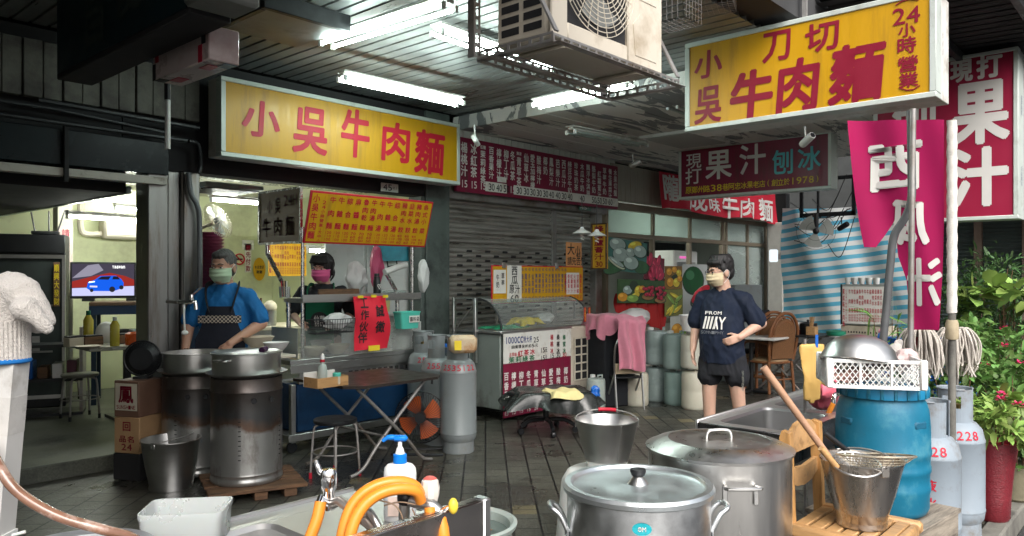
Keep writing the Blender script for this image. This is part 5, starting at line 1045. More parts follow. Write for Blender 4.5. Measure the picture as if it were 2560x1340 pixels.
# red curtain and plastic bag
o = thing('red_curtain', 'red cloth hung below the fruit posters', 'curtain', onY(1540,845,6.0)); w0 = onY(1662,845,6.0)[0]-onY(1540,845,6.0)[0]; obj('cloth', G().grid(lambda u,v: (w0*u, .04*sin(u*28+v*3), (.02+.35*(1-u))+ (.60-.35*(1-u))*v), 50, 10, .004), mat('red_curtain_cloth', (.42,.02,.02), .6, 0, .15, 5), o, ang=80)
blob('plastic_bag', 'big clear plastic bag lying over the black cabinet beside the red cloth', 'bag', dep(1588,815,9.2), (.24,.15,.11), BAG, 21, .15)
# ------------------------------------------------------------------ fruit posters
def poster(label, plane, tl, br, bgm, items, rot=0):
    b = Board('fruit_poster', label, 'poster', 'Y', plane, tl, br, 'printed fruit posters'); obj('sheet', G().box(0,0,0,b.w,.006,b.h), bgm, b.root, smooth=False); W, H = b.w, b.h
    k = 0; gs = {}
    det = []
    for q_ in items:
        det.append((DKP, q_[1]+.01, q_[2]-.012, q_[3]*1.09, q_[4]*1.09, q_[5])); det.append(q_)
        if q_[0] not in (LEAFP, DKP, BAS): det.append((LIGHTS.get(q_[0].name, WHF), q_[1]-q_[3]*.3, q_[2]+q_[4]*.35, q_[3]*.42, q_[4]*.36, q_[5]))
    for (m, x, z, rx, rz_, a) in det:
        k += 1; g = gs.setdefault(m.name, (G(), m))[0]; v = [(W*x+rx*W*cos(q*pi/12)*cos(a)-rz_*H*sin(q*pi/12)*sin(a), -.001-.0003*k, H*z+rx*W*cos(q*pi/12)*sin(a)+rz_*H*sin(q*pi/12)*cos(a)) for q in range(24)]; g.add(v, [tuple(range(24))])
    for n, (g, m) in gs.items(): obj('printed_' + n.split('.')[0], g, m, b.root, smooth=False)
    b.root.rotation_euler.y = rot; return b
fm = lambda n, c, v=.25: mat(n, c, .45, 0, v, 9, .0)
MEL = fm('pale_melon', (.36,.47,.44)); LEAFP = fm('leaves', (.05,.14,.06), .5); ORG = fm('orange_fruit', (.75,.33,.04)); YEL = fm('yellow_fruit', (.75,.55,.06)); PIN = fm('dragonfruit', (.55,.04,.10)); PINK = fm('berry', (.45,.03,.07)); GRN = fm('melon_rind', (.02,.10,.03), .5); REDF = fm('melon_flesh', (.55,.02,.04)); WHF = fm('rind_edge', (.55,.62,.45)); BAS = fm('basket', (.35,.20,.09)); DKP = fm('dark_print', (.04,.06,.04), .5); GRV = fm('lime', (.25,.42,.10))
LIGHTS = {m_.name: fm('lighter_' + m_.name, tuple(min(1, c_*1.5+.03) for c_ in k_), .1) for m_, k_ in ((MEL,(.42,.52,.48)),(ORG,(.75,.33,.04)),(YEL,(.75,.55,.06)),(PIN,(.55,.04,.10)),(PINK,(.45,.03,.07)),(GRN,(.03,.14,.05)),(GRV,(.25,.42,.10)),(REDF,(.55,.02,.04)),(WHF,(.55,.62,.45)))}
rnd = random.Random(3)
poster('large poster of pale blue melons at the left of the fruit posters', 5.9, (1519,592), (1616,675), fm('teal_print', (.06,.19,.17), .4), [(LEAFP,.2,.15,.3,.2,.3),(LEAFP,.85,.2,.2,.2,0),(MEL,.22,.82,.2,.2,0),(YEL,.66,.86,.18,.14,.2),(MEL,.30,.52,.19,.22,0),(MEL,.55,.63,.12,.14,0),(MEL,.80,.70,.17,.19,0),(MEL,.57,.30,.19,.21,0),(WHF,.2,.23,.22,.10,-.3),(MEL,.2,.27,.19,.07,-.3)], .06)
poster('poster of red dragonfruit beside the melon poster', 5.95, (1609,640), (1660,697), fm('red_print', (.20,.03,.05)), [(PIN,rnd.uniform(.1,.9),rnd.uniform(.1,.9),.18,.16,rnd.uniform(0,3)) for _ in range(16)], .05)
poster('wide poster of mixed fruit and baskets of red berries', 5.92, (1543,697), (1661,752), fm('green_print', (.06,.12,.05), .5), [(MEL,.2,.55,.09,.18,0),(DKP,.32,.75,.08,.2,0),(YEL,.42,.55,.08,.2,.2),(ORG,.5,.6,.07,.16,0),(YEL,.35,.3,.1,.14,.3),(ORG,.1,.25,.1,.18,0),(GRV,.3,.2,.12,.15,0),(BAS,.62,.28,.13,.14,0)]+[(PINK,.62+rnd.uniform(-.12,.12),.45+rnd.uniform(-.1,.25),.035,.07,0) for _ in range(16)]+[(BAS,.87,.14,.12,.12,0)]+[(PINK,.87+rnd.uniform(-.1,.1),.3+rnd.uniform(-.1,.4),.035,.07,0) for _ in range(18)], .03)
poster('poster of oranges and peaches left of the watermelon poster', 5.95, (1662,665), (1705,722), fm('amber_print', (.30,.16,.04), .4), [(ORG,.25,.75,.16,.16,0),(ORG,.55,.85,.15,.14,0),(YEL,.8,.7,.16,.15,0),(DKP,.5,.52,.2,.1,.3),(ORG,.3,.3,.2,.2,0),(YEL,.65,.28,.2,.2,0),(ORG,.85,.45,.14,.14,0)])
poster('poster of green and yellow bananas under the oranges poster', 5.95, (1662,724), (1707,788), fm('olive_print', (.22,.22,.06), .4), [(YEL,.3,.25,.28,.07,.5),(YEL,.45,.3,.3,.07,.8),(GRV,.6,.4,.3,.07,.9),(YEL,.7,.25,.25,.08,.4),(GRV,.3,.65,.26,.08,-.6),(YEL,.55,.75,.3,.07,-.3),(GRV,.75,.65,.22,.08,.4)])
poster('tall white poster of a watermelon and its red slice', 6.02, (1706,660), (1768,850), fm('white_print', (.62,.64,.62), .05), [(GRN,.42,.80,.40,.17,0),(LEAFP,.7,.35,.25,.08,.9),(LEAFP,.8,.38,.25,.07,1.4),(YEL,.8,.22,.2,.13,0),(WHF,.72,.60,.42,.10,.35),(REDF,.72,.615,.40,.08,.35)])
poster('poster with a melon, oranges and limes under the watermelon', 5.97, (1676,792), (1735,850), fm('cream_print', (.60,.62,.58), .05), [(MEL,.7,.7,.25,.25,0),(ORG,.25,.5,.2,.22,0),(ORG,.5,.4,.2,.22,0),(GRV,.5,.2,.22,.22,0)])
# kitchen machines behind the juice counter
o = thing('counter_appliance', 'white boxy appliance with coloured lights behind the juice counter', 'appliance', (12.0,6.75,1.5)); obj('case', G().box(-.3,0,0,.55,.4,.5,.02), MT['whitepl'], o); obj('display', G().box(-.1,-.004,.36,.25,-.001,.4), emitmat('appliance_light', (.5,.1,.3), 1.0), o, smooth=False); obj('door', G().box(-.2,-.008,.05,.45,-.001,.3,.004), MT['steelh'], o)
o = thing('shelf_unit', 'dark shelf of jars and bags behind the juice counter', 'shelf', (13.0,7.4,1.2)); obj('boards', G().box(-.6,0,0,.9,.4,.04).box(-.6,0,.45,.9,.4,.49).box(-.6,.36,.04,.9,.4,1.0), MT['darkmetal'], o)
for i in range(7): obj('jar', G().lathe([(.06,.49),(.07,.5),(.07,.66),(.04,.69)], (-.5+i*.2,.15,.001), 14), [MT['plumpl'],MT['bluepl'],MT['milky'],MT['pinkcl'],MT['blackpl'],MT['steel'],MT['mintpl']][i], o)
o = thing('grey_cabinet', 'grey metal cabinet standing behind the walking man', 'cabinet', dep(1838,930,11.0)[:2]+(0,), R(-15)); obj('body', G().box(0,0,0,.6,.4,1.42,.01), MT['gasg'], o)
# ------------------------------------------------------------------ striped tarp and noodle stall at the back right
TX = 13.0
def tp_(u, v): return onX(1950+(2262-1950)*u, 500+(800-500)*(1-v), TX)
tl_, br_2 = onX(1952,520,TX), onX(2275,800,TX); tw_ = tl_[1]-br_2[1]
tm = bpy.data.materials.new('striped_tarp'); tm.use_nodes = True; nt = tm.node_tree; L = nt.links.new; bb = nt.nodes['Principled BSDF']; tc = _n(nt,'ShaderNodeTexCoord'); sp_ = _n(nt,'ShaderNodeSeparateXYZ'); L(tc.outputs['Object'], sp_.inputs[0])
m1 = _n(nt,'ShaderNodeMath', operation='MULTIPLY_ADD'); m1.inputs[1].default_value = -.12; L(sp_.outputs[0], m1.inputs[0]); L(sp_.outputs[2], m1.inputs[2]); m2_ = _n(nt,'ShaderNodeMath', operation='PINGPONG'); m2_.inputs[1].default_value = .075; L(m1.outputs[0], m2_.inputs[0]); m3 = _n(nt,'ShaderNodeMath', operation='GREATER_THAN'); m3.inputs[1].default_value = .04; L(m2_.outputs[0], m3.inputs[0])
mx = _n(nt,'ShaderNodeMix', data_type='RGBA'); L(m3.outputs[0], mx.inputs[0]); mx.inputs[6].default_value = (.84,.87,.87,1); mx.inputs[7].default_value = (.13,.52,.74,1); n_ = _n(nt,'ShaderNodeTexNoise', Scale=3.0, Detail=9.0, Roughness=.7); L(tc.outputs['Object'], n_.inputs['Vector']); rp_ = _n(nt,'ShaderNodeValToRGB'); L(n_.outputs[0], rp_.inputs[0]); rp_.color_ramp.elements[0].position = .56; rp_.color_ramp.elements[1].position = .72
mz = _n(nt,'ShaderNodeMix', data_type='RGBA'); mu = _n(nt,'ShaderNodeMath', operation='MULTIPLY'); mu.inputs[1].default_value = .3; L(rp_.outputs[0], mu.inputs[0]); L(mu.outputs[0], mz.inputs[0]); L(mx.outputs[2], mz.inputs[6]); mz.inputs[7].default_value = (.33,.32,.28,1); L(mz.outputs[2], bb.inputs['Base Color']); bb.inputs['Roughness'].default_value = .5
tr2 = _n(nt,'ShaderNodeBsdfTranslucent'); L(mz.outputs[2], tr2.inputs[0]); ms = _n(nt,'ShaderNodeMixShader', Fac=.35); L(bb.outputs[0], ms.inputs[1]); L(tr2.outputs[0], ms.inputs[2]); L(ms.outputs[0], nt.nodes['Material Output'].inputs[0])
ta = thing('striped_tarp', 'blue and white striped tarpaulin hung across the arcade behind the noodle stall', 'tarpaulin', (TX,tl_[1],0), R(-90)); tz = tl_[2]
obj('cloth', G().grid(lambda u,v: (tw_*u, .07*sin(u*9+v*3)+.03*sin(u*23+v*8)+.05*sin(v*7+u*2), .55+(tz-.55)*v-.10*sin(pi*u)*v + .16*u*(v-.3)), 60, 40), tm, ta, ang=80)
o = thing('cable_frame', 'dark frame with hanging cables above the striped tarp', 'frame', (12.6,onX(2000,530,12.6)[1],0), R(-90)); fz0 = onX(2000,545,12.6)[2]; fw = onX(2000,500,12.6)[1]-onX(2130,500,12.6)[1]
for q in ((0,fz0,fw+.05,fz0+.07),(0,3.1,fw+.05,3.16),(0,fz0,.05,3.15),(fw,fz0,fw+.06,3.15),(fw*.34,fz0+.07,fw*.34+.03,3.1)): obj('bar', G().box(q[0],-.02,q[1],q[2],.02,q[3]), MT['blackpl'], o)
for i in range(9):
    r_ = random.Random(i); x0 = r_.uniform(-.3,.6)*fw; x1 = r_.uniform(.4,1.1)*fw; z0 = fz0+r_.uniform(-.5,.5); z1 = fz0+r_.uniform(-.1,.7); obj('cable', G().tube(catmull([(x0,-.04,z0),((x0+x1)/2,-.06,min(z0,z1)-r_.uniform(0,.25)),(x1,-.04,z1)],8), .007, 5), MT['blackpl'], o)
o = thing('wall_fan', 'dark grey fan with pale blades hanging before the striped tarp', 'fan', onX(2040,578,12.2), R(-70)); g = G()
for k in range(3): a = k*2*pi/3+.3; g.grid(lambda u,v: ((.04+.22*u)*cos(a+(v-.5)*1.2), .02*(v-.5), (.04+.22*u)*sin(a+(v-.5)*1.2)), 6, 5, .004)
obj('blade', g, mat('grey_blade', (.34,.36,.34), .5), o); obj('hub', G().ball((0,0,0),.05), MT['blackpl'], o); obj('motor', G().tube([(0,.02,0),(0,.2,.06),(0,.2,.3)], .04, 10), MT['blackpl'], o)
g = G()
for rr_ in (.15,.29): g.tube([(rr_*cos(a*pi/16),-.04 if rr_ < .2 else 0,rr_*sin(a*pi/16)) for a in range(32)], .003, 4, closed=True)
obj('guard', g, MT['darkmetal'], o)
NX = 11.0
b = Board('menu_cabinet', 'noodle stall glass cabinet with a white and red menu sheet facing the street', 'cabinet', 'X', NX, (2105,716), (2210,812)); W, H = b.w, b.h
obj('case_floor', G().box(-.0,.012,-.02,W,.42,-.002), MT['steelh'], b.root); obj('case_top', G().box(0,.012,H,W,.42,H+.03), MT['steelh'], b.root)
for x in (-.012,): obj('side_frame', G().box(x-.01,.0,-.02,x+.011,.03,H+.03).box(x-.01,.39,-.02,x+.011,.42,H+.03), MT['darkmetal'], b.root)
obj('menu_sheet', G().box(.005,-.004,0,W,.008,H), MT['paper'], b.root, smooth=False); t = T(-.007,.02); menu_text(t, t, W, H, W*.19, W*.062, '隴成味牛肉麵'); t.build('red_lettering', MT['red_t'], b.root)
obj('back_sheet', G().box(0,.41,0,W,.418,H), MT['glassd'], b.root, smooth=False)
z0 = b.z0; y0 = b.u0
o = thing('stall_counter', 'steel counter with hole rows under the white menu cabinet', 'counter', (NX,y0,0), R(-90)); obj('front', G().box(-.02,.01,.1,W+.05,.4,z0-.03,.005), mat('marbled_panel', (.50,.45,.36), .5, 0, .2, 9, dirt=(.3,.25,.18), damt=.5), o)
for i in range(14): obj('hole', G().box(.04+i*W/15,.006,z0-.13,.04+i*W/15+.015,.0095,z0-.105), MT['grime_and_hole_shade'], o, smooth=False)
o0 = None
for i in range(9):
    p_ = (NX+.12+.1*(i % 2), y0-.04-i*.048, z0+H+.032); 
    if o0 is None: o0 = thing('cup', 'white cups lined up on top of the menu cabinet', 'cup', p_, 0, 'white cups on the cabinet'); obj('cup_body', G().lathe([(.028,0),(.04,.09),(.038,.09),(.026,.005)], (0,0,0), 14), MT['whitepl'], o0)
    else: dup(o0, p_, 0, 'white cups lined up on top of the menu cabinet')
o = thing('dark_table', 'dark folding table with pots beside the white menu cabinet', 'table', (10.3,y0+.50,0), R(-90)); obj('table_top', G().box(-.55,-.3,.74,.55,.35,.765,.006), MT['darkmetal'], o)
for x0_, x1_ in ((-.4,.3),(.4,-.3)): obj('leg', G().tube([(x0_,-.25,.74),(x1_,-.25,.0)], .014, 8), MT['galv'], o); obj('leg', G().tube([(x0_,.3,.74),(x1_,.3,.0)], .014, 8), MT['galv'], o)
for px, py, r_, h_, m, lab, hh in ((1985,818,.15,.16,MT['steel'],'steel soup pot on the dark table',1),(2020,812,.12,.14,MT['blackpl'],'black pot next to the steel soup pot',0),(1998,826,.11,.05,MT['plumpl'],'plum bowl in front of the steel soup pot',0),(2090,822,.12,.05,mat('green_bowl',(.02,.22,.13),.4),'green bowl at the right end of the dark table',0)):
    q = onX(px,py,10.3); o = thing('cooking_pot' if h_ > .1 else 'bowl', lab, 'pot' if h_ > .1 else 'bowl', (10.3,q[1],.766)); obj('body', G().lathe([(r_*.9,0),(r_,.02),(r_,h_),(r_*1.04,h_+.005),(r_*.95,h_+.008),(0,h_+.03)], (0,0,0), 24, cap1=False), m, o)
    if h_ > .1: obj('knob', G().ball((0,0,h_+.04),.018,10,6), MT['blackpl'], o)
q = onX(2030,815,10.2); o = thing('chopstick_box', 'small wooden box of chopsticks on the dark table', 'box', (10.2,q[1],.766)); obj('box', G().box(-.06,-.06,0,.06,.06,.11,.004), MT['wood'], o)
for i in range(10): obj('chopstick', G().tube([(-.03+.006*i,.01*(i % 3),.1),(-.05+.01*i,.02*(i % 3)-.02,.24)], .004, 5), MT['wood'], o)
# the marble table, rattan chairs
o = thing('cafe_table', 'small table with a pale edge behind the walking man', 'table', gp(1880,985)[:2]+(0,)); obj('table_top', G().box(-.1,-.35,.72,.6,.4,.75,.008), MT['whitepaint'], o); obj('leg', G().tube([(.2,.1,.0),(.2,.1,.72)], .03, 10), MT['blackpl'], o); obj('foot', G().box(-.1,.07,.0,.5,.13,.03,.01).box(.17,-.2,.0,.23,.4,.031,.01), MT['blackpl'], o)
def rattan(label, loc, rz):
    o = thing('rattan_chair', label, 'chair', loc, rz, 'rattan chairs'); RM = MT['rattan']
    arch = [(-.21,.22,.44),(-.24,.25,.66),(-.23,.28,.86),(-.13,.30,1.02),(0,.305,1.06),(.13,.30,1.02),(.23,.28,.86),(.24,.25,.66),(.21,.22,.44)]
    obj('back_frame', G().tube(catmull(arch,5), .021, 8), RM, o); inn = [(x*.80,y-.004,.50+(z-.44)*.83) for x,y,z in arch]; obj('inner_frame', G().tube(catmull(inn,5), .012, 8), RM, o)
    inn2 = [(x*.62,y-.004,.54+(z-.44)*.66) for x,y,z in arch]; obj('inner_frame', G().tube(catmull(inn2,5), .010, 8), RM, o)
    obj('woven_back', G().grid(lambda u,v: ((u-.5)*2*.19*sqrt(max(.02,1-max(0,(v-.55)/.45)**2)), .235+.07*v, .46+.53*v), 24, 30, .006), mat('woven_cane', (.20,.09,.035), .6, 0, .6, 90, .8, 120), o)
    obj('seat', G().lathe([(.23,.40),(.25,.42),(.24,.445),(0,.45)], (0,0,0), 30, cap1=False), mat('tan_seat_cushion', (.36,.24,.13), .7, 0, .2, 8), o); obj('seat_ring', G().tube([(.255*cos(a*pi/16),.255*sin(a*pi/16),.41) for a in range(32)], .018, 8, closed=True), RM, o)
    for x, y in ((-.2,-.19),(.2,-.19),(-.2,.2),(.2,.2)): obj('leg', G().tube([(x,y,.42),(x*1.1,y*1.15,0)], .021, 8), RM, o)
    for x in (-.25,.25): obj('armrest', G().tube(catmull([(x*.96,.24,.66),(x*1.1,.05,.68),(x*1.05,-.18,.64),(x*.9,-.22,.42)],5), .017, 8), RM, o)
    obj('stretcher', G().tube([(-.21,-.2,.18),(.21,-.2,.18)], .012, 6), RM, o); obj('stretcher', G().tube([(-.21,.21,.18),(.21,.21,.18)], .012, 6), RM, o); obj('stretcher', G().tube([(-.21,-.2,.2),(-.21,.21,.2)], .012, 6), RM, o); obj('stretcher', G().tube([(.21,-.2,.2),(.21,.21,.2)], .012, 6), RM, o); return o
r0 = rattan('rattan armchair with its woven back turned to the street, nearer of the two', gp(1922,978)[:2]+(0,), R(158)); dup(r0, dep(1900,960,10.6)[:2]+(0,), R(150), 'rattan armchair half hidden behind the nearer one')
o = thing('black_chair', 'black padded chair back behind the rattan armchairs', 'chair', dep(1890,930,11.2)[:2]+(0,), R(-40)); obj('backrest', G().box(-.24,0,.5,.24,.06,1.05,.03), MT['blackcl'], o); obj('seat', G().box(-.24,-.45,.42,.24,.0,.49,.02), MT['blackcl'], o)
for x in (-.2,.2):
    for y in (-.4,.03): obj('leg', G().tube([(x,y,0),(x,y,.42)], .014, 8), MT['galv'], o)
o = thing('wall_lantern', 'small lit white lamp on the pier at the left of the striped tarp', 'lamp', onX(1934,640,13.6)); obj('shade', G().box(-.05,-.07,-.11,.05,.07,.12,.02), emitmat('lantern_glow', (.85,.95,1), .7), o); obj('bracket', G().box(.06,-.03,-.05,.3,.03,.05), MT['galv'], o)
# ------------------------------------------------------------------ foreground: right hand side
from mathutils import noise
def remesh(name, g, m, voxel, it, parent, fold=0.0, fq=(9,9,5), ridge=True):
    me = bpy.data.meshes.new('r'); me.from_pydata(g.v, [], g.f); o = bpy.data.objects.new('r', me); COL.objects.link(o)
    a = o.modifiers.new('a', 'REMESH'); a.mode = 'VOXEL'; a.voxel_size = voxel; s = o.modifiers.new('b', 'SMOOTH'); s.factor = .5; s.iterations = it
    r = bpy.data.meshes.new_from_object(o.evaluated_get(bpy.context.evaluated_depsgraph_get())); bpy.data.objects.remove(o); bpy.data.meshes.remove(me)
    if fold:
        N_ = [v.normal.copy() for v in r.vertices]
        for v, vn in zip(r.vertices, N_):
            k = noise.noise(Vector((v.co.x*fq[0], v.co.y*fq[1], v.co.z*fq[2]))+Vector((3.1,1.7,.4))); k2 = noise.noise(Vector((v.co.x*fq[0]*2.3+v.co.z*6, v.co.y*fq[1]*2.3, v.co.z*fq[2]*2.1)))
            v.co += vn*fold*((.5-abs(k)*2) + .5*(.4-abs(k2)*2) if ridge else k+.6*k2)
    r.name = name; r.polygons.foreach_set('use_smooth', [True]*len(r.polygons)); r.materials.clear(); r.materials.append(m); q = bpy.data.objects.new(name, r); COL.objects.link(q)
    if parent is not None: q.parent = parent
    return q
# big pots
p = thing('stock_pot', 'pale aluminium stock pot with a dark lid knob and teal sticker, nearest the viewer', 'pot', dep(1595,1232,2.75)[:2]+(.25,), 0, 'big stock pots'); r = .256
obj('wall', G().lathe([(r*.97,0),(r,.03),(r,.525),(r*1.02,.53)], (0,0,0), 64, cap1=False), MT['alu'], p)
obj('lid', G().lathe([(r*1.03,.525),(r*1.055,.53),(r*1.06,.545),(r*1.03,.556),(r*.95,.556),(r*.93,.545),(r*.90,.541),(r*.5,.547),(0,.549)], (0,0,0), 72, cap0=False, cap1=False), mat('milky_aluminium_lid', (.66,.71,.73), .36, .9, .07, 9, bump=.04, bscale=40, dirt=(.52,.54,.55), damt=.45, dscale=3), p)
obj('lid_base', G().lathe([(.038,.549),(.036,.553),(.026,.565),(.018,.575)], (0,0,0), 24), MT['steel'], p); obj('lid_knob', G().lathe([(.018,.5755),(.024,.58),(.029,.595),(.027,.602),(0,.605)], (0,0,0), 24, cap1=False), MT['blackpl'], p)
def lug(o, r, z, a, m, w_=.09, out=.06, rad=.0095, drop=.0):
    P = [(r,-w_/2,z-.07),(r+out*.5,-w_/2,z-.01),(r+out,-w_*.36,z+.012),(r+out,w_*.36,z+.012),(r+out*.5,w_/2,z-.01),(r,w_/2,z-.07)]
    h = obj('side_handle', G().tube(catmull(P,5), rad, 10), m, o); h.rotation_euler = (0,0,a)
    for y in (-w_/2, w_/2): f_ = obj('rivet_plate', G().box(r-.002,y-.012,z-.11,r+.006,y+.012,z-.05,.003), m, o); f_.rotation_euler = (0,0,a)
vd = atan2(-1,0)
lug(p, r, .46, R(-48), MT['alu']); lug(p, r, .46, R(132), MT['alu'])
st = G(); av = atan2(-dep(1595,1232,2.75)[1], -dep(1595,1232,2.75)[0])+.05
st.add([((r+.0015)*cos(av+.125*cos(k*pi/16)), (r+.0015)*sin(av+.125*cos(k*pi/16)), .468+.021*sin(k*pi/16)) for k in range(32)], [tuple(range(32))]); obj('sticker', st, mat('teal_sticker', (.02,.36,.42), .4, 0, .3, 40), p, smooth=False)
t = T(0,.02); rr2 = r+.003; sfn = lambda x,y,z: (rr2*cos(av+x/r), rr2*sin(av+x/r), .468+z); t.row('OM', 0, 0, .016, .014, fn=sfn)
t.build('sticker_lettering', MT['white_t'], p)
p = thing('stock_pot', 'tall brushed steel stock pot with a domed lid, behind the pale aluminium one', 'pot', dep(1797,1107,3.21)[:2]+(.20,), 0, 'big stock pots'); r = .292
SB = mat('dark_brushed_steel', (.62,.61,.59), .33, 1, .10, 6, stretch=(2.5,2.5,.25), dirt=(.52,.51,.49), damt=.3, dscale=1.6)
obj('wall', G().lathe([(r*.97,0),(r,.02),(r,.62)], (0,0,0), 72, cap1=False), SB, p)
obj('lid', G().lathe([(r*1.0,.618),(r*1.04,.622),(r*1.045,.632),(r*.98,.640),(r*.90,.652),(r*.72,.664),(r*.70,.661),(r*.55,.664),(r*.53,.662),(0,.668)], (0,0,0), 80, cap0=False, cap1=False), SB, p)
obj('lid_handle', G().tube(catmull([(-.055,0,.664),(-.05,0,.69),(-.03,0,.70),(.03,0,.70),(.05,0,.69),(.055,0,.664)],4), .006, 8), MT['steel'], p).rotation_euler = (0,0,R(-40))
av = atan2(-p.location.y, -p.location.x)
h = obj('side_handle', G().tube(catmull([(r,-.06,.54),(r+.05,-.06,.545),(r+.05,.06,.545),(r,.06,.54)],3), .007, 8), MT['steel'], p); h.rotation_euler = (0,0,av+.28)
for y in (-.06,.06): q = obj('handle_plate', G().box(r-.002,y-.010,.47,r+.004,y+.010,.545,.003), MT['steel'], p); q.rotation_euler = (0,0,av+.28)
for x_, y_, lab, lo in ((1595,1232,'low dark stand under the pale aluminium pot',2.75),(1797,1107,'low dark stand under the tall steel pot',3.21)):
    q = dep(x_,y_,lo); o = thing('pot_stand', lab, 'stand', (q[0],q[1],0), 0, 'pot stands'); zt = .249 if lo < 3 else .199
    obj('ring', G().tube([(.22*cos(k*pi/16),.22*sin(k*pi/16),zt-.014) for k in range(32)], .013, 8, closed=True), MT['darkmetal'], o)
    for k in range(4): a = k*pi/2; obj('leg', G().tube([(.22*cos(a),.22*sin(a),zt-.02),(.24*cos(a),.24*sin(a),0)], .012, 8), MT['darkmetal'], o)
# bucket with a red grip on an upturned tub
q = dep(1517,1165,4.2); o = thing('upturned_tub', 'white round tub upside down under the bucket with the red grip', 'tub', (q[0],q[1],0)); obj('shell', G().lathe([(.30,0),(.315,.004),(.315,.02),(.29,.03),(.25,.42),(.22,.47),(.20,.48),(0,.482)], (0,0,0), 48, cap0=False, cap1=False), MT['whitepl'], o)
bucket('steel bucket with a bright red grip on its handle, behind the stock pots', (q[0],q[1],.484), .112, .172, .275, MT['steel'], rz=R(-50), grip=MT['red_t'])
# round basin at the bottom
q = gp(1152,1312,.32); o = thing('round_basin', 'grey plastic basin of water with floating leaves beside the soap bottle sink', 'basin', (q[0],q[1],0)); obj('shell', G().lathe([(.20,0),(.22,.01),(.255,.30),(.275,.315),(.28,.335),(.262,.342),(.245,.325),(.21,.03),(0,.03)], (0,0,0), 56, cap1=False), MT['milky'], o)
obj('water', G().lathe([(0,.285),(.24,.285)], (0,0,0), 40, cap0=False, cap1=False), mat('dull_water', (.10,.13,.12), .06, 0, .2, 4), o)
for i in range(5): obj('leaf', G().grid(lambda u,v: (.12+.02*i-.03*u, -.1+.03*i+.014*(v-.5)*sin(pi*u), .289+.003*v), 6, 2), MT['rust'], o)
# right hand double sink
SX = thing('double_sink', 'steel sink unit with two bowls beside the tall pot', 'sink', (3.52,1.42,0)); sl_ = 1.48; sw = .47; BS = mat('sink_steel', (.66,.66,.65), .36, .9, .05, 5, dirt=(.50,.49,.47), damt=.3, rvar=.05)
def bowl_in(g, x0, x1, y0, y1, z0, z1, r_=.06):
    rings = []
    for k, z in ((0,z1),(.012,z1-.012),(.02,z0+.03),(.05,z0)):
        ring = []
        for cx_, cy_, a0_ in ((x1-r_,y1-r_,0),(x0+r_,y1-r_,90),(x0+r_,y0+r_,180),(x1-r_,y0+r_,270)):
            for i in range(6): a = R(a0_+18*i); ring.append((cx_+(r_-k if r_ > k else .004)*cos(a), cy_+(r_-k if r_ > k else .004)*sin(a), z))
        rings.append(ring)
    n = 24; v = [p_ for ring in rings for p_ in ring]; f = [(j*n+(i+1) % n, j*n+i, (j+1)*n+i, (j+1)*n+(i+1) % n) for j in range(3) for i in range(n)]; f.append(tuple(3*n+i for i in range(n))); g.add(v, f)
def rim_sheet(g, W, D, holes, z, r_=.06):
    # top plate as strips round the rounded openings
    xs = sorted(set([0, W] + [h[0] for h in holes] + [h[1] for h in holes])); y0, y1 = holes[0][2], holes[0][3]
    g.box(0,0,z-.03,W,y0,z); g.box(0,y1,z-.03,W,D,z)
    for a, b_ in zip(xs, xs[1:]):
        if not any(abs(a-h[0]) < 1e-6 for h in holes): g.box(a,y0,z-.03,b_,y1,z-.0003)
    for x0, x1, y0, y1 in holes:
        for cx_, cy_, sx_, sy_ in ((x1,y1,1,1),(x0,y1,-1,1),(x0,y0,-1,-1),(x1,y0,1,-1)):
            P = [(cx_,cy_,z-.0006)]+[(cx_-sx_*r_+sx_*r_*cos(R(15*i)), cy_-sy_*r_+sy_*r_*sin(R(15*i)), z-.0006) for i in range(7)]; g.add(P, [tuple(range(8)) if sx_*sy_ > 0 else tuple(range(7,-1,-1))])
g = G(); hl = [(.10,.69,.05,.42),(.78,1.38,.05,.42)]; rim_sheet(g, sl_, sw, hl, .80); obj('rim', g, BS, SX, smooth=False)
for h_ in hl: g = G(); bowl_in(g, *h_, .58, .7995); obj('sink_bowl', g, MT['sinkbowl'], SX)
obj('apron', G().box(0,-.012,.66,sl_,-.001,.806,.004).box(-.012,-.012,.66,-.001,sw,.806,.004), mat('dark_wet_steel', (.10,.10,.10), .3, .9, .2), SX); obj('back_edge', G().box(0,sw+.001,.70,sl_,sw+.018,.815,.004), BS, SX)
for x in (.02, sl_-.06):
    for y in (.02, sw-.06): obj('leg', G().box(x,y,0,x+.04,y+.04,.769), MT['galv'], SX)
# wooden chair with bucket, strainers and pole
CHX, CHY = 3.47, 1.12; wc = thing('wooden_chair', 'pale wooden slat chair carrying a steel bucket', 'chair', (CHX,CHY,0), R(-90)); WZ = MT['woodz']; WH = MT['wood']
for y in (-.175,.175): obj('back_post', G().prism([(-.225,0),(-.185,0),(-.185,.47),(-.20,.86),(-.235,.87),(-.245,.84),(-.225,.47)], y-.02, y+.02), WZ, wc)
obj('back_rail', G().add(*(lambda P: ([(-.232,y,z) for y,z in P]+[(-.212,y,z) for y,z in P], [tuple(range(len(P)))[::-1], tuple(range(len(P),2*len(P)))]+[(i,(i+1)%len(P),len(P)+(i+1)%len(P),len(P)+i) for i in range(len(P))]))([(-.155,.76),(.155,.76),(.155,.845),(.08,.885),(0,.895),(-.08,.885),(-.155,.845)])), WH, wc)
obj('back_rail', G().add(*(lambda P: ([(-.226,y,z) for y,z in P]+[(-.206,y,z) for y,z in P], [tuple(range(len(P)))[::-1], tuple(range(len(P),2*len(P)))]+[(i,(i+1)%len(P),len(P)+(i+1)%len(P),len(P)+i) for i in range(len(P))]))([(-.155,.70),(-.155,.64),(-.09,.61),(0,.60),(.09,.61),(.155,.64),(.155,.70),(0,.685)])), WH, wc)
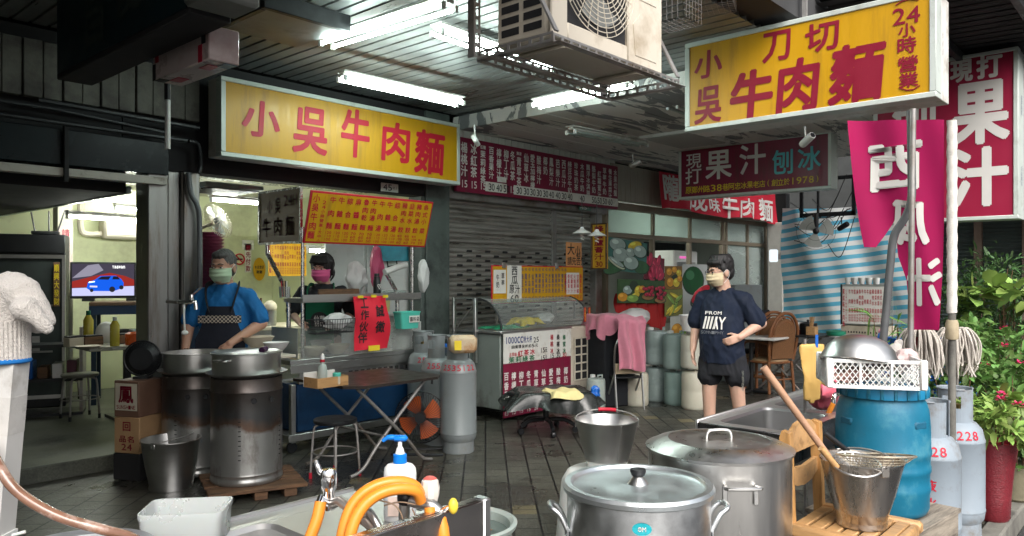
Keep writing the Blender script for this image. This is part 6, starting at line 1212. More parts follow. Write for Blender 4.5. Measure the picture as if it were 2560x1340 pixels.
for i in range(6): obj('seat_slat', G().box(-.19+.066*i,-.165,.452,-.19+.066*i+.052,.165,.470,.004), WH, wc)
for y in (-.195,.195): obj('seat_side', G().box(-.20,y-.03,.42,.23,y+.03,.474,.012), WH, wc)
obj('seat_front', G().box(.195,-.1645,.42,.228,.1645,.4715,.008), WH, wc)
for y in (-.17,.17): obj('front_leg', G().box(.17,y-.02,0,.21,y+.02,.419,.004), WZ, wc)
for z, x in ((.25,-.2),(.2,.185)): obj('stretcher', G().box(x-.01,-.149,z,x+.01,.149,z+.03), WH, wc)
BK = (CHX-.005, CHY-.04); bucket('flared steel bucket on the wooden chair, strainers across its mouth', (*BK,.4745), .102, .168, .285, mat('warm_brushed_steel', (.46,.43,.40), .28, 1, .10, 6, stretch=(3,3,.4), dirt=(.33,.27,.22), damt=.35), rz=R(50))
def strainer(label, c, r, tilt, m, group='wire strainers', hp=None, hm=None, hr=.012):
    o = thing('wire_strainer', label, 'strainer', c, 0, group); o.rotation_euler = tilt; g = G(); d = r*.42
    for k in range(1, 10): q = k/9; g.tube([(r*q*cos(a*pi/16),r*q*sin(a*pi/16),-d*(1-q*q)) for a in range(32)], .0017, 4, closed=True)
    for k in range(36): a = k*pi/18; g.tube([(r*q*cos(a+.25*q*(1 if k % 2 else -1)),r*q*sin(a+.25*q*(1 if k % 2 else -1)),-d*(1-q*q)) for q in (.1,.35,.6,.8,1)], .0014, 4)
    obj('mesh', g, m, o); obj('hoop', G().tube([(r*cos(a*pi/18),r*sin(a*pi/18),0) for a in range(36)], .005, 8, closed=True), m, o)
    return o
SW = mat('strainer_wire', (.50,.44,.34), .4, .7, .2, 40); z_ = .475+.285
strainer('wide brass coloured wire strainer lying across the bucket mouth', dep(2188,1138,3.24), .155, (R(-6),R(8),0), SW); strainer('smaller steel strainer inside the wide one, over the bucket', dep(2140,1160,3.2), .10, (R(10),R(-14),0), MT['steelh'])
a_ = dep(1908,918,3.30); e_ = dep(2085,1160,3.27); o = thing('wooden_pole', 'long wooden handle leaning from the bucket up past the chair back', 'handle', e_); obj('pole', G().tube([tuple(a_[i]-e_[i]+(0 if k == 0 else (e_[i]-a_[i])*k) for i in range(3)) for k in (0,.3,.7,1)], [.017,.016,.015,.014], 12), mat('worn_handle_wood', (.42,.24,.15), .6, 0, .25, 6, .2, 60, dirt=(.22,.11,.06), damt=.45), o)
a_ = dep(2052,1120,3.17); e_ = dep(2092,1168,3.19); o = thing('strainer_stick', 'short wooden strainer handle resting on the bucket rim', 'handle', e_); obj('handle', G().tube([(a_[0]-e_[0],a_[1]-e_[1],a_[2]-e_[2]),(0,0,0)], .013, 10), MT['wood'], o)
a_ = dep(2065,1085,3.45); e_ = dep(2120,1128,3.36); o = thing('ladle', 'black ladle handle between the chair back and the strainers', 'ladle', e_); obj('handle', G().tube([(a_[0]-e_[0],a_[1]-e_[1],a_[2]-e_[2]),(0,0,0)], .012, 10), MT['blackpl'], o)
# blue barrel on a wooden crate
q = dep(2205,1280,3.72); bz = CH-590/F*3.72+.02; BX, BY = q[0], q[1]
o = thing('wooden_crate', 'weathered wooden crate under the blue barrel', 'crate', (BX,BY,0), R(-6))
for i in range(3): obj('side_board', G().box(-.26,-.25,.01+i*.13,.28,-.235,.13+i*.13,.003), MT['greywood'], o)
obj('lid_board', G().box(-.27,-.26,bz-.024,.29,.26,bz-.002,.004), MT['greywood'], o); obj('side', G().box(-.26,-.234,.01,-.245,.24,bz-.025), MT['greywood'], o); obj('side', G().box(.265,-.234,.01,.28,.24,bz-.025), MT['greywood'], o)
br = thing('plastic_barrel', 'turquoise blue plastic barrel with a ribbed screw lid', 'barrel', (BX,BY,bz)); r = .215; TP = MT['tealpl']
k_ = [(.86,0),(.90,.006),(.955,.03),(.96,.10),(.985,.115),(.985,.135),(.965,.15),(.965,.195),(.99,.205),(.99,.225),(.97,.235),(.975,.275),(1.0,.285),(1.0,.305),(.985,.315),(.98,.42),(.95,.49),(.90,.53),(.84,.55),(.84,.56)]
obj('body', G().lathe([(r*a,z*1.0) for a,z in k_], (0,0,0), 64, cap1=False), TP, br)
obj('lid', G().lathe([(r*.88,.553),(r*.94,.556),(r*.945,.60),(r*.92,.612),(r*.80,.612),(r*.78,.595),(0,.595)], (0,0,0), 64, cap0=False, cap1=False), mat('blue_lid', (.01,.18,.34), .38, 0, .1, 6), br)
for k in range(22): a = k*2*pi/22; obj('lid_rib', G().box(r*.935,-.008,.556,r*.965,.008,.603,.004), TP, br).rotation_euler = (0,0,a)
ah = atan2(-BY,-BX)
for da in (.9,-.85): obj('hand_hold', G().box(r*.85,-.045,.415,r*.985,.045,.462,.012), mat('painted_recess_shade', (.004,.085,.15), .6), br).rotation_euler = (0,0,ah+da)  # solid blocks; the shade of a recess is put into their darker blue
# white lattice crate on the barrel with an upturned steel bowl
cr = thing('plastic_crate', 'white lattice plastic crate balanced on the blue barrel', 'crate', (*dep(2172,990,3.66)[:2],bz+.613), R(-62)); cl, cw, chh = .40, .31, .135; PWM = MT['whitepl']
def lattice(g, x0, y0, x1, y1, z0, z1, n):
    L_ = sqrt((x1-x0)**2+(y1-y0)**2); hh = z1-z0; d = (Vector((x1-x0,y1-y0,0))/L_); st_ = hh/2.2
    m_ = int((L_+hh)/ (L_/n))
    for s_ in (1,-1):
        for i in range(-int(hh/(L_/n))-1, n+int(hh/(L_/n))+2):
            a = i*L_/n; b_ = a+s_*hh*.75; pa, pb = a, b_; za, zb = z0, z1
            def cl_(u, z, u2, z2):
                if u < 0: z = z+(z2-z)*(0-u)/(u2-u); u = 0
                if u > L_: z = z+(z2-z)*(L_-u)/(u2-u); u = L_
                return u, z
            if max(a,b_) <= 0 or min(a,b_) >= L_: continue
            u0, zz0 = cl_(a,z0,b_,z1); u1, zz1 = cl_(b_,z1,a,z0)
            if abs(u1-u0) < .004: continue
            g.tube([(x0+d.x*u0,y0+d.y*u0,zz0),(x0+d.x*u1,y0+d.y*u1,zz1)], .0026, 4)
for (x0,y0,x1,y1) in ((-cl/2,-cw/2,cl/2,-cw/2),(-cl/2,cw/2,cl/2,cw/2),(-cl/2,-cw/2,-cl/2,cw/2),(cl/2,-cw/2,cl/2,cw/2)):
    g = G(); lattice(g, x0,y0,x1,y1,.012,chh-.014, 16 if y0 == y1 else 12); obj('lattice_side', g, PWM, cr)
    for z in (.0,chh-.016): obj('edge_rail', G().bar((x0,y0,z+.008),(x1,y1,z+.008),.012,.016), PWM, cr)
    for k in (.333,.667): obj('strut', G().bar((x0+(x1-x0)*k,y0+(y1-y0)*k,.01),(x0+(x1-x0)*k,y0+(y1-y0)*k,chh),.014,.010), PWM, cr)
for x in (-cl/2,cl/2):
    for y in (-cw/2,cw/2): obj('corner', G().box(x-.016,y-.016,0,x+.016,y+.016,chh+.003,.006), PWM, cr)
g = G()
for i in range(13): g.box(-cl/2+.03*i+.01,-cw/2,.001,-cl/2+.03*i+.02,cw/2,.007)
obj('floor', g, PWM, cr)
o = thing('steel_bowl', 'big steel mixing bowl upside down in the white lattice crate', 'bowl', (*dep(2148,900,3.66)[:2],bz+.715), R(20), rx=R(5), ry=R(12)); obj('shell', G().lathe([(.175,0),(.18,.004),(.172,.03),(.15,.075),(.115,.11),(.07,.13),(0,.137)], (0,0,0), 48, cap0=False, cap1=False), MT['steel'], o)
blob('red_bag', 'crumpled red and pale bag inside the white lattice crate', 'bag', (*dep(2130,965,3.66)[:2],bz+.625), (.12,.07,.035), mat('blotchy_wrap', (.55,.32,.28), .5, 0, .5, 9), 31, .3)
blob('cloth', 'pale pink cloth at the right end of the white lattice crate', 'cloth', (*dep(2268,900,3.72)[:2],bz+.68), (.06,.05,.05), mat('pale_pink_cloth', (.60,.45,.44), .9, 0, .1), 32, .25)
# rubber gloves with a peg, pink plastic, orange tap behind the barrel
def hand_glove(g, base, up, side, s, curl=0.0):
    b_ = Vector(base); u = Vector(up).normalized(); sd_ = Vector(side).normalized(); n = u.cross(sd_)
    g.cap(b_, b_+u*.09*s, .040*s, .044*s)
    for i, (o_, l_) in enumerate(((-.03,.060),(-.010,.072),(.010,.070),(.029,.055))): p0 = b_+u*.10*s+sd_*o_*s; g.cap(p0, p0+(u+n*curl).normalized()*l_*s, .0115*s, .0095*s)
    p0 = b_+u*.05*s+sd_*.035*s; g.cap(p0, p0+(u*.6+sd_*.8).normalized()*.055*s, .013*s, .010*s)
q = dep(2030,905,4.15); o = thing('rubber_glove', 'yellow rubber glove pegged up to dry behind the white lattice crate', 'glove', q); o.rotation_euler = (0,0,R(-50)); o.scale = (1,.5,1); g = G(); g.prism([(-.065,.09),(.065,.10),(.06,.03),(.045,-.04),(.05,-.07),(.09,-.11),(.075,-.13),(.04,-.105),(.038,-.20),(.020,-.205),(.015,-.12),(.008,-.225),(-.012,-.225),(-.012,-.12),(-.022,-.21),(-.042,-.205),(-.042,-.10),(-.058,-.02)], -.02, .02); remesh('rubber', g, mat('yellow_rubber', (.64,.40,.12), .5, 0, .15, 8), .006, 3, o, .010); obj('peg', G().box(.015,-.02,.08,.03,-.01,.15), MT['bluepl'], o)
o = thing('drying_stand', 'thin steel stand holding the yellow rubber glove', 'stand', (q[0]+.03,q[1]+.05,0)); obj('upright', G().tube([(0,0,0),(0,0,q[2]+.12)], .008, 8), MT['galv'], o); obj('foot', G().tube([(-.12,0,.008),(.12,0,.008)], .008, 8), MT['galv'], o)
blob('pink_plastic', 'bright pink plastic heaped behind the blue barrel at the sink end', 'bag', dep(2060,1025,4.35), (.13,.08,.13), mat('pink_plastic', (.70,.14,.20), .4, 0, .12, 7), 41, .22)
o = thing('water_tap', 'steel tap with a short orange hose at the far end of the double sink', 'tap', dep(2090,990,4.2)); obj('body', G().tube(catmull([(.1,.0,0),(0,0,.01),(-.03,.0,.0),(-.04,0,-.04)],4), .014, 10), MT['chrome'], o); obj('hose', G().tube([(-.04,0,-.035),(-.07,.03,-.12)], .014, 10), MT['orangeh'], o)
# pale gas cylinders and plants at the right
gas('pale blue grey gas cylinder with red lettering, half hidden by the blue barrel', dep(2326,1300,4.25)[:2]+(0,), R(-77), MT['gasl'], r=.152, h=.665, group='pale gas cylinders', text='1228', text2='液化石油氣', collar=.19)
gas('pale gas cylinder between the half hidden one and the red flower pot', dep(2388,1300,4.55)[:2]+(0,), R(-60), MT['gasl'], r=.155, h=.69, group='pale gas cylinders', text='1228', collar=.19)
def leafy(name, label, loc, R3, n, ll, lw, m, pm=None, seed=1, stems=10, flowers=0, h0=.0, pot=None, group='potted shrubs at the right', up=.35, cat='plant'):
    o = thing(name, label, cat, loc, 0, group); rnd = random.Random(seed); g = G(); sg_ = G(); fg = G(); cz = h0+R3[2]
    tips = []
    for i in range(stems):
        a = rnd.uniform(0,2*pi); k = sqrt(rnd.random())*.8; tip = Vector((R3[0]*k*cos(a), R3[1]*k*sin(a), cz+R3[2]*rnd.uniform(.1,.85)*sqrt(max(0,1-k*k)))); sg_.tube(catmull([(rnd.uniform(-.05,.05),rnd.uniform(-.05,.05),.0),(tip.x*.4,tip.y*.4,tip.z*.45),tip],5), [.009-.0006*q for q in range(11)], 5); tips.append(tip)
    cl_ = [(Vector((rnd.gauss(0,.55)*R3[0], rnd.gauss(0,.55)*R3[1], cz+rnd.uniform(-.95,.95)*R3[2])), rnd.uniform(.14,.34)) for _ in range(max(6, n//28))] 
    for i in range(n):
        c, cr_ = cl_[rnd.randrange(len(cl_))]
        d = Vector((rnd.gauss(0,1),rnd.gauss(0,1),rnd.gauss(0,1)+up)).normalized(); p_ = c + Vector((d.x*cr_*R3[0]*1.6, d.y*cr_*R3[1]*1.6, d.z*cr_*R3[2]*1.6))*rnd.uniform(.4,1)
        e = Vector(((p_.x)/R3[0],(p_.y)/R3[1],(p_.z-cz)/R3[2]))
        if e.length > 1.12: p_ = Vector((e.x*R3[0],e.y*R3[1],e.z*R3[2]))/e.length*rnd.uniform(.8,1.1)+Vector((0,0,cz))
        if p_.z < .02: p_.z = .02+rnd.random()*.05
        f = (d + Vector((rnd.gauss(0,.5),rnd.gauss(0,.5),rnd.gauss(0,.35)))).normalized(); s_ = f.cross(Vector((rnd.gauss(0,.3),rnd.gauss(0,.3),1)))
        s_ = s_.normalized() if s_.length > .05 else Vector((1,0,0)); nn = s_.cross(f); L_ = ll*rnd.uniform(.55,1.25); w_ = lw*rnd.uniform(.7,1.2); dr = -rnd.uniform(.05,.35)*L_
        a0 = p_; a1 = p_+f*L_*.35+nn*.02*L_; a2 = p_+f*L_*.72+Vector((0,0,dr*.45)); a3 = p_+f*L_+Vector((0,0,dr))
        g.add([a0, a1+s_*w_*.5+nn*w_*.14, a1, a1-s_*w_*.5+nn*w_*.14, a2+s_*w_*.40+nn*w_*.10, a2, a2-s_*w_*.40+nn*w_*.10, a3], [(0,2,1),(0,3,2),(1,2,5,4),(2,3,6,5),(4,5,7),(5,6,7)])
    obj('foliage', g, m, o, ang=70); obj('stems', sg_, MT['oldwood'], o)
    if flowers:
        for i in range(flowers):
            a = rnd.uniform(0,2*pi); k = sqrt(rnd.random()); c = Vector((R3[0]*k*cos(a)*.95,R3[1]*k*sin(a)*.95,cz+R3[2]*sqrt(max(.05,1-k*k))*rnd.uniform(.75,1.1))); 
            for j in range(16):
                d = Vector((rnd.gauss(0,1),rnd.gauss(0,1),abs(rnd.gauss(0,.8)))).normalized()*.03; s_ = d.cross(Vector((0,0,1))).normalized()*.011; q = c+d; fg.add([q-s_, q+d*.4, q+s_, q-d*.3], [(0,1,2,3)])
        obj('flowers', fg, mat('pink_petals', (.72,.03,.16), .6, 0, .25, 30), o)
    if pot: pot(o)
    return o
def redpot(o): obj('pot', G().lathe([(.085,0),(.10,.02),(.105,.15),(.12,.32),(.14,.46),(.148,.50),(.135,.50),(.12,.47),(0,.46)], (0,0,0), 36, cap1=False), MT['planter'], o)
def claypot(o): obj('pot', G().lathe([(.12,0),(.14,.02),(.15,.20),(.16,.24),(.145,.24),(0,.22)], (0,0,0), 30, cap1=False), mat('mossy_pot', (.20,.18,.12), .8, 0, .3, 8, .3, 40), o)
leafy('flowering_plant', 'bright green plant with pink flowers in a tall red pot', dep(2480,1200,4.85)[:2]+(0,), (.22,.22,.17), 330, .105, .04, MT['leafB'], seed=2, flowers=4, h0=.46, pot=redpot)
leafy('flowering_plant', 'wide leafy shrub dotted with pink flowers above the pale gas cylinders', dep(2500,960,5.6)[:2]+(0,), (.46,.40,.42), 1300, .095, .04, MT['leafA'], seed=3, flowers=9, h0=.38, stems=16)
leafy('flowering_plant', 'drooping green shrub in a mossy pot beside the road', dep(2540,1200,5.3)[:2]+(0,), (.30,.30,.36), 600, .10, .04, MT['leafA'], seed=4, flowers=2, h0=.22, pot=claypot)
leafy('small_leaf_shrub', 'dark small leaved shrub between the mops and the gas cylinders', dep(2385,985,5.35)[:2]+(0,), (.40,.30,.30), 900, .07, .032, MT['leafA'], seed=5, h0=.45, stems=14)
leafy('conifer_shrub', 'dark feathery shrub behind the flowering plants', dep(2478,800,7.4)[:2]+(0,), (.55,.5,.62), 2600, .11, .024, MT['leafC'], seed=6, h0=.55, stems=16, up=-.1)
leafy('broad_leaf_plant', 'tall plant with large pale lobed leaves at the right edge', dep(2530,720,7.0)[:2]+(0,), (.42,.4,.20), 120, .19, .12, MT['leafB'], seed=7, h0=1.10, stems=9)
leafy('potted_shrub', 'low green shrub at the foot of the crimson flag', dep(2300,950,5.9)[:2]+(0,), (.35,.3,.30), 420, .09, .04, MT['leafC'], seed=8, h0=.30, stems=9)
leafy('spiky_plant', 'small spiky plant behind the bent conduit', dep(2230,845,6.6)[:2]+(0,), (.22,.22,.22), 60, .26, .022, MT['leafA'], seed=9, h0=.85, stems=6)
leafy('hanging_plant', 'bright leaves of a creeper on the far roof beams', (15.2,1.6,5.28), (1.0,1.2,.22), 300, .30, .12, mat('bright_leaf', (.16,.25,.04), .5, 0, .3, translu=.3), seed=10, h0=.0, stems=4, group=None)  # creeper leaves in a plain bright green with random tone
def mop(label, px, py, D, seed):
    q = dep(px,py,D); o = thing('string_mop', label, 'mop', (q[0],q[1],0), 0, 'string mops drying upside down'); rnd = random.Random(seed); zt = q[2]; g = G()
    for i in range(110):
        a = rnd.uniform(0,2*pi); rr_ = .10*sqrt(rnd.random()); L_ = rnd.uniform(.20,.30); x, y = rr_*cos(a), rr_*sin(a); k = 1.15+rnd.uniform(-.1,.3)
        g.tube(catmull([(x*.2,y*.2,zt-.02),(x*.8,y*.8,zt+.012*rnd.random()),(x*k+rnd.gauss(0,.006),y*k+rnd.gauss(0,.006),zt-.08),(x*k*1.05+rnd.gauss(0,.010),y*k*1.05+rnd.gauss(0,.010),zt-.08-L_*.5),(x*k+rnd.gauss(0,.012),y*k+rnd.gauss(0,.012),zt-L_)],4), .0058, 5)
    obj('strings', g, MT['mop'], o, ang=80); obj('handle', G().tube([(0,0,0),(0,0,zt-.02)], .012, 8), MT['galv'], o); obj('clamp', G().box(-.05,-.012,zt-.12,.05,.012,zt-.04,.006), MT['red_t'], o)
mop('string mop hanging below the crimson flag, left of the wrapped pole', 2296,826,4.85,1); mop('wider string mop right of the wrapped flag pole', 2392,824,4.95,2)
def crate_b(label, loc, rz, group='blue plastic crates'):
    o = thing('blue_crate', label, 'crate', loc, rz, group); g = G(); w_, d, h_ = .30, .20, .33
    for x0,y0,x1,y1 in ((-w_,-d,w_,-d),(w_,-d,w_,d),(w_,d,-w_,d),(-w_,d,-w_,-d)):
        for z in (.012,.11,.20,.318): g.bar((x0,y0,z),(x1,y1,z),.012,.026 if z < .3 else .04)
        for k in range(9): g.bar((x0+(x1-x0)*k/8,y0+(y1-y0)*k/8,0),(x0+(x1-x0)*k/8,y0+(y1-y0)*k/8,h_),.016,.012)
    obj('grid', g.box(-w_,-d,0,w_,d,.01), MT['bluepl'], o, smooth=False); return o
q = dep(2318,860,6.6); c0 = crate_b('blue plastic crate at the bottom of the stack behind the flag', (q[0],q[1],0), R(-40)); dup(c0, (q[0],q[1],.336), R(-40), 'blue plastic crate in the middle of the stack behind the flag'); dup(c0, (q[0],q[1],.672), R(-43), 'topmost blue plastic crate of the stack behind the flag')
o = thing('grey_gloves', 'grey work glove drying on the dark pole below the flag', 'glove', dep(2235,888,4.6)); g = G(); g.cap((0,0,-.06),(.02,0,.03),.045,.04); hand_glove(g, (.0,0,-.02), (.3,-.2,1), (.67,-.74,0), .7); remesh('knit', g, MT['glove'], .006, 3, o)
o = thing('blue_white_rag', 'blue and pink rag tied to the bent conduit', 'rag', dep(2203,850,4.62)); obj('body', G().ball((0,0,0),(.025,.025,.05),12,8), MT['bluepl'], o); obj('knot', G().ball((.01,0,.05),(.025,.02,.02),10,6), MT['pinkcl'], o)
# ------------------------------------------------------------------ people
def head_skin(g, M, s):
    g.M = M @ Matrix.Scale(s, 4)
    g.ball((0,.016,.028),(.077,.096,.094),24,16); g.ball((0,-.018,-.03),(.066,.076,.088),24,16); g.ball((0,-.045,-.088),(.046,.046,.034),16,10)
    g.cap((0,-.088,.0),(0,-.104,-.030),.009,.014); g.ball((-.012,-.097,-.034),(.009,.009,.007),10,6); g.ball((.012,-.097,-.034),(.009,.009,.007),10,6)
    g.ball((0,-.080,.022),(.048,.014,.012),14,8); g.ball((0,-.085,-.066),(.026,.012,.012),12,8)
    for x in (-1,1): g.ball((x*.079,.012,-.012),(.011,.022,.033),12,8); g.ball((x*.042,-.062,-.02),(.022,.018,.018),10,8)
    g.cap((0,.018,-.075),(0,.030,-.185),.054,.062); g.M = None
def face(root, M, s, brow, eyeopen=1.0):
    def part(n, g, m): g2 = G(); g2.M = M @ Matrix.Scale(s, 4); g2.add(g.v, g.f); return obj(n, g2, m, root)
    for x in (-1,1):
        part('eye', G().ball((x*.031,-.0835,.004),(.014,.007,.0065*eyeopen),14,8), mat('eye_white', (.55,.52,.48), .2, 0, .03)); part('iris', G().ball((x*.031-.002,-.0888,.004),(.0062,.0025,.006*eyeopen),12,8), MT['black_t'])
        part('eyebrow', G().tube([(x*.012,-.0925,.026),(x*.030,-.0925,.031),(x*.050,-.082,.026)], [.004,.0045,.003], 6), brow)
def hair(root, M, s, m, kind):
    g = G(); g.M = M @ Matrix.Scale(s, 4)
    if kind == 'short': g.ball((0,.024,.040),(.082,.098,.093),24,16); g.ball((0,.05,-.01),(.074,.075,.075),20,14); g.ball((0,-.030,.088),(.062,.052,.034),16,10)
    elif kind == 'full':
        g.ball((0,.026,.050),(.087,.103,.096),24,16); g.ball((0,.06,-.005),(.076,.066,.075),20,14); g.ball((0,-.055,.080),(.068,.044,.034),16,10); g.ball((-.072,.0,.03),(.014,.03,.035),12,8); g.ball((.072,.0,.03),(.014,.03,.035),12,8)
        for i in range(26):
            a = i*2.4; g.cap((.06*cos(a),.02+.07*sin(a),.125),(.083*cos(a),.02+.098*sin(a),.07+.02*sin(i*5)),.018,.010)
    else:
        g.ball((0,.024,.040),(.094,.108,.102),24,16); g.ball((0,.065,-.03),(.084,.066,.095),20,14)
        for i in range(9): x = -.072+.018*i; g.cap((x*.8,-.055,.10),(x,-.086+.35*abs(x)*.5,.058+abs(x)*.03),.020,.013)
        for x in (-1,1): g.cap((x*.080,-.01,.06),(x*.084,.012,-.045),.022,.013)
    g.M = None; remesh('hair', g, m, .005*s, 2, root, .0035, (70,70,22), False)
def mask(root, M, s, m):
    def f(u, v):
        a = (u-.5)*R(168); z = -.106+.104*v; r_ = .083+.022*max(0,cos(a*1.15))*(1-.4*abs(v-.55)*2); k = 1-.30*max(0,(.45-v)/.45)
        return (r_*.93*sin(a)*k, -.012-r_*cos(a)*1.06*k+.004*sin(v*22)*max(0,cos(a)), z)
    g = G(); g.M = M @ Matrix.Scale(s, 4); g.grid(f, 26, 14, .002); g.M = None; o = obj('face_mask', g, m, root, ang=80)
    for x in (-1,1):
        e = G(); e.M = M @ Matrix.Scale(s, 4); e.tube(catmull([(x*.076,-.022,-.012),(x*.088,.008,.018),(x*.088,.034,-.008),(x*.083,.02,-.05),(x*.072,-.018,-.09)],4), .0016, 5); e.M = None; obj('ear_loop', e, MT['whitepl'], o)
def ring_torso(g, rings, n=28):
    R_ = [[(cx+rx*cos(2*pi*i/n), cy+ry*sin(2*pi*i/n), z) for i in range(n)] for (z,cx,cy,rx,ry) in rings]; loft(g, R_, True, True)
def hand(g, wr, d, palm_n, thumb, s=1.0, curl=.5):
    """wr wrist, d pointing direction, palm_n out of the back of the hand, thumb side"""
    wr = Vector(wr); d = Vector(d).normalized(); t = Vector(thumb); t = (t-d*t.dot(d)).normalized(); n = d.cross(t)
    if n.dot(Vector(palm_n)) < 0: n = -n
    for k in (-.024,-.008,.008,.024): g.cap(wr+t*k*.7*s, wr+d*.078*s+t*k*s, .0155*s, .0125*s)
    for k, L_ in ((.027,.066),(.009,.076),(-.009,.070),(-.026,.054)):
        p0 = wr+d*.084*s+t*k*s; c1 = curl*.7; d1 = (d*cos(c1)-n*sin(c1)); p1 = p0+d1*L_*.48*s; c2 = curl*1.7; d2 = (d*cos(c2)-n*sin(c2)); p2 = p1+d2*L_*.50*s
        g.cap(p0, p1, .0092*s, .0085*s, 10); g.cap(p1, p2, .0085*s, .0068*s, 10)
    p0 = wr+d*.022*s+t*.026*s; p1 = p0+(d*.72+t*.62-n*.25).normalized()*.042*s; p2 = p1+(d*.93+t*.15-n*.3).normalized()*.030*s
    g.cap(p0, p1, .014*s, .0105*s, 10); g.cap(p1, p2, .0100*s, .0078*s, 10)
def limb(g, P, R_):
    for a, b_, r0, r1 in zip(P, P[1:], R_, R_[1:]): g.cap(a, b_, r0, r1, 14)
def face_cam(loc, turn): return atan2(-loc[0], loc[1]) + turn if False else (-(pi/2)+atan2(loc[1], loc[0])) + turn
HM = lambda z, turn, nod=0, tilt=0, y=0, x=0: Matrix.Translation((x,y,z)) @ Matrix.Rotation(turn,4,'Z') @ Matrix.Rotation(nod,4,'X') @ Matrix.Rotation(tilt,4,'Y')
# the customer walking past
loc = dep(1806,1136,6.6); loc = (loc[0],loc[1],0.0)
m = thing('person', 'man in a navy printed T-shirt, black shorts and cream face mask walking past the drums', 'person', loc, face_cam(loc, R(-22)))
g = G(); M = HM(1.585, R(-34), R(6), 0, -.035, -.01); head_skin(g, M, 1.06)
ring_torso(g, [(.86,0,0,.15,.11),(1.0,0,-.01,.165,.13),(1.2,0,0,.17,.125),(1.33,0,.01,.15,.10),(1.40,0,.015,.09,.07)])
RS, RE, RW = (-.180,.01,1.335), (-.255,.03,1.12), (-.25,-.05,.905); LS, LE, LW = (.185,.01,1.335), (.315,.07,1.15), (.20,-.12,1.035)
limb(g, [RS,RE,RW], [.054,.047,.029]); limb(g, [LS,LE,LW], [.054,.048,.029]); hand(g, RW, (.05,-.10,-1), (-1,0,0), (.1,-1,0), 1.0, .35); hand(g, LW, (-.75,-.5,-.35), (.2,-.6,.9), (-.3,-.2,.9), 1.0, .55)
for P, Q in (([(-.095,0,.86),(-.108,-.03,.56),(-.115,.0,.085)],-1), ([(.10,0,.86),(.135,.0,.56),(.16,.07,.085)],1)):
    limb(g, P, [.098,.062,.040]); k = Vector(P[1]); a_ = Vector(P[2]); g.cap(k+(a_-k)*.18+Vector((0,.022,0)), k+(a_-k)*.48+Vector((0,.016,0)), .050, .042); g.cap(a_+Vector((0,.02,-.03)), a_+Vector((Q*.02,-.13,-.055)), .036, .030)
remesh('body', g, MT['skinf'], .0062, 3, m); face(m, M, 1.06, MT['hair']); hair(m, M, 1.06, MT['hair'], 'full'); mask(m, M, 1.06, mat('cream_mask', (.66,.55,.36), .8, 0, .05, 20))
g = G(); ring_torso(g, [(.80,.0,.0,.195,.155),(.88,0,-.005,.195,.158),(1.02,0,-.015,.192,.162),(1.18,0,-.005,.190,.145),(1.29,0,.005,.188,.126),(1.355,0,.01,.165,.104),(1.405,0,.016,.12,.086),(1.445,0,.02,.085,.074)])
limb(g, [(-.12,.01,1.37),(-.188,.01,1.345),(-.250,.026,1.15)], [.062,.070,.080]); limb(g, [(.12,.01,1.37),(.192,.01,1.345),(.280,.053,1.175)], [.062,.070,.082]); sh_ = remesh('t_shirt', g, MT['navy'], .008, 4, m, .011)
t = T(0, .03); ts = lambda x, y, z: (x-.02, -.180-.0+.9*(x*x) - .012*max(0,(1.20-z)/.2)+ (.03*max(0,(z-1.15)/.1)), z)
t.row('FROM', 0, 1.235, .028, .038, fn=ts); 
for x in (-.085,-.055,-.025,.01): t.g.add([ts(*q) for q in ((x,0,1.10),(x+.018,0,1.10),(x+.035,0,1.205),(x+.017,0,1.205))], [(0,1,2,3)])
t.ch('A', .03, 1.15, .05, .105, fn=ts).ch('Y', .085, 1.15, .06, .105, fn=ts); t.build('shirt_print', MT['white_t'], sh_)
t = T(0, .0); t.row('SOMNIPHY', 0, 1.07, .026, .026, fn=ts); t.build('shirt_print', mat('grey_print', (.15,.16,.18), .6), sh_)
g = G(); ring_torso(g, [(.70,0,.0,.185,.140),(.80,0,0,.19,.148),(.90,0,0,.18,.14)]); limb(g, [(-.095,0,.82),(-.106,-.025,.685)], [.112,.106]); limb(g, [(.10,0,.82),(.132,0,.685)], [.112,.106]); sh_ = remesh('shorts', g, MT['blackcl'], .008, 3, m, .010)
t = T(0, .03); fz = lambda x, y, z: (.165+.058+.012*sin(z*9), -.035-z*.0, .655+x*0) 
for i, c in enumerate('adidas'): t.ch(c, 0, 0, .034, .026, fn=lambda x,y,z,i=i: (.19-.045*((z)/.03)+.03, -.105+.06*((z)/.03), .74-.028*i-x)) 
t.build('shorts_lettering', MT['white_t'], sh_)
gl = G(); gl.M = M @ Matrix.Scale(1.06, 4)
for x in (-1,1): gl.tube([(x*.032+.023*cos(a*pi/10),-.101,.003+.017*sin(a*pi/10)) for a in range(20)], .0018, 5, closed=True); gl.tube([(x*.055,-.099,.006),(x*.080,-.03,.006),(x*.081,.015,.002)], .0018, 5)
gl.tube([(-.009,-.102,.005),(.009,-.102,.005)], .0018, 5); gl.M = None; obj('glasses', gl, MT['blackpl'], m)
for Q, a_ in ((-1,(-.115,.0,.085)),(1,(.16,.07,.085))):
    q = Vector(a_); g = G(); g.cap(q+Vector((0,.035,-.06)), q+Vector((Q*.02,-.15,-.065)), .046, .046); g.cap(q+Vector((-.04,-.06,-.045)), q+Vector((.05,-.06,-.045)), .03, .03); obj('sandal', g, MT['blackpl'], m)
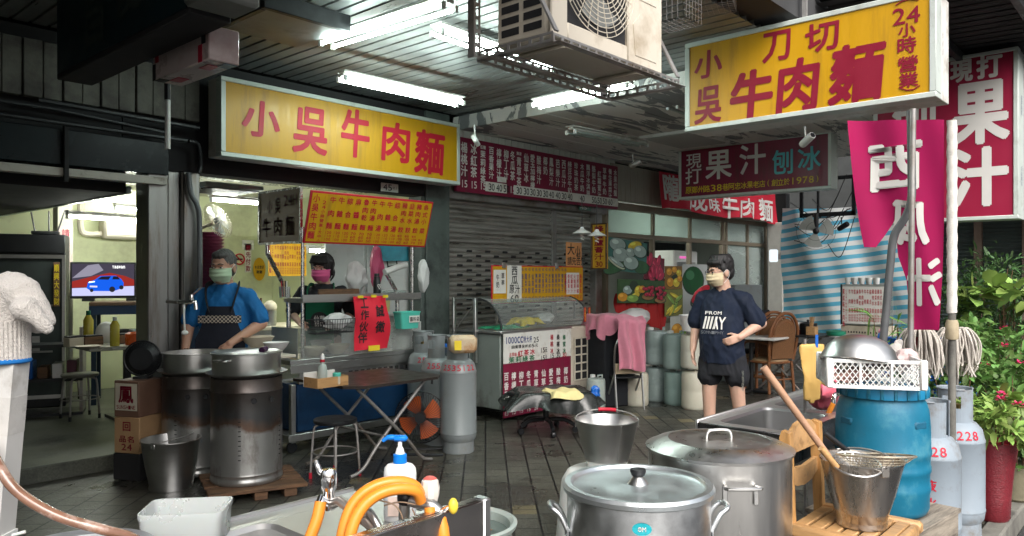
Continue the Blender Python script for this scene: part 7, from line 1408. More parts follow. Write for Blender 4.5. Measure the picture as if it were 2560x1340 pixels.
# the cook
loc = dep(562,1200,6.42); loc = (loc[0],loc[1],.0)
m = thing('person', 'grey haired cook in a blue T-shirt, checked dark apron and green mask stirring the pot', 'person', loc, face_cam(loc, R(-14)))
g = G(); s_ = 1.16; M = HM(1.625, R(-14), R(6), R(0), -.06, .0); head_skin(g, M, s_)
ring_torso(g, [(.86,0,0,.155,.11),(1.0,0,-.01,.165,.125),(1.2,0,-.01,.18,.125),(1.35,0,-.01,.16,.10),(1.43,0,-.01,.09,.075)])
RS, RE, RW = (-.192,-.01,1.355), (-.278,-.05,1.14), (-.275,-.16,.93); LS, LE, LW = (.192,-.01,1.355), (.305,-.02,1.15), (.10,-.235,1.00)
limb(g, [RS,RE,RW], [.056,.050,.031]); limb(g, [LS,LE,LW], [.056,.052,.031]); hand(g, RW, (.05,-.35,-1), (-1,-.3,0), (.6,-.8,.2), 1.08, .9); hand(g, LW, (-.42,-.35,-.8), (-.2,-.8,.6), (-.8,.1,.3), 1.08, .75)
limb(g, [(-.1,0,.86),(-.1,0,.48),(-.1,.02,.08)], [.10,.065,.045]); limb(g, [(.1,0,.86),(.1,0,.48),(.1,.02,.08)], [.10,.065,.045])
remesh('body', g, MT['skin'], .0065, 3, m); face(m, M, s_, MT['hairg'], .8); hair(m, M, s_, MT['hairg'], 'short'); mask(m, M, s_, mat('pale_green_mask', (.46,.60,.42), .8, 0, .05, 20))
g = G(); ring_torso(g, [(.86,0,0,.19,.14),(1.0,0,-.01,.19,.15),(1.2,0,-.012,.205,.15),(1.33,0,-.01,.198,.125),(1.40,0,-.008,.165,.102),(1.45,0,-.004,.12,.09),(1.49,0,0,.088,.080)])
limb(g, [(-.12,-.01,1.40),(-.200,-.01,1.37),(-.262,-.035,1.19)], [.066,.072,.080]); limb(g, [(.12,-.01,1.40),(.200,-.01,1.37),(.285,-.016,1.195)], [.066,.072,.082]); remesh('t_shirt', g, MT['bluecl'], .008, 4, m, .011)
g = G(); ring_torso(g, [(.05,0,0,.16,.12),(.5,0,0,.17,.125),(.9,0,0,.18,.13)]); remesh('trousers', g, MT['blackcl'], .012, 2, m)
af = lambda u, v: ((u-.5)*(.40 if v < .62 else .40-.20*((v-.62)/.38)**.7), -.168-.02*(1-v)+.55*((u-.5)*.40)**2, .62+.68*v)
ap = obj('apron', G().grid(af, 24, 20, .006), mat('dark_apron', (.010,.012,.022), .85, 0, .2, 9, .5, 14), m, ang=80)
ck = bpy.data.materials.new('gingham'); ck.use_nodes = True; nt = ck.node_tree; cn_ = _n(nt,'ShaderNodeTexChecker', Scale=64.0); tc = _n(nt,'ShaderNodeTexCoord'); nt.links.new(tc.outputs['Object'], cn_.inputs[0]); cn_.inputs[1].default_value = (.015,.015,.02,1); cn_.inputs[2].default_value = (.42,.36,.30,1); nt.links.new(cn_.outputs[0], nt.nodes['Principled BSDF'].inputs['Base Color']); nt.nodes['Principled BSDF'].inputs['Roughness'].default_value = .9
for v0, v1, wd in ((.80,.89,.345),(.27,.33,.40)): obj('check_band', G().grid(lambda u,v: ((u-.5)*wd, af(.5+(u-.5)*wd/.4, v0+(v1-v0)*v)[1]-.010, .62+.68*(v0+(v1-v0)*v)), 16, 4, .003), ck, ap)
for x in (-1,1): obj('apron_strap', G().tube(catmull([(x*.085,-.150,1.25),(x*.115,-.140,1.36),(x*.13,-.06,1.47),(x*.10,.05,1.475),(x*.02,.14,1.32)],5), .022, 8, flat=.3), MT['blackcl'], ap)
hx = Vector(RW)+Vector((.02,-.06,-.07)); stk = thing('stirring_stick', 'dark pair of long cooking chopsticks in the hand of the cook', 'chopsticks', tuple(m.matrix_basis @ Vector((0,0,0))) if False else loc, m.rotation_euler.z)
obj('stick', G().tube([hx+Vector((-.01,.03,.10)), hx+Vector((.03,-.05,-.20))], .007, 8), MT['oldwood'], stk); obj('stick', G().tube([hx+Vector((.008,.03,.10)), hx+Vector((.055,-.05,-.20))], .007, 8), MT['oldwood'], stk)
# the woman behind the stall
loc = (4.32,6.40,.12); m = thing('person', 'woman with black hair, pink mask and green apron behind the stall counter', 'person', loc, face_cam(loc, R(-10)))
g = G(); s_ = 1.16; M = HM(1.50, R(-12), R(4), 0, -.03, 0); head_skin(g, M, s_)
ring_torso(g, [(.80,0,0,.15,.105),(1.0,0,-.01,.16,.12),(1.15,0,-.02,.165,.125),(1.28,0,0,.15,.095),(1.34,0,.01,.08,.07)])
RS, RE, RW = (-.185,.0,1.275), (-.29,-.03,1.06), (-.18,-.20,.98); LS, LE, LW = (.185,0,1.275), (.29,-.03,1.06), (.16,-.20,.98)
limb(g, [RS,RE,RW], [.052,.042,.027]); limb(g, [LS,LE,LW], [.052,.042,.027]); hand(g, RW, (.5,-.7,-.2), (0,-.3,1), (.6,.5,.4), .95, .6); hand(g, LW, (-.5,-.7,-.2), (0,-.3,1), (-.6,.5,.4), .95, .6)
limb(g, [(-.09,0,.80),(-.09,0,.44),(-.09,.02,.07)], [.095,.06,.04]); limb(g, [(.09,0,.80),(.09,0,.44),(.09,.02,.07)], [.095,.06,.04])
remesh('body', g, MT['skinf'], .0065, 3, m); face(m, M, s_, MT['hair']); hair(m, M, s_, MT['hair'], 'bob'); mask(m, M, s_, mat('pink_mask', (.72,.13,.32), .8, 0, .05, 20))
g = G(); ring_torso(g, [(.5,0,0,.17,.13),(.82,0,0,.175,.13),(1.0,0,-.01,.18,.14),(1.15,0,-.02,.185,.145),(1.26,0,0,.18,.115),(1.32,0,.01,.12,.09),(1.355,0,.012,.075,.07)]); limb(g, [(-.15,0,1.255),RS,(-.285,-.03,1.09)], [.066,.064,.070]); limb(g, [(.15,0,1.255),LS,(.285,-.03,1.09)], [.066,.064,.070]); remesh('t_shirt', g, MT['blackcl'], .008, 4, m, .010)
af2 = lambda u, v: ((u-.5)*.27, -.172+.8*((u-.5)*.27)**2, .70+.50*v); ap = obj('apron', G().grid(af2, 16, 14, .006), MT['greencl'], m, ang=80)
em = G(); em.add([(.0+.085*cos(k*pi/14), -.186+.0*k, 1.0+.085*sin(k*pi/14)) for k in range(28)], [tuple(range(28))]); obj('emblem', em, MT['black_t'], ap, smooth=False); t = T(-.189, .02); t.row('仙草', 0, 1.02, .06, .055).row('甜品', 0, .965, .04, .045); t.build('apron_lettering', MT['white_t'], ap)
for x in (-1,1): obj('apron_strap', G().tube(catmull([(x*.115,-.160,1.19),(x*.125,-.12,1.29),(x*.115,-.03,1.345),(x*.08,.06,1.33)],5), .020, 8, flat=.3), MT['greencl'], ap)
# ------------------------------------------------------------------ inside the noodle shop
o = thing('room_post', 'pale square post in the back room with a pay first notice', 'post', (3.02,9.62,.12)); obj('shaft', G().box(-.08,-.08,0,.08,.08,2.5,.006), mat('cream_post', (.52,.50,.40), .6, 0, .08, 3, dirt=(.36,.34,.26), damt=.3), o)
n_ = obj('notice', G().box(-.07,-.0835,1.50,.07,-.0815,2.0), mat('pinkish_paper', (.60,.48,.45), .7), o, smooth=False); t = T(-.086,.03); t.col('請先付款', 0, 1.97, .085, .112); t.build('notice_lettering', MT['mar_t'], o)
fr = thing('drinks_fridge', 'tall glass door fridge with steaming interior at the left of the back room', 'fridge', (2.30,9.45,.12), R(-24)); obj('cabinet', G().box(0,.05,0,.66,.6,1.88,.01), MT['darkmetal'], fr); obj('top_grille', G().box(0,.0,1.68,.66,.049,1.88,.006), MT['blackpl'], fr)
obj('door_frame', G().box(0,.0,.1,.03,.045,1.66).box(.63,.0,.1,.66,.045,1.66).box(.031,.0,1.62,.629,.045,1.66).box(.031,.0,.1,.629,.045,.14), MT['steelh'], fr); obj('door_glass', G().box(.03,.018,.14,.63,.024,1.62), mat('fogged_glass', (.05,.06,.06), .12, 0, .3, 3), fr, smooth=False)
obj('lucky_strip', G().box(.55,-.003,1.10,.61,-.0005,1.58), MT['oldwood'], fr, smooth=False); t = T(-.005,.03); t.col('順興大發財', .58, 1.56, .05, .09); t.build('strip_lettering', MT['yel_t'], fr)
for z in (.6,1.1): obj('shelf', G().box(.04,.012,z,.54,.017,z+.02), MT['galv'], fr)
for i, (x, z) in enumerate(((.1,.62),(.22,.62),(.35,.62),(.12,1.12),(.3,1.12))): obj('can', G().box(x,.010,z,x+.07,.016,z+.16), [MT['plumpl'],MT['milky'],MT['steelh']][i % 3], fr, smooth=False)
o = thing('router', 'black router with three aerials on top of the fridge', 'router', (2.75,9.3,2.002), R(-24)); obj('box', G().box(-.13,-.06,0,.13,.06,.035,.006), MT['blackpl'], o)
for x, a in ((-.10,-.04),(.03,0),(.11,.07)): obj('aerial', G().tube([(x,0,.03),(x+a,.0,.26)], .009, 6), MT['blackpl'], o)
o = thing('wall_air_conditioner', 'long cream wall air conditioner above the television', 'air conditioner', (3.75,10.08,2.02)); obj('casing', G().box(-.12,0,0,.85,.21,.30,.03), MT['cream'], o); obj('flap', G().box(-.05,-.008,.05,.80,-.001,.08,.002), MT['whitepaint'], o); obj('drain_pipe', G().tube(catmull([(-.12,.1,.06),(-.30,.1,.05),(-.36,.1,.14),(-.36,.1,.5)],5), .035, 8), MT['cream'], o)
# television showing a car advertisement
tv = thing('television', 'flat television showing a blue car advertisement in the back room', 'television', onY(180,740,9.3)[:2]+(onY(180,740,9.3)[2],), R(-24)); tw2 = .62; th2 = .36
obj('bezel', G().box(-.02,.003,-.03,tw2+.02,.05,th2+.02,.006), MT['blackpl'], tv); obj('stand_foot', G().box(.1,-.06,-.06,.22,.1,-.031).box(.54,-.06,-.06,.66,.1,-.031), MT['blackpl'], tv)
def em(n, c, s_=1.0): return emitmat(n, c, s_)
obj('screen', G().box(0,0,0,tw2,.0025,th2), em('screen_dark', (.035,.03,.045), 1.2), tv, smooth=False)
def flat(n, poly, m, y): obj(n, G().add([(x*tw2,y,z*th2) for x,z in poly], [tuple(range(len(poly)))]), m, tv, smooth=False)
flat('screen_picture', [(0,0),(1,0),(1,.30),(0,.24)], em('screen_floor', (.36,.37,.55), 1.1), -.001); flat('screen_picture', [(0,.25),(.3,.28),(1,.31),(1,.5),(.85,.62),(.6,.72),(.35,.62),(0,.45)], em('screen_red', (.20,.018,.014), 1.1), -.001)
flat('screen_picture', [(.0,.55),(.25,.95),(.42,1),(.5,.8),(.3,.62)], em('screen_beam', (.20,.19,.24), 1.0), -.0012); CB = em('screen_car', (.005,.06,.42), 1.3)
flat('screen_picture', [(.23,.24),(.25,.42),(.36,.50),(.45,.62),(.70,.63),(.79,.52),(.83,.40),(.82,.24),(.66,.14),(.30,.15)], CB, -.0016); flat('screen_picture', [(.40,.51),(.47,.60),(.62,.61),(.58,.50)], em('screen_glass', (.01,.01,.02), 1), -.002); flat('screen_picture', [(.64,.51),(.66,.61),(.73,.60),(.77,.51)], em('screen_glass2', (.01,.01,.02), 1), -.002)
for x, z, r_ in ((.64,.20,.06),(.79,.26,.045),(.31,.17,.035)): flat('screen_picture', [(x+r_*cos(a*pi/8)*.8, z+r_*1.5*sin(a*pi/8)) for a in range(16)], em('screen_wheel', (.015,.015,.02), 1), -.0022)
flat('screen_picture', [(.26,.40),(.36,.43),(.36,.46),(.27,.44)], em('screen_lamp', (.5,.85,1), 2), -.0024); flat('screen_picture', [(.28,.27),(.40,.26),(.40,.31),(.28,.32)], em('screen_plate', (.5,.5,.55), 1), -.0024)
t = T(-.003,.02); t.row('Taiwan', .60*tw2+.09, th2*.90, .03, .022); t.build('screen_lettering', em('screen_white', (.9,.9,.9), 1.2), tv)
td = thing('television_desk', 'dark blue steel desk under the television', 'desk', (3.25,9.15,.12), R(-24)); obj('desk_top', G().box(-.1,-.15,1.10,1.5,.5,1.14,.005), mat('wooden_desk_top', (.12,.07,.04), .5), td); obj('rail', G().box(-.1,-.145,1.0,1.5,-.12,1.099), mat('navy_steel', (.01,.03,.07), .45), td)
for x in (-.08,1.42):
    for y in (-.13,.42): obj('leg', G().box(x,y,0,x+.05,y+.05,.999), mat('navy_leg', (.01,.03,.06), .45), td)
tb = thing('dining_table', 'steel edged dining table with sauces in the back room', 'table', (2.95,7.95,.12), R(-4)); obj('table_top', G().box(-.3,-.3,.72,1.2,.42,.755,.006), mat('worn_table_top', (.40,.39,.33), .3, .3, .1, 5), tb)
obj('leg', G().box(.1,.0,0,.16,.06,.719), MT['blackpl'], tb); obj('leg', G().box(.9,.0,0,.96,.06,.719), MT['blackpl'], tb); obj('foot', G().box(0,-.2,0,.26,.3,.03), MT['blackpl'], tb); obj('foot', G().box(.8,-.2,0,1.06,.3,.03), MT['blackpl'], tb)
def jar_(name, label, px, py, Y, r_, h_, m, capm, cat, grp='sauces on the dining table'):
    q = onY(px, py, Y); o = thing(name, label, cat, (q[0],Y,.876), 0, grp); obj('body', G().lathe([(r_*.95,0),(r_,.01),(r_,h_*.72),(r_*.5,h_*.86),(r_*.42,h_*.87)], (0,0,0), 18), m, o); obj('cap', G().lathe([(r_*.45,h_*.871),(r_*.45,h_)], (0,0,0), 14), capm, o)
    return o
GLY = mat('yellow_sauce', (.50,.42,.05), .25, 0, .1); jar_('sauce_bottle', 'yellow sauce bottle with a green cap at the back of the dining table', 221,815,8.15,.045,.33,GLY,MT['greencl'],'bottle'); jar_('sauce_bottle', 'clear bottle of yellow sauce at the front edge of the dining table', 287,835,7.75,.042,.28,GLY,MT['milky'],'bottle')
o = jar_('sauce_jar', 'orange chilli sauce jar at the right end of the dining table', 331,838,7.75,.065,.15,mat('chilli_sauce', (.62,.10,.02), .3, 0, .2),MT['milky'],'jar')
for px, m_, lab in ((190,MT['bowlw'],'pale box of spoons on the dining table'),(228,MT['oldwood'],'brown box beside the yellow sauce bottle'),(310,MT['oldwood'],'dark wooden box behind the chilli jar')):
    q = onY(px,820,8.0); o = thing('condiment_box', lab, 'box', (q[0],8.0,.876), R(8), 'sauces on the dining table'); obj('box', G().box(-.09,-.06,0,.09,.06,.085,.005), m_, o); obj('rim', G().box(-.085,-.055,.0855,.085,.055,.1,.003), MT['grime_and_hole_shade'], o)
q = onY(205,832,7.9); o = thing('plate_stack', 'pale plates spread on the dining table', 'plate', (q[0],7.72,.876)); obj('plate', G().lathe([(.06,0),(.11,.015),(.115,.02),(.10,.018),(0,.008)], (0,0,0), 28, cap1=False), MT['bowlw'], o)
o = thing('napkin_bag', 'white bag of tissues standing on the dining table', 'bag', (onY(265,810,8.1)[0],8.1,.876)); obj('bag', G().ball((0,0,.11),(.10,.06,.11),14,10), BAG, o)
o = thing('black_pot', 'black pan behind the bottles on the dining table', 'pan', (onY(318,795,8.2)[0],8.25,.876)); obj('pan', G().lathe([(.08,0),(.11,.02),(.12,.12),(.11,.12),(.09,.02),(0,.015)], (0,0,0), 20, cap1=False), MT['blackpl'], o)
for i, (px, py, lab) in enumerate(((200,1045,'dark round stool with a pale worn top in the doorway of the back room'),(150,1000,'dark round stool farther left under the dining table'),(270,960,'dark round stool behind the table leg'))):
    q = gp(px,py,.12); stool(lab, (q[0],q[1],.12), .4*i, .45, .17, mat('worn_stool_top', (.16,.16,.13) if i == 0 else (.05,.05,.05), .35), group='stools in the back room')
o = thing('low_shelf', 'dark shelf unit of clutter under the fridge side of the back room', 'shelf', (2.55,8.7,.12), R(-24))
for z in (.0,.35,.70): obj('board', G().box(-.5,0,z,.35,.35,z+.03), MT['darkmetal'], o)
for x in (-.5,.32): obj('upright', G().box(x,.002,.031,x+.03,.348,.9), MT['galv'], o)
for i in range(6): obj('box_item', G().box(-.45+.13*i,.05,.381,-.36+.13*i,.3,.5+.03*(i % 3),.005), [MT['cardb'],MT['milky'],MT['bluepl'],MT['oldwood'],MT['whitepl'],MT['plumpl']][i], o)
# kitchen side
o = thing('plate_tower', 'tall stack of plum coloured bowls behind the cook', 'bowls', (*onY(522,780,8.2)[:2],1.22)); 
for k in range(22): obj('bowl', G().lathe([(.10,.036*k),(.165,.036*k+.05),(.168,.036*k+.058),(.155,.036*k+.052),(.09,.036*k+.01)], (0,0,0), 28, cap0=True, cap1=False), MT['plumpl'], o)
o = thing('plate_tower', 'stack of pale bowls left of the plum coloured stack', 'bowls', (*onY(484,780,8.4)[:2],1.22))
for k in range(20): obj('bowl', G().lathe([(.09,.036*k),(.14,.036*k+.05),(.145,.036*k+.056),(.08,.036*k+.01)], (0,0,0), 24, cap1=False), MT['bowlw'], o)
o = thing('blue_rack', 'blue plastic basket rack under the bowl stacks', 'rack', (3.75,8.35,.12)); obj('basket', G().box(-.3,-.3,.75,.75,.3,1.098,.01), MT['bluepl'], o)
for i in range(9): obj('slot', G().box(-.26+.11*i,-.304,.82,-.21+.11*i,-.3015,1.04), MT['grime_and_hole_shade'], o, smooth=False)
for x in (-.28,.7): obj('leg', G().box(x,-.28,0,x+.05,-.23,.749), MT['galv'], o)
o = thing('kitchen_counter', 'pale counter along the back of the kitchen behind the cook', 'counter', (4.7,8.2,.12)); obj('top', G().box(-.35,-.25,.80,.9,.5,.84,.006), MT['bowlw'], o); obj('front', G().box(-.33,-.2,.02,.88,.48,.799), MT['steelh'], o)
q = onY(670,800,8.2); o = thing('straw_tub', 'steel tub of straws and a dark bottle on the kitchen counter', 'tub', (q[0],8.15,.962)); obj('tub', G().lathe([(.07,0),(.075,.18),(.07,.18),(.065,.01)], (0,0,0), 20), MT['steelh'], o); obj('bag', G().ball((0,0,.22),(.08,.07,.08),12,8), MT['bowlw'], o); obj('bottle', G().lathe([(.03,0),(.03,.22),(.012,.27),(.012,.33)], (-.12,0,0), 12), MT['oldwood'], o)
for px, py, w_, h_, lab, txt, m_, Yp in ((620,645,.10,.42,'white strip notice on the pale green kitchen wall','請先付款',MT['paper'],10.28),):
    q = onY(px,py,Yp); o = thing('wall_notice', lab, 'notice', (q[0],Yp,q[2])); obj('sheet', G().box(-w_/2,-.004,-h_/2,w_/2,0,h_/2), m_, o, smooth=False); t = T(-.006,.03); t.col(txt, 0, h_/2-.01, w_*.75, h_*.24); t.build('notice_lettering', MT['mar_t'], o)
q = onY(648,673,10.28); o = thing('wall_sticker', 'round yellow sticker on the kitchen wall', 'sticker', (q[0],10.28,q[2])); obj('disc', G().add([(.10*cos(k*pi/14),-.004,.17*sin(k*pi/14)) for k in range(28)], [tuple(range(28))]), MT['yellow'], o, smooth=False); t = T(-.006,.03); t.row('本店禁菸',0,.03,.05,.04).row('謝謝',0,-.04,.05,.05); t.build('sticker_lettering', MT['black_t'], o)
q = onY(598,648,10.28); o = thing('no_smoking_sign', 'small round no smoking sign on the kitchen wall', 'sign', (q[0],10.27,q[2])); obj('ring', G().tube([(.075*cos(k*pi/14),0,.075*sin(k*pi/14)) for k in range(28)], .010, 6, closed=True).tube([(-.05,0,.05),(.05,0,-.05)], .008, 6), MT['red_t'], o); obj('cigarette', G().box(-.045,-.002,-.01,.045,.0,.01), MT['black_t'], o, smooth=False)
q = onY(612,612,10.28); o = thing('wall_card', 'small white card above the strip notice on the kitchen wall', 'card', (q[0]+.05,10.28,q[2])); obj('card', G().box(-.09,-.004,-.07,.09,0,.07), MT['paper'], o, smooth=False)
b = Board('inner_menu', 'yellow menu board on the inner kitchen wall seen under the steel side sign', 'menu board', 'Y', 9.0, (671,607), (766,690)); obj('board', G().box(0,0,0,b.w,.012,b.h), MT['yellow'], b.root, smooth=False); t = T(-.004,.02); menu_text(t, t, b.w, b.h, b.w*.18, b.w*.0635); t.build('menu_lettering', MT['mar_t'], b.root)
obj('hanger', G().tube([(.1,.006,b.h),(.1,.006,2.66-b.z0)], .006, 5), MT['galv'], b.root)
o = thing('kitchen_fan', 'cage fan on the ceiling above the cook', 'fan', (*onY(545,552,7.6)[:2],onY(545,552,7.6)[2]), R(30), rx=R(62)); g = G()
for k in range(26): a = k*pi/13; g.tube([(.03*cos(a),.03*sin(a),.05),(.16*cos(a),.16*sin(a),.045),(.2*cos(a),.2*sin(a),0),(.16*cos(a),.16*sin(a),-.045),(.03*cos(a),.03*sin(a),-.05)], .0028, 4)
obj('cage', g, MT['cream'], o); obj('hub', G().ball((0,0,0),(.05,.05,.04),14,8), MT['milky'], o); g = G()
for k in range(3): a = k*2*pi/3; g.grid(lambda u,v: ((.04+.13*u)*cos(a+(v-.5)*1.1),(.04+.13*u)*sin(a+(v-.5)*1.1),.02*(v-.5)), 5, 5, .003)
obj('blade', g, MT['milky'], o); obj('arm', G().tube([(0,0,-.05),(0,.03,-.2)], .02, 8), MT['cream'], o)
o = thing('extractor_vent', 'grimy louvred vent panel on the ceiling above the cook', 'vent', (*onY(510,500,7.2)[:2],2.40), R(0)); obj('frame', G().box(-.1,-.25,0,.5,.35,.05,.01), MT['milky'], o)
for k in range(8): obj('louvre', G().box(-.07,-.22+.07*k,-.012,.47,-.19+.07*k,-.001), MT['darkmetal'], o)
o = thing('white_cabinet', 'white steel kitchen fridge with photos and notes on its door behind the woman', 'fridge', (5.02,7.15,.12), R(-38)); obj('body', G().box(-.15,.03,0,1.05,.5,2.0,.015), mat('white_enamel', (.60,.62,.60), .3, 0, .05, 3), o)
for x0, x1 in ((-.14,.30),(.32,1.04)): d_ = obj('door', G().box(x0,-.0,.1,x1,.028,1.98,.01), mat('white_door', (.62,.64,.63), .3, 0, .05, 3), o); obj('handle', G().box(x1-.06,-.03,1.0,x1-.035,-.001,1.4,.006), MT['steelh'], d_)
for x, z, m_, a in ((.42,1.62,MT['blackpl'],.1),(.60,1.60,MT['black_t'],-.15),(.40,1.15,mat('pink_note',(.62,.35,.45),.8),0),(.52,1.12,mat('yellow_note',(.62,.58,.25),.8),.05)):
    pt_ = obj('photo', G().box(-.06,-.004,-.09,.06,-.0015,.09), m_, o, smooth=False, loc=(x,0,z)); pt_.rotation_euler = (0,a,0); obj('photo_print', G().box(-.045,-.0055,-.05,.045,-.0042,.06), MT['milky'] if z > 1.3 else m_, pt_, smooth=False)
o = thing('picture_poster', 'teal sea picture behind the right stall post', 'poster', (5.45,6.75,1.72), R(-25)); obj('sheet', G().box(-.2,0,0,.25,.006,.34), mat('sea_print', (.02,.22,.30), .4, 0, .6, 6), o, smooth=False)
o = thing('wall_tap', 'chrome tap with a white knob hose by the steel column, in front of the cook', 'tap', dep(485,755,6.05)); obj('body', G().tube(catmull([(-.10,.06,.0),(-.03,0,0),(.0,-.02,0),(.005,-.03,-.06)],5), .016, 10), MT['chrome'], o); obj('valve', G().lathe([(.016,0),(.02,.02),(.014,.05)], (-.02,0,.01), 12), MT['chrome'], o); obj('lever', G().tube(catmull([(-.02,0,.055),(.02,0,.08),(.06,0,.115)],4), .008, 8), MT['chrome'], o); obj('hose', G().tube(catmull([(-.07,.02,-.02),(-.08,.0,-.12),(-.075,0,-.22)],4), .008, 8), MT['whitepl'], o); obj('knob', G().ball((-.075,0,-.24),(.028,.028,.02),12,8), MT['whitepl'], o)
obj('supply', G().tube([(-.10,.06,0),(-.10,.26,0)], .014, 8), MT['galv'], o)
o = thing('fan_on_boxes', 'dark fan face lying on the carton stack by the column', 'fan', (2.47,6.09,.765), R(-40)); o.scale = (.72,.72,.72); obj('rim', G().tube([(.19*cos(k*pi/16),0,.2+.19*sin(k*pi/16)) for k in range(32)], .01, 6, closed=True), MT['blackpl'], o); obj('hub', G().ball((0,0,.2),(.05,.03,.05),12,8), MT['blackpl'], o); g = G()
for k in range(40): a = k*pi/20; g.tube([(.04*cos(a),-.03,.2+.04*sin(a)),(.13*cos(a),-.04,.2+.13*sin(a)),(.19*cos(a),0,.2+.19*sin(a))], .002, 4)
obj('grille', g, MT['blackpl'], o); obj('back', G().lathe([(.0,-.05),(.12,-.05),(.18,0)], (0,0,0), 24, cap0=False, cap1=False), MT['blackpl'], o, loc=(0,.0,.2)).rotation_euler = (R(-90),0,0); obj('foot', G().box(-.08,-.06,-.04,.08,.08,.012), MT['blackpl'], o)
def carton(label, z, h_, m_, txt, rz):
    o = thing('carton', label, 'box', (2.44,6.09,z), rz, 'cartons stacked by the column'); obj('box', G().box(-.125,-.115,0,.125,.115,h_,.006), m_, o)
    t = T(0, .03); lf = lambda x,y,z_: (-.1275, -x, z_)
    if txt: obj('label', G().box(-.1275,-.10,.05,-.1258,.10,h_-.02), mat('label_paper', (.50,.45,.36), .7), o, smooth=False); t.ch('鳳', -.0, h_*.62, .14, .13, fn=lambda x,y,z_: (-.1295, -x, z_)); t.row('SUNSHINE', 0, .075, .03, .022, fn=lambda x,y,z_: (-.1295, -x, z_))
    else: t.ch('回', 0, h_*.75, .07, .07, fn=lambda x,y,z_: (-.127, -x, z_)); t.row('品名', 0, h_*.4, .05, .07, fn=lambda x,y,z_: (-.127, -x, z_)).row('24', 0, h_*.18, .05, .05, fn=lambda x,y,z_: (-.127, -x, z_))
    t.build('carton_print', MT['mar_t'], o)
carton('brown cardboard carton at the bottom of the stack by the column', .202, .275, MT['cardb'], False, R(28)); carton('carton with a cream label and red emblem on top of the brown one', .479, .275, mat('dark_carton', (.14,.075,.05), .7), True, R(26))
o = thing('low_block', 'dark low block under the carton stack by the column', 'block', (2.44,6.09,0), R(27)); obj('block', G().box(-.13,-.12,0,.13,.12,.2,.006), MT['grime_and_hole_shade'], o)
# ------------------------------------------------------------------ foreground: left hand side
p0 = Vector(dep(-22,1420,1.9)); p1 = Vector(dep(24,893,1.9)); o = thing('metal_post', 'white painted square post with worn tape at the left edge', 'post', (p0.x,p0.y,0)); base = p0+(p1-p0)*(-p0.z/(p1.z-p0.z)); o.location = base
d_ = p1-base; obj('shaft', G().bar((0,0,0),tuple(d_),  .064,.064,up=(.743,.669,0)), mat('scuffed_white_paint', (.62,.61,.59), .5, 0, .06, 7, dirt=(.42,.40,.37), damt=.35, dscale=9), o)
for a, b_, m_ in ((.86,.93,mat('worn_tape', (.57,.555,.53), .5, 0, .12, 12, .4, 30, dirt=(.25,.24,.23), damt=.3, dscale=9)),): obj('tape', G().bar(tuple(d_*a),tuple(d_*b_),.0652,.0652,up=(.743,.669,0)), m_, o)
obj('cable_tie', G().bar(tuple(d_*.665),tuple(d_*.676),.072,.072,up=(.743,.669,0)), MT['whitepl'], o); obj('tie_tail', G().tube([tuple(d_*.67+Vector((.03,-.035,0))),tuple(d_*.67+Vector((.055,-.05,.006)))], .004, 6), MT['whitepl'], o)
q = Vector(dep(24,893,1.9)); o = thing('work_glove', 'knitted cotton glove with a blue cuff pulled over the white post', 'glove', tuple(q)); r_ = Vector((RX,RY,0)); f_ = Vector((DX,DY,0)); U = Vector((0,0,1))
def pp_(px, py, dd=0.0): return Vector(dep(px,py,1.9+dd))-q
g = G(); limb(g, [pp_(18,870),pp_(14,800),pp_(12,745),pp_(28,722)], [.046,.052,.058,.046]); limb(g, [pp_(-30,880),pp_(-34,800),pp_(-30,735)], [.045,.055,.055]); limb(g, [pp_(55,735,-.02),pp_(92,768,-.02),pp_(112,800,-.02)], [.044,.030,.024]); limb(g, [pp_(60,770,-.06),pp_(96,795,-.05),pp_(118,822,-.04)], [.030,.019,.016]); limb(g, [pp_(40,760,.05),pp_(82,790,.05),pp_(96,815,.05)], [.040,.026,.020]); limb(g, [pp_(20,722,-.03),pp_(46,716,-.02),pp_(62,742,-.03)],[.030,.030,.027])
remesh('knit', g, MT['glove'], .0045, 3, o, .003, (20,20,20)); cu_ = G()
for k in range(34):
    a = 2*pi*k/34; cx_, cy_ = .049*cos(a), .049*sin(a); cu_.tube([tuple(q*0+r_*(cx_-.010)+f_*cy_+U*(-.008)), tuple(r_*(cx_*1.02-.012)+f_*cy_*1.02+U*.09)], .0062, 6)
obj('ribbed_cuff', cu_, MT['glove'], o); obj('blue_hem', G().tube([tuple(r_*(.051*cos(k*pi/16)-.010)+f_*.051*sin(k*pi/16)+U*(-.008)) for k in range(32)], .0065, 8, closed=True), mat('blue_yarn', (.01,.16,.48), .9, 0, .2, 40), o)
o = thing('rubber_hose', 'brownish clear hose curving across the bottom left corner', 'hose', dep(0,1160,1.78)); q0 = Vector(o.location); obj('hose', G().tube(catmull([Vector(dep(x,y,1.8+dd))-q0 for x,y,dd in ((-60,1060,.1),(-12,1148,0),(40,1225,-.02),(140,1288,-.02),(260,1325,0),(340,1350,.05),(420,1420,.1))],8), .0125, 12), mat('stained_clear_hose', (.25,.13,.085), .2, 0, .35, 18, dirt=(.55,.42,.36), damt=.4, dscale=12, coat=.6), o)
q = dep(180,1392,1.75); o = thing('steel_tub', 'pale steel tub rim under the hose in the bottom left corner', 'tub', (q[0],q[1],0)); obj('shell', G().lathe([(.13,q[2]-.35),(.165,q[2]-.01),(.18,q[2]),(.178,q[2]+.008),(.16,q[2]),(.125,q[2]-.34),(0,q[2]-.34)], (0,0,0), 56, cap1=False), mat('pale_steel', (.62,.64,.67), .35, .8, .06), o); obj('stand', G().lathe([(.12,0),(.12,q[2]-.351)], (0,0,0), 20), MT['darkmetal'], o)
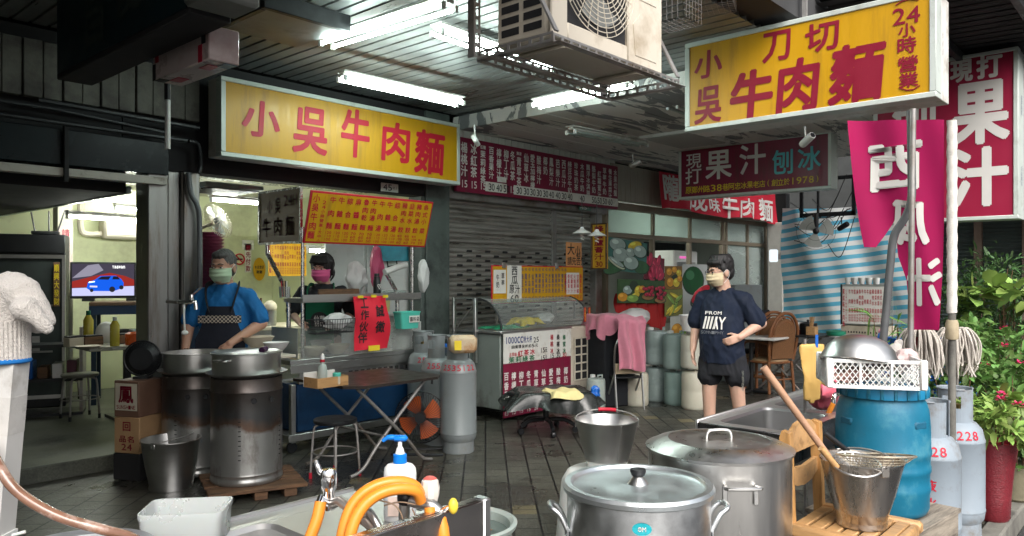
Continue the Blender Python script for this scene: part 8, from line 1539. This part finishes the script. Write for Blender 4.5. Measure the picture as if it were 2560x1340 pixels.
# near sink
NS = thing('wash_sink', 'steel wash sink with a tall splash plate at the bottom of the picture', 'sink', (.35,1.44,0)); nw = 1.15; g = G(); hl = [(.06,.80,.09,.53)]; rim_sheet(g, nw, .60, hl, .85, .05); obj('rim', g, BS, NS, smooth=False); g = G(); bowl_in(g, *hl[0], .60, .8495, .05); obj('sink_bowl', g, BS, NS)
obj('splash_plate', G().box(0,-.012,.25,nw-.03,.0,.945,.003).box(0,.0005,.92,nw-.03,.03,.945,.003), mat('shiny_splash_steel', (.50,.46,.43), .22, 1, .12, 6, dirt=(.32,.26,.22), damt=.4), NS); obj('end_plate', G().box(nw-.028,-.014,.25,nw,.032,.947,.004), MT['steelh'], NS); obj('back_lip', G().box(0,.601,.80,nw,.612,.862,.003), MT['steelh'], NS)
for x in (.02, nw-.06): obj('leg', G().box(x,.5,0,x+.04,.54,.819), MT['galv'], NS)
obj('leg', G().box(.02,.04,0,.06,.08,.819), MT['galv'], NS); obj('leg', G().box(nw-.06,.04,0,nw-.02,.08,.819), MT['galv'], NS)
q = dep(1000,1292,2.18); o = thing('soap_bottle', 'white soap bottle with a blue pump standing on the wash sink', 'bottle', (q[0],q[1],.8505), R(-48)); obj('body', G().add(*(lambda rs: ([p for r_ in rs for p in r_], [(j*20+i,j*20+(i+1)%20,(j+1)*20+(i+1)%20,(j+1)*20+i) for j in range(len(rs)-1) for i in range(20)]+[tuple(range(19,-1,-1)),tuple((len(rs)-1)*20+i for i in range(20))]))([[(a*cos(2*pi*i/20)*(1),b_*sin(2*pi*i/20),z) for i in range(20)] for a,b_,z in ((.044,.028,0),(.047,.031,.008),(.047,.031,.135),(.045,.029,.150),(.036,.024,.160),(.018,.018,.164))])), mat('white_bottle', (.76,.77,.76), .3, 0, .03, sss=.1), o)
obj('pump_collar', G().lathe([(.0195,.1645),(.0195,.188),(.017,.19)], (0,0,0), 22), MT['pumpblue'], o); obj('pump_stem', G().lathe([(.014,.1905),(.010,.205),(.006,.212),(.006,.225)], (0,0,0), 16), MT['whitepl'], o); obj('pump_head', G().box(-.02,-.011,.2255,.022,.011,.243,.006).tube(catmull([(-.012,0,.236),(-.034,0,.236),(-.05,0,.226)],4), [.008]*5+[.006]*3+[.005], 10), MT['pumpblue'], o); obj('faded_label', G().box(-.03,-.0325,.02,.03,-.0315,.075), mat('faded_label', (.70,.55,.48), .6, 0, .2, 30), o, smooth=False)
def vloc(px, py, D): return Vector(dep(px,py,D))
q = vloc(822,1262,2.02); o = thing('sink_tap', 'chrome lever tap feeding an orange hose, left of the soap bottle', 'tap', tuple(q)); W2 = lambda px,py,D: tuple(vloc(px,py,D)-q)
obj('body', G().lathe([(.017,-.012),(.019,.0),(.017,.02),(.015,.035),(.02,.045),(.022,.055),(.022,.085),(.018,.095),(0,.097)], (0,0,0), 22, cap1=False), MT['chrome'], o); obj('lever', G().tube(catmull([W2(820,1182,2.02),W2(802,1180,2.02),W2(794,1165,2.02),W2(789,1150,2.02)],5), [.009]*6+[.008]*5+[.0065]*5, 10), MT['chrome'], o)
obj('nozzle', G().tube([(0,0,0),W2(802,1250,2.0),W2(797,1270,1.99)], [.016,.014,.013], 12), MT['chrome'], o); obj('pipe', G().tube([(0,0,0),W2(850,1252,2.0),W2(890,1282,1.97),W2(935,1320,1.95)], .0145, 12), mat('old_pipe', (.33,.31,.29), .35, .8, .25, 30, dirt=(.5,.42,.34), damt=.3), o)
o2 = thing('orange_hose', 'short straight orange hose hanging from the left chrome tap', 'hose', tuple(q)); obj('hose', G().tube(catmull([W2(802,1254,1.985),W2(792,1300,1.97),W2(770,1360,1.95),W2(758,1420,1.93)],5), .0155, 14), MT['orangeh'], o2)
q = vloc(1075,1275,2.0); W2 = lambda px,py,D: tuple(vloc(px,py,D)-q); o = thing('sink_tap', 'tap with a milky ribbed knob and red top, right of the soap bottle', 'tap', tuple(q))
kn = obj('knob', G().lathe([(.016,.012),(.020,.02),(.0245,.04),(.0255,.06),(.022,.078),(.012,.086),(0,.087)], (0,0,0), 10, cap1=False), mat('milky_knob', (.72,.66,.60), .25, 0, .15, 20), o, ang=15); obj('knob_top', G().lathe([(.018,.083),(.010,.0885),(0,.089)], (0,0,0), 16, cap0=False, cap1=False), mat('faded_red_top', (.60,.12,.10), .4), kn)
obj('body', G().tube(catmull([W2(1020,1248,2.0),W2(1050,1256,1.99),W2(1075,1262,1.98),W2(1098,1282,1.97)],4), .0175, 12).lathe([(.014,-.02),(.014,.013)], (0,0,0), 14), MT['steelh'], o); obj('riser', G().tube([W2(1012,1252,2.0),W2(1010,1300,2.0),W2(1012,1420,2.0)], .015, 12), MT['steelh'], o); obj('taped_joint', G().ball(W2(1013,1243,2.0),(.022,.022,.026),14,10), MT['blackpl'], o)
obj('side_spout', G().tube([W2(1095,1280,1.97),W2(1104,1296,1.965)], .014, 10), MT['chrome'], o); kv = obj('yellow_handle', G().ball(W2(1133,1265,1.95),(.013,.013,.021),14,8), mat('yellow_handle', (.75,.58,.06), .35), o); obj('handle_stem', G().tube([W2(1104,1278,1.96),W2(1128,1266,1.95)], .007, 8), MT['chrome'], kv)
o = thing('orange_hose', 'double orange hose looping over the wash sink from the milky knob tap', 'hose', tuple(q)); 
obj('hose', G().tube(catmull([W2(1050,1236,1.98),W2(1035,1214,1.96),W2(995,1204,1.94),W2(940,1214,1.92),W2(890,1250,1.90),W2(862,1310,1.88),W2(846,1400,1.86)],7), .0148, 14), MT['orangeh'], o); obj('hose', G().tube(catmull([W2(1052,1252,1.95),W2(1040,1228,1.93),W2(1000,1222,1.91),W2(950,1234,1.89),W2(908,1266,1.87),W2(880,1320,1.85),W2(868,1400,1.83)],7), .0148, 14), MT['orangeh'], o)
o = thing('orange_hose', 'pair of straight orange hoses hanging below the milky knob tap', 'hose', tuple(q)); obj('hose', G().tube(catmull([W2(1074,1268,1.96),W2(1078,1320,1.95),W2(1080,1420,1.94)],4), .0145, 14), MT['orangeh'], o); obj('hose', G().tube(catmull([W2(1102,1284,1.955),W2(1106,1320,1.945),W2(1116,1420,1.93)],4), [.014]*4+[.017]*5, 14), MT['orangeh'], o)
o = thing('bent_pipe', 'bent steel pipe coming out under the orange hose loop', 'pipe', vloc(915,1285,1.95)); q1 = Vector(o.location); obj('pipe', G().tube(catmull([vloc(905,1290,1.97)-q1,vloc(922,1278,1.95)-q1,vloc(940,1305,1.93)-q1,vloc(962,1350,1.92)-q1,vloc(985,1420,1.92)-q1],5), .0095, 10), MT['steelh'], o)
o = thing('tie_wires', 'loose tie wires wound round the black riser pipe', 'wire', vloc(1012,1275,1.97)); q1 = Vector(o.location)
for P in (((945,1250),(985,1262),(1005,1290),(1008,1330)),((1030,1272),(1036,1290),(1020,1312),(985,1325)),((960,1264),(1000,1255),(1040,1262))): obj('wire', G().tube(catmull([vloc(x,y,1.965)-q1 for x,y in P],6), .0022, 5), mat('bare_wire', (.35,.24,.16), .5, .5), o)
q = dep(467,1300,2.0); o = thing('plastic_box', 'translucent white plastic box on the edge of the wash sink', 'box', (q[0],q[1],.8515), R(-40)); g = G(); K = [(.88,0),(.93,.008),(.97,.075),(1.0,.082),(1.0,.094),(.965,.094),(.94,.07),(.86,.01)]
loft(g, [rr(k, z, .105, .075, 8, .022) for k, z in K], True, True); obj('shell', g, mat('frosted_plastic', (.80,.85,.84), .3, 0, .03, trans=.5, sss=.1), o)
